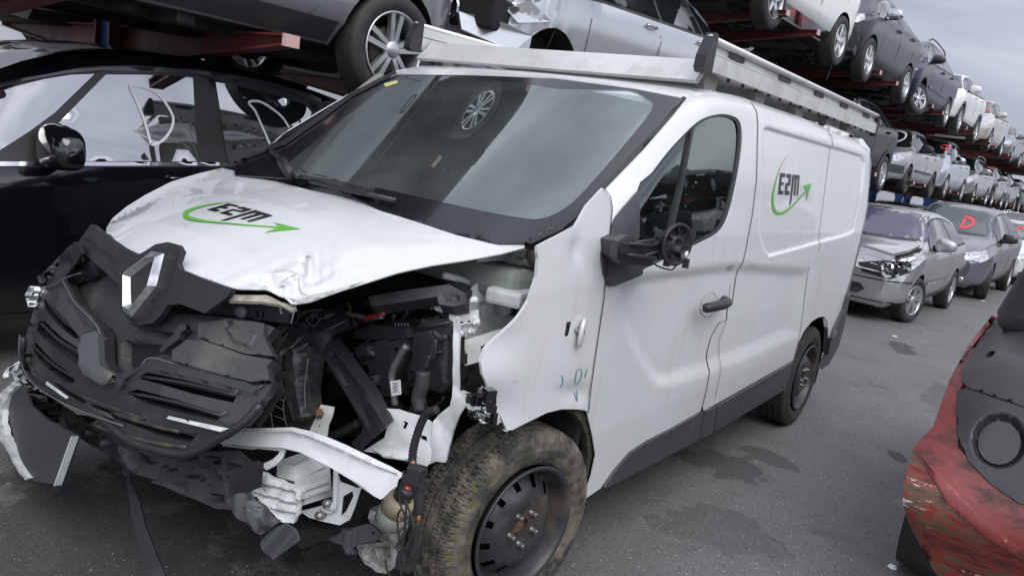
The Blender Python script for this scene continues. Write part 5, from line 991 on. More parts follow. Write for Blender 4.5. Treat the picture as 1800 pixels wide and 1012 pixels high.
    for cx in (0, wb):
        b = MB(); b.lathe([(0, -1.3), (ar, -1.3), (ar, -W/2+.30), (0, -W/2+.30)], 36, 'Y', (cx, 0, sp.get('R', .315)+.0)); b.lathe([(0, 1.3), (ar, 1.3), (ar, W/2-.30), (0, W/2-.30)], 36, 'Y', (cx, 0, sp.get('R', .315)))
        mc = b.mesh('cut'); mc.materials.append(M_under); mc.materials.append(M_under); c = bpy.data.objects.new('cut', mc); C.objects.link(c); mc.polygons.foreach_set('material_index', [1]*len(mc.polygons))
        md = o.modifiers.new('b', 'BOOLEAN'); md.operation = 'DIFFERENCE'; md.object = c; md.solver = 'EXACT'; cut.append(c)
    dg = bpy.context.evaluated_depsgraph_get(); dg.update(); m2 = bpy.data.meshes.new_from_object(o.evaluated_get(dg)); m2.name = 'body'
    o.modifiers.clear(); o.data = m2
    for c in cut: bpy.data.objects.remove(c)
    # underside faces take the grime material, edges sharp by angle
    bm = bmesh.new(); bm.from_mesh(m2); bm.normal_update()
    for f in bm.faces:
        if f.normal.z < -.75 and f.calc_center_median().z < .5: f.material_index = 1
        f.smooth = True
    for e_ in bm.edges:
        if len(e_.link_faces) == 2 and e_.calc_face_angle(0) > .7: e_.smooth = False
    bv = BVHTree.FromBMesh(bm); bm.to_mesh(m2); bm.free()
    if len(m2.materials) < 2: m2.materials.append(M_under)
    return o, bv
def patch(name, poly, bv, m, parent, dom='XZ', side=-1, off=.004, step=.06, th=.0, diro=None, grow=0):
    """a polygon laid on the car body by casting rays; XZ = from the side, YZ = from the front, ZY = from the rear, XY = from above"""
    V, T = tri2d(list(poly), [], step); P = []; okv = []
    for a, c in V:
        if dom == 'XZ': o_, d_ = Vector((a, side*3, c)), Vector((0, -side, 0))
        elif dom == 'YZ': o_, d_ = Vector((-6, a, c)), Vector((1, 0, 0))
        elif dom == 'ZY': o_, d_ = Vector((12, a, c)), Vector((-1, 0, 0))
        elif dom == 'XY': o_, d_ = Vector((a, c, 4)), Vector((0, 0, -1))
        elif dom == 'D':   # lamps: diagonal from the front corner, a = distance across, c = z
            d_ = Vector((.6, -side*.8, 0)).normalized(); s_ = Vector((.8*-1, -side*-1*.6*-1, 0)); q = Vector(diro)+Vector((-.8*-1*a, side*.6*-1*-a, 0)) if False else None
            tt = Vector((.8, side*.6, 0)); o_ = Vector((diro[0], diro[1], 0))+tt*a+Vector((0, 0, c))-d_*3
        h = bv.ray_cast(o_, d_, 20)
        if dom in ('YZ', 'ZY'):
            for k_ in range(14):
                if h[0] is not None: break
                o_ = Vector((o_.x, o_.y*.965, o_.z-.006)); h = bv.ray_cast(o_, d_, 20)
        if h[0] is None: h = bv.find_nearest(o_+d_*(3 if dom in ('XZ', 'D') else 5))
        nrm = h[1]; 
        if nrm.dot(d_) > 0: nrm = -nrm
        P.append((h[0], nrm))
    vs = [tuple(p+n_*off) for p, n_ in P]; me = bpy.data.meshes.new(name); F_ = []
    for t_ in T:
        a, b_, c_ = [Vector(vs[i]) for i in t_]; 
        if (b_-a).cross(c_-a).dot(P[t_[0]][1]) < 0: t_ = t_[::-1]
        F_.append(tuple(int(i) for i in t_))
    me.from_pydata(vs, [], F_); me.polygons.foreach_set('use_smooth', [True]*len(F_)); me.update(); return link(name, me, m, parent)
def mirror_poly(p): return [(-a, c) for a, c in p]
M_dplate = mat('number_plate_white', (.6, .6, .58), .5)
M_mirror = mat('mirror_shell_black', (.02, .02, .022), .3, coat=.5)
def car(sp, nm='parked_car'):
    root = thing(nm, sp['label'], sp.get('cat', 'car'), sp.get('loc', (0, 0, 0)), sp.get('rz', 0), sp.get('group'))
    if sp.get('tilt'): root.rotation_euler = (sp['tilt'][0], sp['tilt'][1], sp.get('rz', 0))
    body, bv = make_body(sp); body.parent = root; fo, wb, ro, W = sp['fo'], sp['wb'], sp['ro'], sp['W']; x0, x1 = -fo, wb+ro
    R = sp.get('R', .315); r = sp.get('r', .205)
    belt = np.array(sp['belt']); prof = np.array(spline([tuple(p) for p in sp['prof']], 6, False)); zt = lambda x: float(np.interp(x, prof[:, 0], prof[:, 1])); zb = lambda x: float(np.interp(x, belt[:, 0], belt[:, 1]))
    gl = sp.get('glass', M_dg); trimm = sp.get('trim', M_rtrim)
    # side glass: from the A pillar foot to the C pillar
    a0, a1, c1, c0 = sp['win']   # foot of A pillar, head of A pillar, head of C pillar, foot of C pillar
    up = lambda x: zt(x)-sp.get('cant', .115); lo = lambda x: zb(x)+.035
    xsn = np.linspace(a1, c1, 12); outl = [(a0, lo(a0))]+[(x, up(x)) for x in xsn]+[(c0, lo(c0)+.03)]+[(x, lo(x)) for x in np.linspace(c0, a0, 10)[1:-1]]
    for sd in (-1, 1):
        patch('window_surround', inset(outl, -.028), bv, trimm, root, 'XZ', sd, .003)
        bp = sp['pillars']; cuts = [-99]+list(bp)+[99]
        for k in range(len(cuts)-1):
            l_, h_ = cuts[k]+.03, cuts[k+1]-.03; poly = [(min(max(x, l_), h_), z) for x, z in outl]
            # clip by pillar: recompute tops at the clipped ends
            q = []
            for x in np.linspace(max(a0, l_), min(c0, h_), 14):
                top_ = up(x) if a1 <= x <= c1 else (lo(a0)+(up(a1)-lo(a0))*(x-a0)/(a1-a0) if x < a1 else up(c1)+(lo(c0)+.03-up(c1))*(x-c1)/max(c0-c1, .01))
                q.append((x, max(top_, lo(x)+.002)))
            bt = [(x, lo(x)) for x in np.linspace(min(c0, h_), max(a0, l_), 10)]
            if len(q) > 2 and q[-1][0]-q[0][0] > .12: patch('side_window', q+bt[:-1] if q[0][1]-bt[-1][1] < .004 else q+bt, bv, gl, root, 'XZ', sd, .007)
        if sp.get('chrome'): 
            c_ = [(x, lo(x)-.012) for x in np.linspace(a0-.05, c0, 16)]; patch('chrome_strip', [(x, z+.010) for x, z in c_]+[(x, z-.010) for x, z in c_[::-1]], bv, M_chr, root, 'XZ', sd, .008)
        # shut lines, handles, sill
        for d0, d1 in sp['doors']:
            ln = [(d0, lo(d0)), (d0+.01, .62), (d0+.03, .34)]+[(d1-.12, .34), (d1-.02 if d1 < wb-.2 else d1-.30, .62), (d1, lo(d1))]
            ln = [(d0, lo(d0)), (d0+.0, .5), (d0+.03, sp.get('sill', .2)+.12), ((d0+d1)/2, sp.get('sill', .2)+.10), (d1-(.1 if d1 < wb-.35 else .33), sp.get('sill', .2)+.13), (d1-.01, .62 if d1 < wb-.35 else .72), (d1, lo(d1))]
            l2 = ln; w_ = .005; o1 = [(x-w_, z-w_*.6) for x, z in l2]+[(x+w_, z+w_*.6) for x, z in l2[::-1]]; patch('door_gap', o1, bv, M_dark, root, 'XZ', sd, .002, step=.15)
            hx = d1-.20; hz = lo(hx)-.09; hp = [bv.ray_cast(Vector((hx+k, sd*3, hz)), Vector((0, -sd, 0)), 9)[0] for k in (-.085, -.07, .07, .085)]
            if all(hp): b = MB(); b.tube([hp[0], hp[1]+Vector((0, sd*.03, 0)), hp[2]+Vector((0, sd*.03, 0)), hp[3]], .013, 8); b.build('door_handle', sp.get('handle', sp['paint']), root)
        # mirror
        if sd in sp.get('mirrors', (-1, 1)):
            mx_ = a0+sp.get('mirx', .22); h = bv.ray_cast(Vector((mx_, sd*3, lo(mx_)+.03)), Vector((0, -sd, 0)), 9)[0]
            if h:
                b = MB(); c = h+Vector((-.03, sd*.15, .05)); vsm = []; b.smooth = True
                bm = bmesh.new(); bmesh.ops.create_uvsphere(bm, u_segments=18, v_segments=10, radius=1)
                for v in bm.verts:
                    q = Vector([math.copysign(abs(a_)**.62, a_) for a_ in v.co]); qx = q.x*.085 if q.x < 0 else q.x*.035; v.co = Vector((qx, q.y*.128*(1-.08*q.z), q.z*.088*(1-.18*sd*q.y)))*sp.get('mirs', 1)+c
                bm.verts.index_update(); b.add([v.co for v in bm.verts], [[v.index for v in f.verts] for f in bm.faces]); bm.free(); o = b.build('door_mirror', sp.get('mirror', sp['paint']), root)
                b = MB(); b.tube([h, h+Vector((0, sd*.03, .0)), c+Vector((0, -sd*.08, -.04))], [.035, .028, .03], 8); b.build('mirror_foot', M_blk, o)
        if sp.get('sillband'):
            b0 = sp.get('sill', .2); pl = [(.42, b0+.02), (.42, b0+.13), (wb-.42, b0+.13), (wb-.42, b0+.02)]; patch('sill_cover', pl, bv, sp['sillband'], root, 'XZ', sd, .012)
        if sp.get('flare'):
            for cx in (0, wb):
                an = np.linspace(-.15, math.pi+.15, 20); ra = sp.get('archr', .365); pl = [(cx+(ra+.06)*math.cos(a), R+(ra+.06)*math.sin(a)) for a in an]+[(cx+(ra+.002)*math.cos(a), R+(ra+.002)*math.sin(a)) for a in an[::-1]]; patch('arch_flare', pl, bv, sp['flare'], root, 'XZ', sd, .012)
        if sp.get('rub'):
            zr_ = sp['rub']; patch('door_moulding', [(.45, zr_-.025), (.45, zr_+.025), (wb-.4, zr_+.035), (wb-.4, zr_-.015)], bv, sp.get('rubm', sp['paint']), root, 'XZ', sd, .014)
    # windscreen: bounded by the profile between bonnet and roof
    wsx = sp['ws']; h0, h1 = zt(wsx[0])+.01, zt(wsx[1])-.01; w0, w1 = sp.get('wsw', (.84, .70)); w0 *= W/2; w1 *= W/2
    wp = [(-w0, h0+.03), (-w0*.5, h0), (0, h0-.005), (w0*.5, h0), (w0, h0+.03), (w1, h1-.035), (w1*.5, h1-.01), (0, h1), (-w1*.5, h1-.01), (-w1, h1-.035)]
    patch('windscreen_border', inset(wp, -.03), bv, M_gloss, root, 'YZ', off=.003, step=.06)
    patch('windscreen', wp, bv, sp.get('wsglass', gl), root, 'YZ', off=.006, step=.06)
    if 'rg' in sp:
        g0, g1 = zt(sp['rg'][1])+.02, zt(sp['rg'][0])-.04; rp = [(-w0*.86, g0), (w0*.86, g0), (w1*.92, g1), (-w1*.92, g1)]; patch('rear_window', rp, bv, gl, root, 'ZY', off=.005, step=.07)
    # front end
    nose = zt(x0+.12)
    for it in sp.get('front', []):
        nm_, poly, m_, of = it[:4]; patch(nm_, poly, bv, m_, root, 'YZ', off=of, step=.04)
    if sp.get('grille', True):
        gz = sp.get('gz', .58); patch('grille', [(-.36, gz+.05), (-.3, gz-.04), (.3, gz-.04), (.36, gz+.05)], bv, M_blk, root, 'YZ', off=.006, step=.05); patch('lower_grille', [(-.42, .40), (-.34, .27), (.34, .27), (.42, .40)], bv, M_blk, root, 'YZ', off=.006, step=.05)
        b = MB(); h = bv.ray_cast(Vector((-6, 0, gz)), Vector((1, 0, 0)), 9)[0]; b.lathe([(0, 0), (.05, 0), (.055, .008)], 20, 'X', (h.x-.02, 0, gz+.02)); b.build('badge', M_chr, root)
    if sp.get('plate', True): patch('number_plate', [(-.26, .40), (.26, .40), (.26, .50), (-.26, .50)], bv, M_dplate, root, 'YZ', off=.018, step=.1)
    lz, l_len, l_h = sp.get('lamp', (.66, .36, .15))
    for sd in (-1, 1):
        if sd in sp.get('nolamp', ()): continue
        yy = sd*W/2*.80; pl = [(-l_len*.5, lz-.05), (-l_len*.42, lz+l_h*.35), (l_len*.2, lz+l_h*.75), (l_len*.62, lz+l_h*1.0), (l_len*.5, lz+.02), (l_len*.1, lz-.06)]
        patch('headlamp', pl, bv, M_lamp, root, 'D', sd, .008, .04, diro=(x0+.12, yy))
        b = MB(); h = bv.ray_cast(Vector((-6, sd*W/2*.62, .34)), Vector((1, 0, 0)), 12)[0]
        if h: b.lathe([(0, 0), (.045, 0), (.05, .01)], 16, 'X', (h.x-.012, h.y, h.z)); b.build('fog_lamp', M_lamp, root)
        tz_ = sp.get('tail', .85); patch('tail_lamp', [(x1-.26, tz_-.02), (x1-.22, tz_+.14), (x1-.03, tz_+.12), (x1-.04, tz_-.06)], bv, M_red, root, 'XZ', sd, .006, .05)
    # underside: pipes, tanks, axles
    if sp.get('under'):
        b = MB(); rg = np.random.RandomState(int(sp['under'])); s0 = sp.get('sill', .2)
        b.tube([(-.2, .1, s0), (.5, .12, s0-.02), (wb-.5, .1, s0-.02), (wb-.2, .35, s0-.03), (x1-.1, .4, s0-.02)], .03, 8); b.box((wb-.35, -.1, s0+.0), (.5, .8, .16), bev=.04); b.box((x1-.35, .35, s0-.03), (.4, .3, .15), bev=.05); b.box((-.15, 0, s0), (.6, .7, .14), bev=.04)
        for cx in (0, wb): b.tube([(cx, -W/2+.2, R*.9), (cx+.1, 0, R*.75), (cx, W/2-.2, R*.9)], .035, 8)
        for y in (-.45, .45): b.box((wb*.5, y, s0-.02), (wb*.75, .08, .06))
        for k in range(26): b.box((rg.uniform(x0+.3, x1-.3), rg.uniform(-.6, .6), s0-rg.uniform(-.02, .03)), (rg.uniform(.05, .3), rg.uniform(.05, .3), .08), rg.uniform(0, .4), bev=.01)
        b.build('underbody', M_under, root)
    wk = sp.get('wheels', {})
    for nm_, cx, sd in (('fl', 0, -1), ('fr', 0, 1), ('rl', wb, -1), ('rr', wb, 1)):
        o_ = dict(wk.get(nm_, {}));
        if o_.get('none'): continue
        car_wheel(root, cx, sd*(W/2-.115), sd, R, r, o_.get('kind', sp.get('rimk', 'five')), o_.get('m', sp.get('rimm', M_alloy)), o_.get('steer', 0), o_.get('camber', 0), o_.get('drop', 0))
    if sp.get('rails'):
        for sd in (-1, 1):
            b = MB(); pts = [(x, sd*W/2*.60, zt(x)+.015+(.03 if 0 < i_ < 8 else -.01)) for i_, x in enumerate(np.linspace(a1+.15, c1-.1, 9))]; b.tube(pts, .014, 6); b.build('roof_rail', sp['rails'], root)
    for it in sp.get('extra', []): it(root, bv)
    return root
def mark(poly, m, dom='YZ', side=-1, off=.010, name='paint_mark', closed=False, w=.012):
    def f(root, bv):
        p = spline(poly, 4, closed); p2 = np.array(p); d = np.gradient(p2, axis=0); d /= np.maximum(np.linalg.norm(d, axis=1), 1e-9)[:, None]; q = np.stack([-d[:, 1], d[:, 0]], 1)*w
        patch(name, [tuple(a) for a in p2+q]+[tuple(a) for a in (p2-q)[::-1]], bv, m, root, dom, side, off, .04)
    return f
# ---- styles (front axle at x=0, front towards -X)
def hatch(**k):
    d = dict(wsw=(.78, .66), fo=.80, wb=2.48, ro=.66, W=1.68, prof=[(-.80, .64), (-.76, .73), (-.55, .83), (0, .93), (.28, 1.0), (.62, 1.20), (.98, 1.38), (1.4, 1.44), (2.0, 1.43), (2.6, 1.36), (2.85, 1.22), (3.05, .98), (3.12, .85)], belt=[(-.8, .62), (0, .86), (.5, .90), (2.6, 1.0), (3.2, .95)], win=(.48, 1.02, 2.45, 2.80), pillars=(1.48, 2.28), doors=[(.42, 1.46), (1.48, 2.36)], ws=(.33, .98), rg=(2.62, 3.0), R=.30, r=.195, archr=.345, label='', lamp=(.66, .36, .13)); d.update(k); return d
def mpv(**k):
    d = dict(fo=.88, wb=2.70, ro=.80, W=1.82, prof=[(-.88, .68), (-.83, .80), (-.5, .93), (-.1, 1.02), (.10, 1.08), (.55, 1.36), (.95, 1.55), (1.5, 1.63), (2.3, 1.62), (2.9, 1.54), (3.2, 1.36), (3.42, 1.05), (3.5, .85)], belt=[(-.88, .64), (0, .95), (.5, 1.0), (2.8, 1.10), (3.5, 1.05)], win=(.30, .98, 2.85, 3.20), pillars=(.62, 1.62, 2.55), doors=[(.52, 1.60), (1.62, 2.58)], ws=(.14, .92), rg=(2.95, 3.36), R=.32, r=.21, archr=.37, label='', lamp=(.72, .42, .16)); d.update(k); return d
def sedan(**k):
    d = dict(fo=.85, wb=2.58, ro=.95, W=1.72, prof=[(-.85, .66), (-.81, .75), (-.5, .83), (0, .90), (.40, .96), (.72, 1.18), (1.05, 1.38), (1.5, 1.43), (2.1, 1.41), (2.5, 1.28), (2.85, 1.08), (3.1, 1.02), (3.45, 1.0), (3.53, .85)], belt=[(-.85, .62), (0, .84), (.5, .88), (2.8, .96), (3.5, .92)], win=(.58, 1.08, 2.28, 2.72), pillars=(1.5, 2.3), doors=[(.46, 1.48), (1.5, 2.4)], ws=(.46, 1.02), rg=(2.22, 2.8), R=.30, r=.19, archr=.345, label='', lamp=(.64, .34, .11)); d.update(k); return d
def suv(**k):
    d = dict(fo=.86, wb=2.62, ro=.82, W=1.84, prof=[(-.86, .70), (-.80, .86), (-.5, .98), (0, 1.06), (.26, 1.10), (.62, 1.34), (.98, 1.54), (1.5, 1.63), (2.3, 1.62), (2.85, 1.54), (3.15, 1.32), (3.35, 1.05), (3.44, .9)], belt=[(-.86, .7), (0, 1.0), (.5, 1.04), (2.8, 1.16), (3.4, 1.1)], win=(.42, 1.02, 2.75, 3.12), pillars=(1.52, 2.46), doors=[(.48, 1.50), (1.52, 2.50)], ws=(.30, .95), rg=(2.9, 3.28), R=.34, r=.22, archr=.39, label='', lamp=(.80, .40, .14), sill=.26); d.update(k); return d
# ================================================================== storage racks
YR = lambda x: 1.6-.038*x
RZ = math.atan(-.038)
M_rred = mat('rack_red_paint', (.13, .022, .020), .5, dirt=(.10, .045, .03), dscale=4, dlo=.5, dhi=.85, var=.2)
M_rblue = mat('rack_blue_paint', (.012, .06, .22), .45, dirt=(.03, .06, .12), dscale=5)
M_cap = mat('pale_pink_arm_end', (.55, .36, .34), .6, dirt=(.3, .2, .16), dscale=9)
def rack_frame(x, top=3.52, mid=1.93, sgn=1, y0=None, label='', group='blue and red cantilever frames of the long car rack'):
    """columns at y0+2.25; arms reach out to both aisles"""
    root = thing('car_rack_frame', label, 'rack', (x, (YR(x) if y0 is None else y0)+1.98*sgn, 0), RZ, group)
    for dx in (-.57, .57):
        b = MB(); b.box((dx, 0, 2.4), (.12, .03, 4.8)); b.box((dx-.055, 0, 2.4), (.012, .20, 4.8)); b.box((dx+.055, 0, 2.4), (.012, .20, 4.8)); b.box((dx, 0, .02), (.3, 1.2, .04)); b.build('column', M_rblue, root)
        for zt_ in (mid, top):
            for s in (-1, 1):
                b = MB(); y_in, y_t = .11*s, 2.08*s
                b.prism([(dx-.006, y_in, zt_), (dx-.006, y_t, zt_), (dx-.006, y_t, zt_-.05), (dx-.006, y_in, zt_-.26)], (.012, 0, 0))
                b.prism([(dx-.05, y_in, zt_), (dx-.05, y_t, zt_), (dx-.05, y_t, zt_-.012), (dx-.05, y_in, zt_-.012)], (.10, 0, 0))
                b.prism([(dx-.05, y_in, zt_-.26), (dx-.05, y_t, zt_-.05), (dx-.05, y_t, zt_-.062), (dx-.05, y_in, zt_-.272)], (.10, 0, 0))
                b.box((dx, y_in, zt_-.14), (.2, .02, .4)); a = b.build('arm', M_rred, root)
                e_ = MB(); e_.box((dx, y_t+.006*s, zt_-.031), (.104, .012, .066)); e_.build('arm_end', M_cap, a)
    b = MB(); b.tube([(-.57, .02, 2.1), (.57, .02, 3.3)], .03, 6); b.tube([(.57, -.02, 2.1), (-.57, -.02, 3.3)], .03, 6); b.tube([(-.57, 0, .4), (.57, 0, 1.6)], .03, 6)
    b.box((0, 0, 4.6), (1.2, .1, .1)); b.build('brace', M_rblue, root)
    return root
fr0 = rack_frame(.18, label='blue rack column with red arms behind the black people carrier roof')
for i, (x, lab) in enumerate(((-4.2, 'rack frame with red arms past the left edge of the photo'), (4.0, 'rack frame hidden mostly behind the silver crashed people carrier'), (8.05, 'rack frame holding the white car at the top centre right'), (12.4, 'rack frame under the dark grey crossover of the upper tier'), (16.65, 'rack frame under the navy estate of the upper tier'), (20.9, 'rack frame below the white crossover in the upper row'), (25.2, 'rack frame below the beige people carrier in the upper row'), (29.5, 'rack frame below the far grey cars of the upper row'), (33.8, 'second to last rack frame at the far end of the row'), (38.2, 'farthest rack frame of the long row'))):
    f = copy_tree(fr0); f.location = (x, YR(x)+1.98, 0); f['label'] = lab
# ================================================================== cars
P_ = lambda n, c, **k: paint(n, c, **k)
GR = 'scrap cars stored on the racks'
def sit(x, z, W): return (x, YR(x)+W/2-.03, z)
M_dwhite = mat('white_marker_paint', (.75, .77, .78), .6); M_dred = mat('red_marker_paint', (.75, .06, .08), .6)
# --- black people carrier on the ground, image left
bx, by = -1.0, 2.02
B2 = lambda *p: [(at(*q, 'Y', by)[0]-bx, at(*q, 'Y', by)[2]) for q in z2(*p)]
sp = mpv(label='glossy black people carrier with white D scrawled on its side windows', paint=P_('deep_black_paint', (.006, .006, .009), metal=.2, rough=.12, coat=1, dirt=(.05, .05, .048), dlo=.62), roofr=.84, loc=(bx, by+.915, 0), W=1.83, chrome=True, win=(-.1, .6, 2.7, 3.0), pillars=(1.6,), doors=[(.48, 1.62), (1.63, 2.62)], mirx=.88, mirs=1.25, rimk='seven',
 prof=[(-.88, .62), (-.80, .76), (-.5, .90), (-.2, 1.0), (0, 1.12), (.4, 1.42), (.75, 1.62), (1.1, 1.73), (1.5, 1.77), (1.9, 1.765), (2.4, 1.72), (2.9, 1.62), (3.2, 1.40), (3.42, 1.05), (3.5, .85)], belt=[(-.88, .64), (-.1, .95), (.5, 1.06), (1.7, 1.135), (2.8, 1.19), (3.5, 1.1)], cant=.125, R=.32)
M_mpvgl = mat('black_car_window', (.012, .016, .017), .01, spec=1.0); M_mpvgl.node_tree.nodes['Principled BSDF'].inputs['IOR'].default_value = 2.7
def bwin(root, bv):
    for poly in (B2((-160, 600), (0, 522), (150, 470), (300, 430), (440, 406), (562, 401), (450, 500), (330, 605), (190, 700), (-60, 852)), B2((620, 404), (800, 404), (1000, 410), (1078, 420), (1068, 560), (1052, 850), (900, 852), (440, 850), (330, 830), (310, 690), (450, 560)), B2((1197, 442), (1300, 460), (1500, 510), (1662, 560), (1690, 600), (1600, 850), (1205, 866), (1203, 640))):
        patch('side_window', poly, bv, M_mpvgl, root, 'XZ', -1, .012, .08)
M_band = mat('roof_edge_sheen', (.085, .08, .095), .25, metal=.6)  # sky sheen put into the colour of a strip along the roof edge
def roofband(root, bv): patch('roof_edge', B2((0, 478), (200, 425), (400, 388), (600, 366), (660, 362), (900, 366), (1100, 378), (1300, 405), (1500, 445), (1700, 505), (1760, 530), (1750, 548), (1500, 470), (1300, 428), (1100, 398), (640, 382), (590, 380), (400, 402), (200, 440), (0, 498)), bv, M_band, root, 'XZ', -1, .01, .08)
sp['pillars'] = (); sp['glass'] = mat('window_frame_black', (.025, .023, .024), .4); sp['wsglass'] = M_mpvgl
dst = [(B2((815, 768), (870, 750), (920, 700), (946, 640), (935, 590), (890, 515), (820, 472), (745, 462), (745, 490), (770, 560), (795, 650), (815, 768)), M_dwhite), (B2((1440, 762), (1405, 650), (1385, 590), (1358, 548), (1420, 545), (1490, 590), (1530, 630), (1556, 680)), M_dwhite)]
sp['extra'] = [bwin, roofband]+[mark(p, m, 'XZ', -1, .016, 'painted_letter', w=.0075) for p, m in dst]+[mark([(x_, y_) for x_, y_ in ((.35, .2), (.5, .1), (.55, .3), (.35, .4))], M_dwhite, 'XY', -1, .012, 'painted_letter', w=.012)]
car(sp, 'black_people_carrier')
# --- upper left: dark silver car, tail end above the black one
gsil = P_('grey_metallic_paint', (.26, .26, .28), metal=.4, rough=.28)
sp = suv(label='dark silver car with two-tone alloy wheel on rack above the black people carrier', group=GR, paint=gsil, wb=2.75, fo=.85, ro=.62, R=.335, r=.228, archr=.385, rimk='double', loc=sit(-1.22, 1.66, 1.84), rz=RZ, under=1, sill=.29, sillband=M_clad, doors=[(.5, 1.5), (1.52, 2.45)], prof=[(-.86, .66), (-.80, .80), (-.5, .90), (0, .98), (.30, 1.04), (.72, 1.28), (1.08, 1.44), (1.6, 1.50), (2.4, 1.46), (2.85, 1.30), (3.1, 1.08), (3.3, 1.02), (3.37, .9)], belt=[(-.86, .66), (0, .90), (.5, .95), (2.8, 1.05), (3.4, 1.0)], rg=(2.5, 3.05), win=(.48, 1.12, 2.5, 2.95))
g_car = car(sp)
# --- crashed bright silver people carrier on the middle tier
sil = P_('bright_silver_paint', (.52, .54, .56), metal=.65, rough=.26, dirt=(.35, .34, .32))
def merc_x(root, bv):
    b = MB(); 
    for z, w_ in ((.72, .2), (.66, .22), (.60, .2)): b.box((-.87, .05, z), (.04, .5, .03), bev=.008)
    b.build('grille_bar', M_chr, root)
    b = MB(); b.box((-.62, -.66, .66), (.42, .34, .24), .3, bev=.02); b.build('headlamp_cavity', M_dark, root)
    b = MB(); b.lathe([(.07, 0), (.08, -.02), (.066, -.03)], 20, 'X', (-.86, -.58, .66)); b.tube([(-.85, -.48, .74), (-.80, -.70, .76)], .025, 8); b.build('headlamp_remains', M_chr, root)
    b = MB(); b.prism([(-.45, -.86, .64), (-.10, -.90, .72), (-.02, -.90, .80), (-.35, -.86, .82), (-.55, -.80, .72)], (.02, .05, 0)); b.build('bent_wing', sil, root)
    b = MB(); b.prism([(-.92, -.75, .50), (-.55, -.93, .42), (-.40, -.95, .36), (-.38, -.95, .56), (-.60, -.90, .60), (-.92, -.70, .62)], (.03, .05, 0)); b.build('torn_bumper', sil, root)
    b = MB(); b.tube([(-.15, -.85, .28), (.25, -.88, 1.35)], .004, 4); b.build('loose_cable', M_rub, root)
    b = MB(); rg = np.random.RandomState(9)
    for k in range(20): b.box((rg.uniform(-.8, -.4), rg.uniform(-.85, -.5), rg.uniform(.5, .78)), tuple(rg.uniform(.02, .08, 3)), rg.uniform(0, 3))
    b.build('bay_debris', M_blkd, root)
    b = MB(); b.tube([(0, -.85, .20), (0, -.6, .20)], .12, 14); b.build('bare_hub', M_rust, root)
sp = mpv(label='bright silver people carrier with smashed front corner and no front wheel', group=GR, paint=sil, wb=2.70, W=1.80, loc=sit(3.15, 1.76, 1.80), rz=RZ, under=2, wheels={'fl': {'none': 1}}, nolamp=(-1,), doors=[(.42, 1.58), (1.60, 2.62)], handle=M_chr, dent=[(-.6, -.8, .65, .35, (.12, .05, -.02))], crush=[(-.2, -.85, .75, .35, .02)], extra=[merc_x], prof=[(-.88, .62), (-.80, .76), (-.5, .90), (-.1, 1.0), (.15, 1.08), (.60, 1.34), (1.0, 1.52), (1.5, 1.60), (2.3, 1.58), (2.8, 1.48), (3.05, 1.30), (3.22, 1.05), (3.32, .85)], ro=.64, rg=(2.8, 3.2), win=(.20, 1.0, 2.6, 3.0), pillars=(.48, 1.6, 2.5))
car(sp)
# --- middle tier, right
blk2 = P_('black_metallic_paint', (.006, .006, .008), metal=0, rough=.22, coat=.0, spec=.12, dirt=(.03, .03, .03))
car(suv(label='black crossover with grey wheel arch covers seen behind the van roof rack', group=GR, paint=blk2, flare=M_clad, sillband=M_clad, rimk='ten', loc=sit(11.2, 1.60, 1.84), rz=RZ, under=3))
s306 = P_('dull_silver_paint', (.38, .40, .41), metal=.5, rough=.4, dirt=(.28, .27, .25), dlo=.45)
Dm = lambda cx, cz, s, m, w=.014: mark([(cx+.10*s, cz+.12*s), (cx+.09*s, cz), (cx+.08*s, cz-.12*s), (cx-.03*s, cz-.10*s), (cx-.11*s, cz-.02*s), (cx-.08*s, cz+.08*s), (cx+.02*s, cz+.12*s), (cx+.14*s, cz+.13*s)], m, 'YZ', -1, .012, 'painted_letter', w=w)
car(sedan(label='old silver saloon with a white D on its windscreen in the middle row', group=GR, paint=s306, rimk='steel', rimm=M_steel, loc=sit(15.85, 1.64, 1.70), rz=RZ, W=1.70, under=4, rub=.52, rubm=M_clad, trim=M_rtrim, front=[('bumper_band', [(-.84, .40), (.84, .40), (.84, .56), (-.84, .56)], M_clad, .012)], lamp=(.68, .40, .10), mirror=M_blk, extra=[Dm(-.30, 1.20, 1.1, M_dwhite, .018)]))
sc3 = P_('pale_blue_silver_paint', (.42, .47, .52), metal=.55, rough=.3)
car(hatch(label='pale blue silver small hatchback with a red mark on its dark windscreen', group=GR, paint=sc3, loc=sit(20.1, 1.68, 1.68), rz=RZ, under=5, rimk='cover', mirror=M_chr, prof=[(-.80, .62), (-.72, .78), (-.5, .92), (-.05, 1.04), (.18, 1.10), (.6, 1.36), (1.0, 1.50), (1.5, 1.54), (2.1, 1.50), (2.6, 1.38), (2.85, 1.2), (3.05, .98), (3.14, .85)], win=(.3, 1.0, 2.4, 2.85), ws=(.22, .95), extra=[mark([(-.55, 1.33), (-.45, 1.37), (-.38, 1.32), (-.45, 1.26), (-.55, 1.28)], M_dred, off=.012, closed=True, name='painted_letter')]))
sst = P_('warm_silver_paint', (.36, .37, .37), metal=.6, rough=.3)
car(hatch(label='silver estate with roof rails, third from the left silver car of the middle row', group=GR, paint=sst, loc=sit(24.7, 1.68, 1.70), rz=RZ, under=6, ro=.95, wb=2.6, rails=sst, prof=[(-.80, .60), (-.74, .70), (-.55, .80), (0, .93), (.30, .99), (.68, 1.22), (1.02, 1.40), (1.5, 1.46), (2.4, 1.45), (3.1, 1.36), (3.35, 1.15), (3.5, .9), (3.55, .8)], win=(.5, 1.05, 2.9, 3.3), rg=(3.1, 3.45), belt=[(-.8, .62), (0, .86), (.5, .90), (3.0, .98), (3.55, .95)], archr=.34))
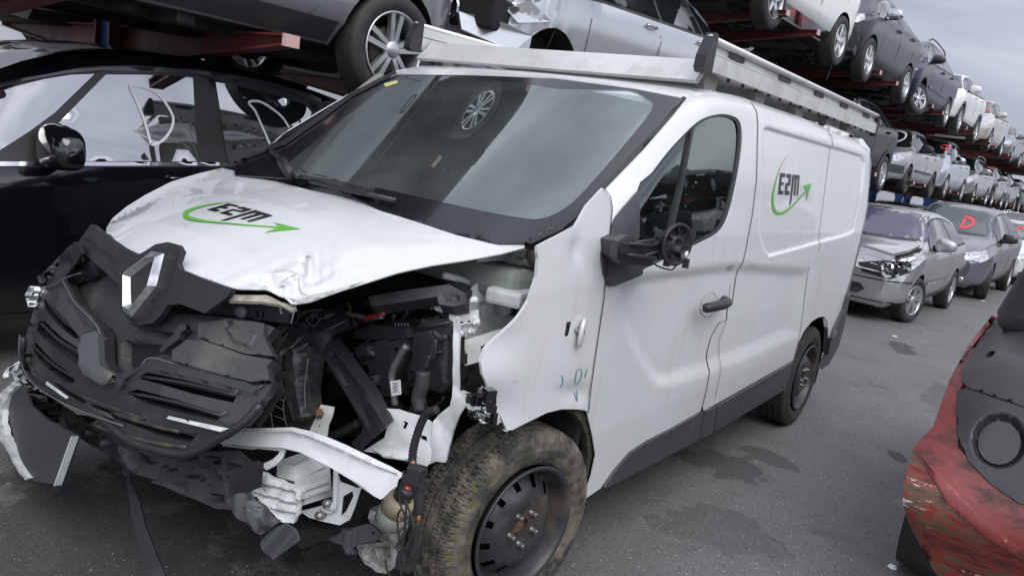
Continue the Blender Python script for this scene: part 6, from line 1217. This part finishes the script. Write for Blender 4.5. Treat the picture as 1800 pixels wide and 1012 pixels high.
sdk = P_('tarnished_silver_paint', (.30, .30, .29), metal=.6, rough=.35)
dm_ = car(hatch(label='silver hatchback with black stripped front wing and red mark on the windscreen', group=GR, paint=sdk, loc=sit(28.6, 1.68, 1.68), rz=RZ, under=7, wheels={'fl': {'m': M_alloy}}, dent=[(-.5, -.75, .6, .35, (.12, .1, 0))], crush=[(-.4, -.75, .6, .4, .05)], extra=[mark([(-.5, 1.30), (-.35, 1.34), (-.28, 1.29), (-.4, 1.25)], M_dred, off=.012, name='painted_letter'), lambda r_, bv: patch('missing_wing_gap', [(-.75, .35), (-.2, .30), (-.3, .60), (.35, .72), (.3, .84), (-.5, .78)], bv, M_blkd, r_, 'XZ', -1, .008)]))
sg = P_('mid_grey_paint', (.16, .17, .19), metal=.55, rough=.3)
g6 = car(hatch(label='mid grey hatchback near the far end of the middle row', group=GR, paint=sg, loc=sit(32.6, 1.68, 1.68), rz=RZ, rimk='six'))
# --- top tier
wht = P_('car_white_paint', (.66, .67, .66), metal=0, rough=.28, dirt=(.42, .40, .36), dlo=.5)
t1 = car(suv(label='white car with dented rear door on the top tier, wheels hanging past red arms', group=GR, paint=wht, loc=sit(7.25, 3.27, 1.82), rz=RZ, W=1.82, wb=2.55, ro=.80, under=8, rimk='five', sillband=M_chr, crush=[(1.9, -.9, .8, .35, .022)], r=.225))
gdk = P_('slate_grey_paint', (.032, .036, .044), metal=.15, rough=.30, coat=.08, spec=.3)
def wreck_front(root, bv):
    b = MB(); rg = np.random.RandomState(12)
    for k in range(60):
        c_ = (rg.uniform(-.95, -.30), rg.uniform(-.85, .2), rg.uniform(.20, .78)); b.box(c_, tuple(rg.uniform(.02, .14, 3)), Matrix.Rotation(rg.uniform(0, 3), 3, rg.choice(['X', 'Y', 'Z'])))
    for k in range(16):
        p = np.array([rg.uniform(-.95, -.4), rg.uniform(-.9, -.2), rg.uniform(.3, .8)]); b.tube(spline([tuple(p), tuple(p+rg.uniform(-.15, .15, 3)-[0, 0, .12]), tuple(p+rg.uniform(-.2, .2, 3)-[0, 0, .3])], 4, False), .007, 5)
    b.build('exposed_front_end', M_blkd, root)
    b = MB()
    for k in range(10): b.box((rg.uniform(-.95, -.5), rg.uniform(-.85, -.1), rg.uniform(.3, .75)), tuple(rg.uniform(.02, .06, 3)), rg.uniform(0, 3))
    b.build('torn_metal', M_whited, root)
car(suv(label='slate grey crossover with bumper torn off on the top tier', group=GR, paint=gdk, loc=sit(11.35, 3.27, 1.84), rz=RZ, under=9, rimm=M_alloyd, rimk='five', mirror=M_chr, chrome=False, trim=M_chr, sillband=M_clad, fo=.70, prof=[(-.70, .84), (-.60, .98), (-.4, 1.02), (0, 1.06), (.26, 1.10), (.62, 1.34), (.98, 1.54), (1.5, 1.64), (2.3, 1.63), (2.85, 1.54), (3.15, 1.32), (3.35, 1.05), (3.44, .9)], grille=False, lamp=(.86, .40, .12), extra=[wreck_front], nz=1, tail=1.0))
nvy = P_('navy_metallic_paint', (.006, .012, .034), metal=.1, rough=.28, coat=.08, spec=.3)
car(mpv(label='navy blue estate with roof rails and turned front wheel on the top tier', group=GR, paint=nvy, loc=sit(15.3, 3.26, 1.83), rz=RZ, under=10, wb=2.8, ro=.85, rub=.58, rails=M_blk, wheels={'fl': {'steer': R_(-20), 'camber': R_(-12), 'drop': .06, 'm': M_blk}}, rimk='double', crush=[(-.6, -.6, .8, .3, .03)], mirror=M_mirror, prof=[(-.88, .62), (-.80, .76), (-.5, .90), (-.1, 1.02), (.10, 1.08), (.55, 1.36), (.95, 1.55), (1.5, 1.64), (2.5, 1.62), (3.1, 1.54), (3.4, 1.3), (3.58, 1.05), (3.65, .85)], win=(.25, .98, 3.0, 3.35), pillars=(.62, 1.62, 2.6), rg=(3.15, 3.5)))
car(suv(label='white crossover with black wheel arches on the top tier', group=GR, paint=wht, loc=sit(19.75, 3.28, 1.84), rz=RZ, under=11, flare=M_clad, sillband=M_clad, rimk='seven', tail=1.0))
bei = P_('champagne_paint', (.50, .48, .42), metal=.4, rough=.3)
car(mpv(label='champagne people carrier with upright wiper and red marks on its windscreen', group=GR, paint=bei, loc=sit(25.0, 3.30, 1.80), rz=RZ, W=1.8, under=12, rub=.5, rimk='seven', extra=[mark([(-.5, 1.48), (-.3, 1.50), (-.1, 1.47)], M_dred, off=.012, name='painted_letter'), mark([(-.6, 1.2), (-.5, 1.26), (-.42, 1.2)], M_dred, off=.012, name='painted_letter'), lambda r_, bv: MB().tube([(.15, -.1, 1.15), (.35, -.25, 1.52)], .015, 5).build('wiper', M_blk, r_)]))
g7 = car(hatch(label='steel grey estate on the top tier behind the champagne people carrier', group=GR, paint=P_('steel_grey_paint', (.22, .24, .26), metal=.5, rough=.3), loc=sit(30.6, 3.3, 1.70), rz=RZ, rimk='cover'))
# --- ground row
gsv = P_('scratched_silver_paint', (.46, .465, .47), metal=.7, rough=.3, dirt=(.30, .29, .27))
def s206(root, bv):
    patch('bumper_gap', [(-.80, .535), (.80, .535), (.80, .55), (-.80, .55)], bv, M_dark, root, 'YZ', off=.004, step=.05)
    patch('lamp_cavity', [(-.62, .57), (-.30, .60), (-.22, .70), (-.45, .76), (-.72, .80), (-.76, .68)], bv, M_dark, root, 'YZ', off=.006, step=.04)
    patch('lower_lip_gap', [(-.70, .27), (.70, .27), (.70, .285), (-.70, .285)], bv, M_dark, root, 'YZ', off=.004, step=.05)
    b = MB(); b.prism([(-.83, -.30, .335), (-.83, .30, .335), (-.82, .38, .40), (-.82, .32, .46), (-.83, -.32, .46), (-.82, -.38, .40)], (.03, 0, 0)); b.build('lower_grille', M_blk, root)
    b = MB()
    for p_ in ([(-.6, -.2, .885), (-.35, -.5, .93), (.0, -.62, .99), (.05, -.70, .97), (-.3, -.66, .90), (-.55, -.55, .84)],): b.prism(p_, (0, 0, .035))
    b.build('buckled_bonnet_edge', gsv, root)
    b = MB(); b.prism([(-.45, -.60, .85), (.05, -.74, .945), (.12, -.70, .955), (-.35, -.52, .87)], (0, 0, .012)); b.build('bonnet_gap', M_dark, root)
    b = MB(); rg = np.random.RandomState(3)
    for k in range(16): b.box((rg.uniform(-.72, -.5), rg.uniform(-.68, -.2), rg.uniform(.62, .72)), tuple(rg.uniform(.02, .07, 3)), Matrix.Rotation(rg.uniform(0, 3), 3, 'X'))
    b.build('broken_headlamp', M_chr, root)
car(hatch(label='dented silver hatchback with broken headlamp parked on the asphalt behind the van', cat='car', paint=gsv, loc=(9.0, -.63+.80, 0), rz=R_(-3), wb=2.44, W=1.66, R=.30, r=.195, rimk='double', rimm=M_alloy, pillars=(1.75,), doors=[(.42, 1.78)], rub=.50, wheels={'fl': {'steer': R_(-14)}}, plate=False, wsglass=mat('violet_sunshade_glass', (.06, .055, .10), .03, spec=1), nolamp=(-1,), grille=False, archr=.35, dent=[(-.55, -.62, .72, .28, (.10, .06, -.05)), (-.15, -.3, .95, .25, (0, 0, .05)), (-.5, 0, .85, .3, (.02, 0, -.05))], crush=[(-.4, -.60, .80, .34, .025), (-.45, -.1, .9, .3, .012)], extra=[s206, mark([(.20, 1.16), (.35, 1.22), (.46, 1.15), (.36, 1.07), (.2, 1.06)], M_dred, off=.012, name='painted_letter')]), 'silver_hatchback')  # purplish reflection is put into the windscreen glass colour
car(mpv(label='grey people carrier with a red D on its windscreen behind the dented hatchback', cat='car', paint=P_('mauve_grey_paint', (.20, .195, .22), metal=.55, rough=.3), loc=(14.1, -1.03+.88, 0), rz=R_(-3), W=1.82, rimk='double', mirror=M_mirror, wheels={'fl': {'steer': R_(8)}}, lamp=(.74, .50, .15), wsglass=mat('green_tint_glass', (.03, .05, .05), .02, spec=1), extra=[Dm(-.25, 1.28, .75, M_dred, .022)]), 'grey_people_carrier')
def g3m(root, bv): pass
car(hatch(label='white hatchback with red paint marks, third car in the ground row', cat='car', paint=wht, loc=(19.2, -.62, 0), rz=R_(-3), extra=[mark([(-.5, 1.15), (-.3, 1.3), (-.2, 1.1)], M_dred, off=.012, name='painted_letter', w=.02)]), 'white_hatchback')
car(suv(label='dark grey crossover with roof rails at the far end of the ground row', cat='car', paint=gdk, loc=(24.2, -.7, 0), rz=R_(-3), rails=M_alu), 'grey_crossover')
# under the racks, ground level behind
u1 = car(hatch(label='black hatchback with a white D, parked under the rack behind the silver hatchback', group='cars parked under the racks', cat='car', paint=blk2, loc=(13.9, 2.05, 0), rz=RZ, extra=[Dm(-.2, 1.16, 1.1, M_dwhite, .016)]))
# ---- copies: same kinds again further on, behind and out of frame
def recol(root, p):
    for c in kids(root):
        if c.name.split('.')[0] in ('body', 'door_mirror', 'door_handle'):
            c.data = c.data.copy(); old = c.data.materials[0]; c.data.materials[0] = p
TREE = {}
for x in bpy.data.objects:
    if x.parent: TREE.setdefault(x.parent.name, []).append(x)
dup_i = [(g6, (36.9, 1.68), P_('black_metallic_paint', (.02, .02, .022)), 'black hatchback, last but two of the middle row'), (g7, (41.2, 1.68), sst, 'silver estate, last but one of the middle row'), (g6, (45.5, 1.68), wht, 'white hatchback ending the middle row'),
 (g6, (33.5, 3.33), sdk, 'silver hatchback, third from the far end of the top row'), (g7, (37.8, 3.33), blk2, 'black estate, second from the far end of the top row'), (g6, (42.1, 3.33), sst, 'silver hatchback at the far end of the top row')]
for src, (x, z), pm, lab in dup_i:
    c = copy_tree(src, TREE); c.location = (x, YR(x)+.82, z); c['label'] = lab; recol(c, pm)
for src, x, z, pm, lab in ((g6, 18.6, 0, sdk, 'silver hatchback half hidden under the rack beyond the black hatchback'), (g7, 23.2, 0, wht, 'white estate under the rack, third of its row'), (g6, 28, 0, sg, 'grey hatchback under the rack, fourth of its row'), (g7, 33, 0, blk2, 'black estate under the rack, fifth of its row')):
    c = copy_tree(src, TREE); c.location = (x, YR(x)+.95, z); c['label'] = lab; c['group'] = 'cars parked under the racks'; recol(c, pm)
# back row on the far side of the rack
for src, x, z, pm, lab in ((g6, -3.4, 1.70, sst, 'silver hatchback on the far side of the rack at the left edge'), (g7, 1.2, 1.70, wht, 'white estate behind the rack seen under the dark silver car'), (t1, 6.0, 1.68, sg, 'grey crossover on the far side of the rack'), (g6, 10.6, 1.68, bei, 'beige hatchback on the far side of the rack'), (g7, 15, 1.68, sdk, 'silver estate on the far side of the rack'), (g6, 2.6, 0, nvy, 'navy hatchback on the ground beyond the black people carrier'), (g7, 7.2, 0, sg, 'grey estate on the ground beyond the van'), (g6, 11.2, 0, wht, 'white hatchback on the ground under the far side arms'),
 (t1, 8.2, 3.3, nvy, 'navy crossover high on the far side of the rack'), (g7, 13, 3.3, wht, 'white estate high on the far side of the rack'), (g6, 17.5, 3.3, sdk, 'silver hatchback high on the far side of the rack')):
    c = copy_tree(src, TREE); c.location = (x, YR(x)+3.4, z); c['label'] = lab; c['group'] = 'cars on the far side of the rack'; recol(c, pm)
# out of frame neighbours that the glass and paint reflect
for src, x, z, pm, lab in ((t1, 3.1, 3.33, sg, 'grey crossover on the top tier above the frame'), (g6, -1.2, 3.33, blk2, 'black hatchback on the top tier above the frame'), (g7, -5.6, 1.70, sil, 'silver estate left of the frame on the middle tier')):
    c = copy_tree(src, TREE); c.location = (x, YR(x)+.82, z); c['label'] = lab; c['group'] = 'rack cars outside the frame'; recol(c, pm)
YO = -10.5
for i, (src, x, z, pm, lab) in enumerate(((g6, 3.0, 1.70, sg, 'grey hatchback on the opposite rack'), (g7, 7.4, 1.70, sdk, 'silver estate on the opposite rack'), (t1, 12.0, 1.70, blk2, 'black crossover on the opposite rack'), (g6, 4.4, 0, wht, 'white hatchback on the ground across the aisle'), (g7, 9.2, 0, sst, 'silver estate on the ground across the aisle'), (t1, 14.2, 0, sg, 'grey crossover on the ground across the aisle'), (g6, -1.6, 1.70, blk2, 'black hatchback on the opposite rack'), (g7, -1.2, 0, sg, 'grey estate on the ground across the aisle'))):
    c = copy_tree(src, TREE); c.location = (x, YO, z); c['label'] = lab; c['group'] = 'cars across the aisle outside the frame'; recol(c, pm)
far = []
for i, x in enumerate((18.4, 23.0, 27.8, 32.6)):
    for z in (0, 1.70, 3.33):
        src = (g6, g7, t1)[(i+int(z)) % 3]; pm, cn = ((gdk, 'slate'), (sst, 'silver'), (blk2, 'black'), (wht, 'white'), (nvy, 'navy'))[(int(z)*2+i) % 5]
        c = copy_tree(src, TREE); c.location = (x, YO, z); c['group'] = 'cars across the aisle outside the frame'; recol(c, pm)
        c['label'] = '%s car across the aisle outside the frame, %s level, %s of the far bays' % (cn, {0: 'ground', 1.70: 'middle', 3.33: 'top'}[z], ('first', 'second', 'third', 'fourth')[i])
for i, x in enumerate((-1.5, 2.8, 7.1, 11.4, 15.7, 20.6, 25.2, 30)):
    f = copy_tree(fr0, TREE); f.location = (x, YO-1.2, 0); f['group'] = 'rack frames across the aisle'; f['label'] = 'blue and red rack frame across the aisle outside the frame, %s from the left' % ('first', 'second', 'third', 'fourth', 'fifth', 'sixth', 'seventh', 'eighth')[i]
def leaves(name, boxes, n, m, size, label):
    r = np.random.RandomState(8); vs = []; fs = []
    for (cx, cy, cz, rx, ry, rz_) in boxes:
        for _ in range(n):
            v = r.normal(size=3); v /= np.linalg.norm(v); p = np.array([cx, cy, cz])+v*[rx, ry, rz_]*r.uniform(.5, 1)**.5; a = r.normal(size=3); a /= np.linalg.norm(a); b_ = np.cross(a, r.normal(size=3)); b_ /= np.linalg.norm(b_); s_ = size*r.uniform(.6, 1.4); k = len(vs); vs += [(p-a*s_).tolist(), (p+b_*s_*.5).tolist(), (p+a*s_).tolist(), (p-b_*s_*.5).tolist()]; fs.append((k, k+1, k+2, k+3))
    me = bpy.data.meshes.new(name); me.from_pydata(vs, [], fs); me.update(); o = link(name, me, m); tag(o, label, 'trees', kind='stuff'); return o
rr = np.random.RandomState(2)
leaves('tree_belt', [(x, -26+rr.uniform(-1, 1), 2.4+rr.uniform(0, 1.5), 3.0, 2.2, 3.0+rr.uniform(-1, 1)) for x in range(-8, 60, 5)], 900, mat('leaf_green', (.04, .065, .02), .6, var=.5, vscale=2), .35, 'row of dense green trees beyond the opposite rack')
# ================================================================== scraped red machine at the right edge
red = thing('forklift', 'scraped red forklift tail with black lamp recess at the right edge', 'forklift', (1.9, -2.7, 0))
def L0(p): return p
def Fred(X):
    x, y, z = X.T; r = .22; bul = .10*np.exp(-((z-.52)/.16)**2); xm = 1.05-bul+.55*np.clip(z-.60, 0, 1); ym = -1.80+bul*.9-.05*np.clip(z-.6, 0, 1)*2
    q = np.stack([xm-x+r, x-3.4+r, y-ym+r, -3.7-y+r, z-1.03+r, .10-z+r], 1); return np.linalg.norm(np.maximum(q, 0), axis=1)+np.minimum(q.max(1), 0)-r
rdm = mat('scraped_red_paint', (.19, .030, .027), .48, coat=.1, dirt=(.04, .02, .018), dscale=4.2, dlo=.48, dhi=.64, stretch=(1, 1, 2.5))
def scrapes():
    m = bpy.data.materials.new('worn_layered_paint'); m.use_nodes = True; t = m.node_tree; b = t.nodes['Principled BSDF']; K = t.links.new
    tc = N(t, 'ShaderNodeTexCoord'); mp = N(t, 'ShaderNodeMapping'); mp.inputs['Scale'].default_value = (1.0, 1.0, 3.6); mp.inputs['Rotation'].default_value = (.25, .35, 0); K(tc.outputs['Object'], mp.inputs[0])
    def nn(s, seed):
        n = N(t, 'ShaderNodeTexNoise', noise_dimensions='4D'); n.inputs['W'].default_value = seed; n.inputs['Scale'].default_value = s; n.inputs['Detail'].default_value = 12; n.inputs['Roughness'].default_value = .72; n.inputs['Distortion'].default_value = .6; K(mp.outputs[0], n.inputs[0]); return n.outputs[0]
    c = N(t, 'ShaderNodeValToRGB'); e = c.color_ramp.elements; e[0].position = .36; e[0].color = (.02, .010, .009, 1); e[1].position = .68; e[1].color = (.30, .045, .035, 1)
    for p_, k in ((.44, (.10, .05, .035, 1)), (.49, (.12, .07, .04, 1)), (.53, (.22, .03, .02, 1)), (.60, (.06, .018, .016, 1))): q = e.new(p_); q.color = k
    K(nn(3.2, 1), c.inputs[0]); x = N(t, 'ShaderNodeMix', data_type='RGBA'); r = N(t, 'ShaderNodeMapRange'); r.inputs[1].default_value = .575; r.inputs[2].default_value = .60; K(nn(6.1, 5), r.inputs[0]); K(r.outputs[0], x.inputs['Factor']); K(c.outputs[0], x.inputs[6]); x.inputs[7].default_value = (.50, .47, .42, 1)
    K(x.outputs[2], b.inputs['Base Color']); b.inputs['Roughness'].default_value = .6
    bp = N(t, 'ShaderNodeBump'); bp.inputs['Distance'].default_value = .006; K(nn(4, 1), bp.inputs['Height']); K(bp.outputs[0], b.inputs['Normal']); return m
M_scr = scrapes()
def rsheet(name, poly, m, **k):
    o = sheet(name, poly, Fred, m, None, **k); o.parent = red; o.matrix_parent_inverse = Matrix.Translation(-red.location); return o
red_low = rb((338, 650), (312, 740), (310, 800), (330, 860), (360, 920), (405, 1000), (425, 1035), (800, 1060), (900, 1060), (900, 960), (640, 950), (560, 900), (440, 800), (400, 730))
rsheet('scraped_bumper', red_low, M_scr, th=.02, step=9, t=(.6, 7), crumple=wob(.006, 60, 21))
rsheet('painted_panel', rb((338, 645), (400, 735), (440, 805), (560, 905), (640, 952), (660, 960), (900, 960), (900, 800), (640, 800), (560, 740), (470, 640), (470, 480), (490, 450), (560, 300), (600, 262), (570, 258), (510, 330), (450, 440), (400, 580), (355, 625)), rdm, th=.02, off=.006, step=8, t=(.6, 7), disp=[(rb((350, 650), (400, 700), (560, 860), (660, 940), (640, 950), (560, 905), (440, 805), (400, 735)), -.012, 4)])
M_wblk = mat('scratched_black_panel', (.022, .020, .020), .45, dirt=(.10, .035, .028), dscale=6, dlo=.6, dhi=.72)
rsheet('top_cover', rb((482, 448), (500, 400), (560, 300), (590, 262), (640, 252), (900, 250), (900, 560), (661, 525), (600, 505), (500, 470)), M_wblk, th=.02, off=.014, step=8, t=(.6, 7), holes=[spline(rb((552, 380), (566, 368), (580, 370), (574, 380), (560, 388)), 3)])
lampc = rb((590, 620))[0]
rec = rb((470, 475), (520, 472), (661, 510), (900, 560), (900, 900), (640, 800), (560, 745), (500, 680), (468, 600))
circ = [(lampc[0]+52*math.cos(a), lampc[1]+52*math.sin(a)) for a in np.linspace(0, 2*math.pi, 25)[:-1]]; circ2 = [(lampc[0]+38*math.cos(a), lampc[1]+38*math.sin(a)) for a in np.linspace(0, 2*math.pi, 25)[:-1]]
rsheet('lamp_recess', rec, M_blk, th=.02, off=.010, step=6, t=(.6, 7), disp=[(circ, .035, 14)], extra=[circ, circ2])
rsheet('lamp_cover', circ2, mat('dark_lamp_cover', (.03, .03, .033), .3), th=.01, off=-.012, step=6, t=(.6, 7))
b = MB(); b.box((2.42, -2.80, .58), (2.1, 1.86, .72), bev=.16); o = b.build('body_core', rdm, None); o.parent = red; o.matrix_parent_inverse = Matrix.Translation(-red.location)
b = MB(); b.lathe([(0, -.14), (.20, -.14), (.23, -.12), (.25, 0), (.23, .11), (0, .11)], 40, 'Y', (1.66, -1.93, .25)); o = b.build('wheel', M_tyre, None); o.parent = red; o.matrix_parent_inverse = Matrix.Translation(-red.location)
b = MB(); q = Vector((2.35, -1.99, 1.0)); d = Vector((.14, -.10, 1)).normalized()
b.tube([q+d*t_ for t_ in (0, .03, .09, .26, .27, .29, .30, .33, .34, .37, .38, .41, .42, .5)], [.05, .085, .11, .085, .092, .092, .078, .076, .084, .084, .072, .07, .078, .07], 18); o = b.build('rubber_gaiter', M_blkd, None); o.parent = red; o.matrix_parent_inverse = Matrix.Translation(-red.location)
# ---- grit and crumbs of glass and plastic lying on the asphalt
rg = np.random.RandomState(77); gr = MB(); gr2 = MB()
for k in range(900):
    x, y = (rg.uniform(-1.6, 9), rg.uniform(-2.2, 1.2)) if k % 3 else (rg.normal(-.2, .7), rg.normal(-.5, .6))
    s_ = rg.uniform(.0015, .0055)*(1+.08*max(0, x)); b_ = gr if k % 4 else gr2
    p = [Vector((x+s_*math.cos(a_), y+s_*math.sin(a_), .002)) for a_ in (rg.uniform(0, 2), rg.uniform(2, 4), rg.uniform(4, 6.2))]; t_ = Vector((x, y, s_*.9)); b_.add(p+[t_], [(0, 1, 3), (1, 2, 3), (2, 0, 3)])
o = gr.build('grit', mat('pale_grit', (.42, .41, .39), .7)); tag(o, 'pale grit and glass crumbs scattered over the asphalt', 'grit', kind='stuff')
o = gr2.build('plastic_crumbs', mat('dark_crumbs', (.02, .02, .02), .6)); tag(o, 'dark crumbs of broken plastic scattered over the asphalt', 'grit', kind='stuff')
# ---- small litter
for i, (x, y, lab) in enumerate(((1572, 592, 'small white scrap on the asphalt beside the dented hatchback'), (1568, 998, 'white round cap on the ground beside the forklift'), (1727, 529, 'white paper scrap by the grey people carrier wheel'))):
    p = at(x, y, 'Z', 0); b = MB(); b.lathe([(0, .012), (.016, .011), (.02, .002)], 10, 'Z', (0, 0, 0)) if i == 1 else b.box((0, 0, .006), (.08 if i == 2 else .05, .05, .008), .4); o = b.build('litter', M_dwhite); o.location = (p.x, p.y, .002); tag(o, lab, 'litter')
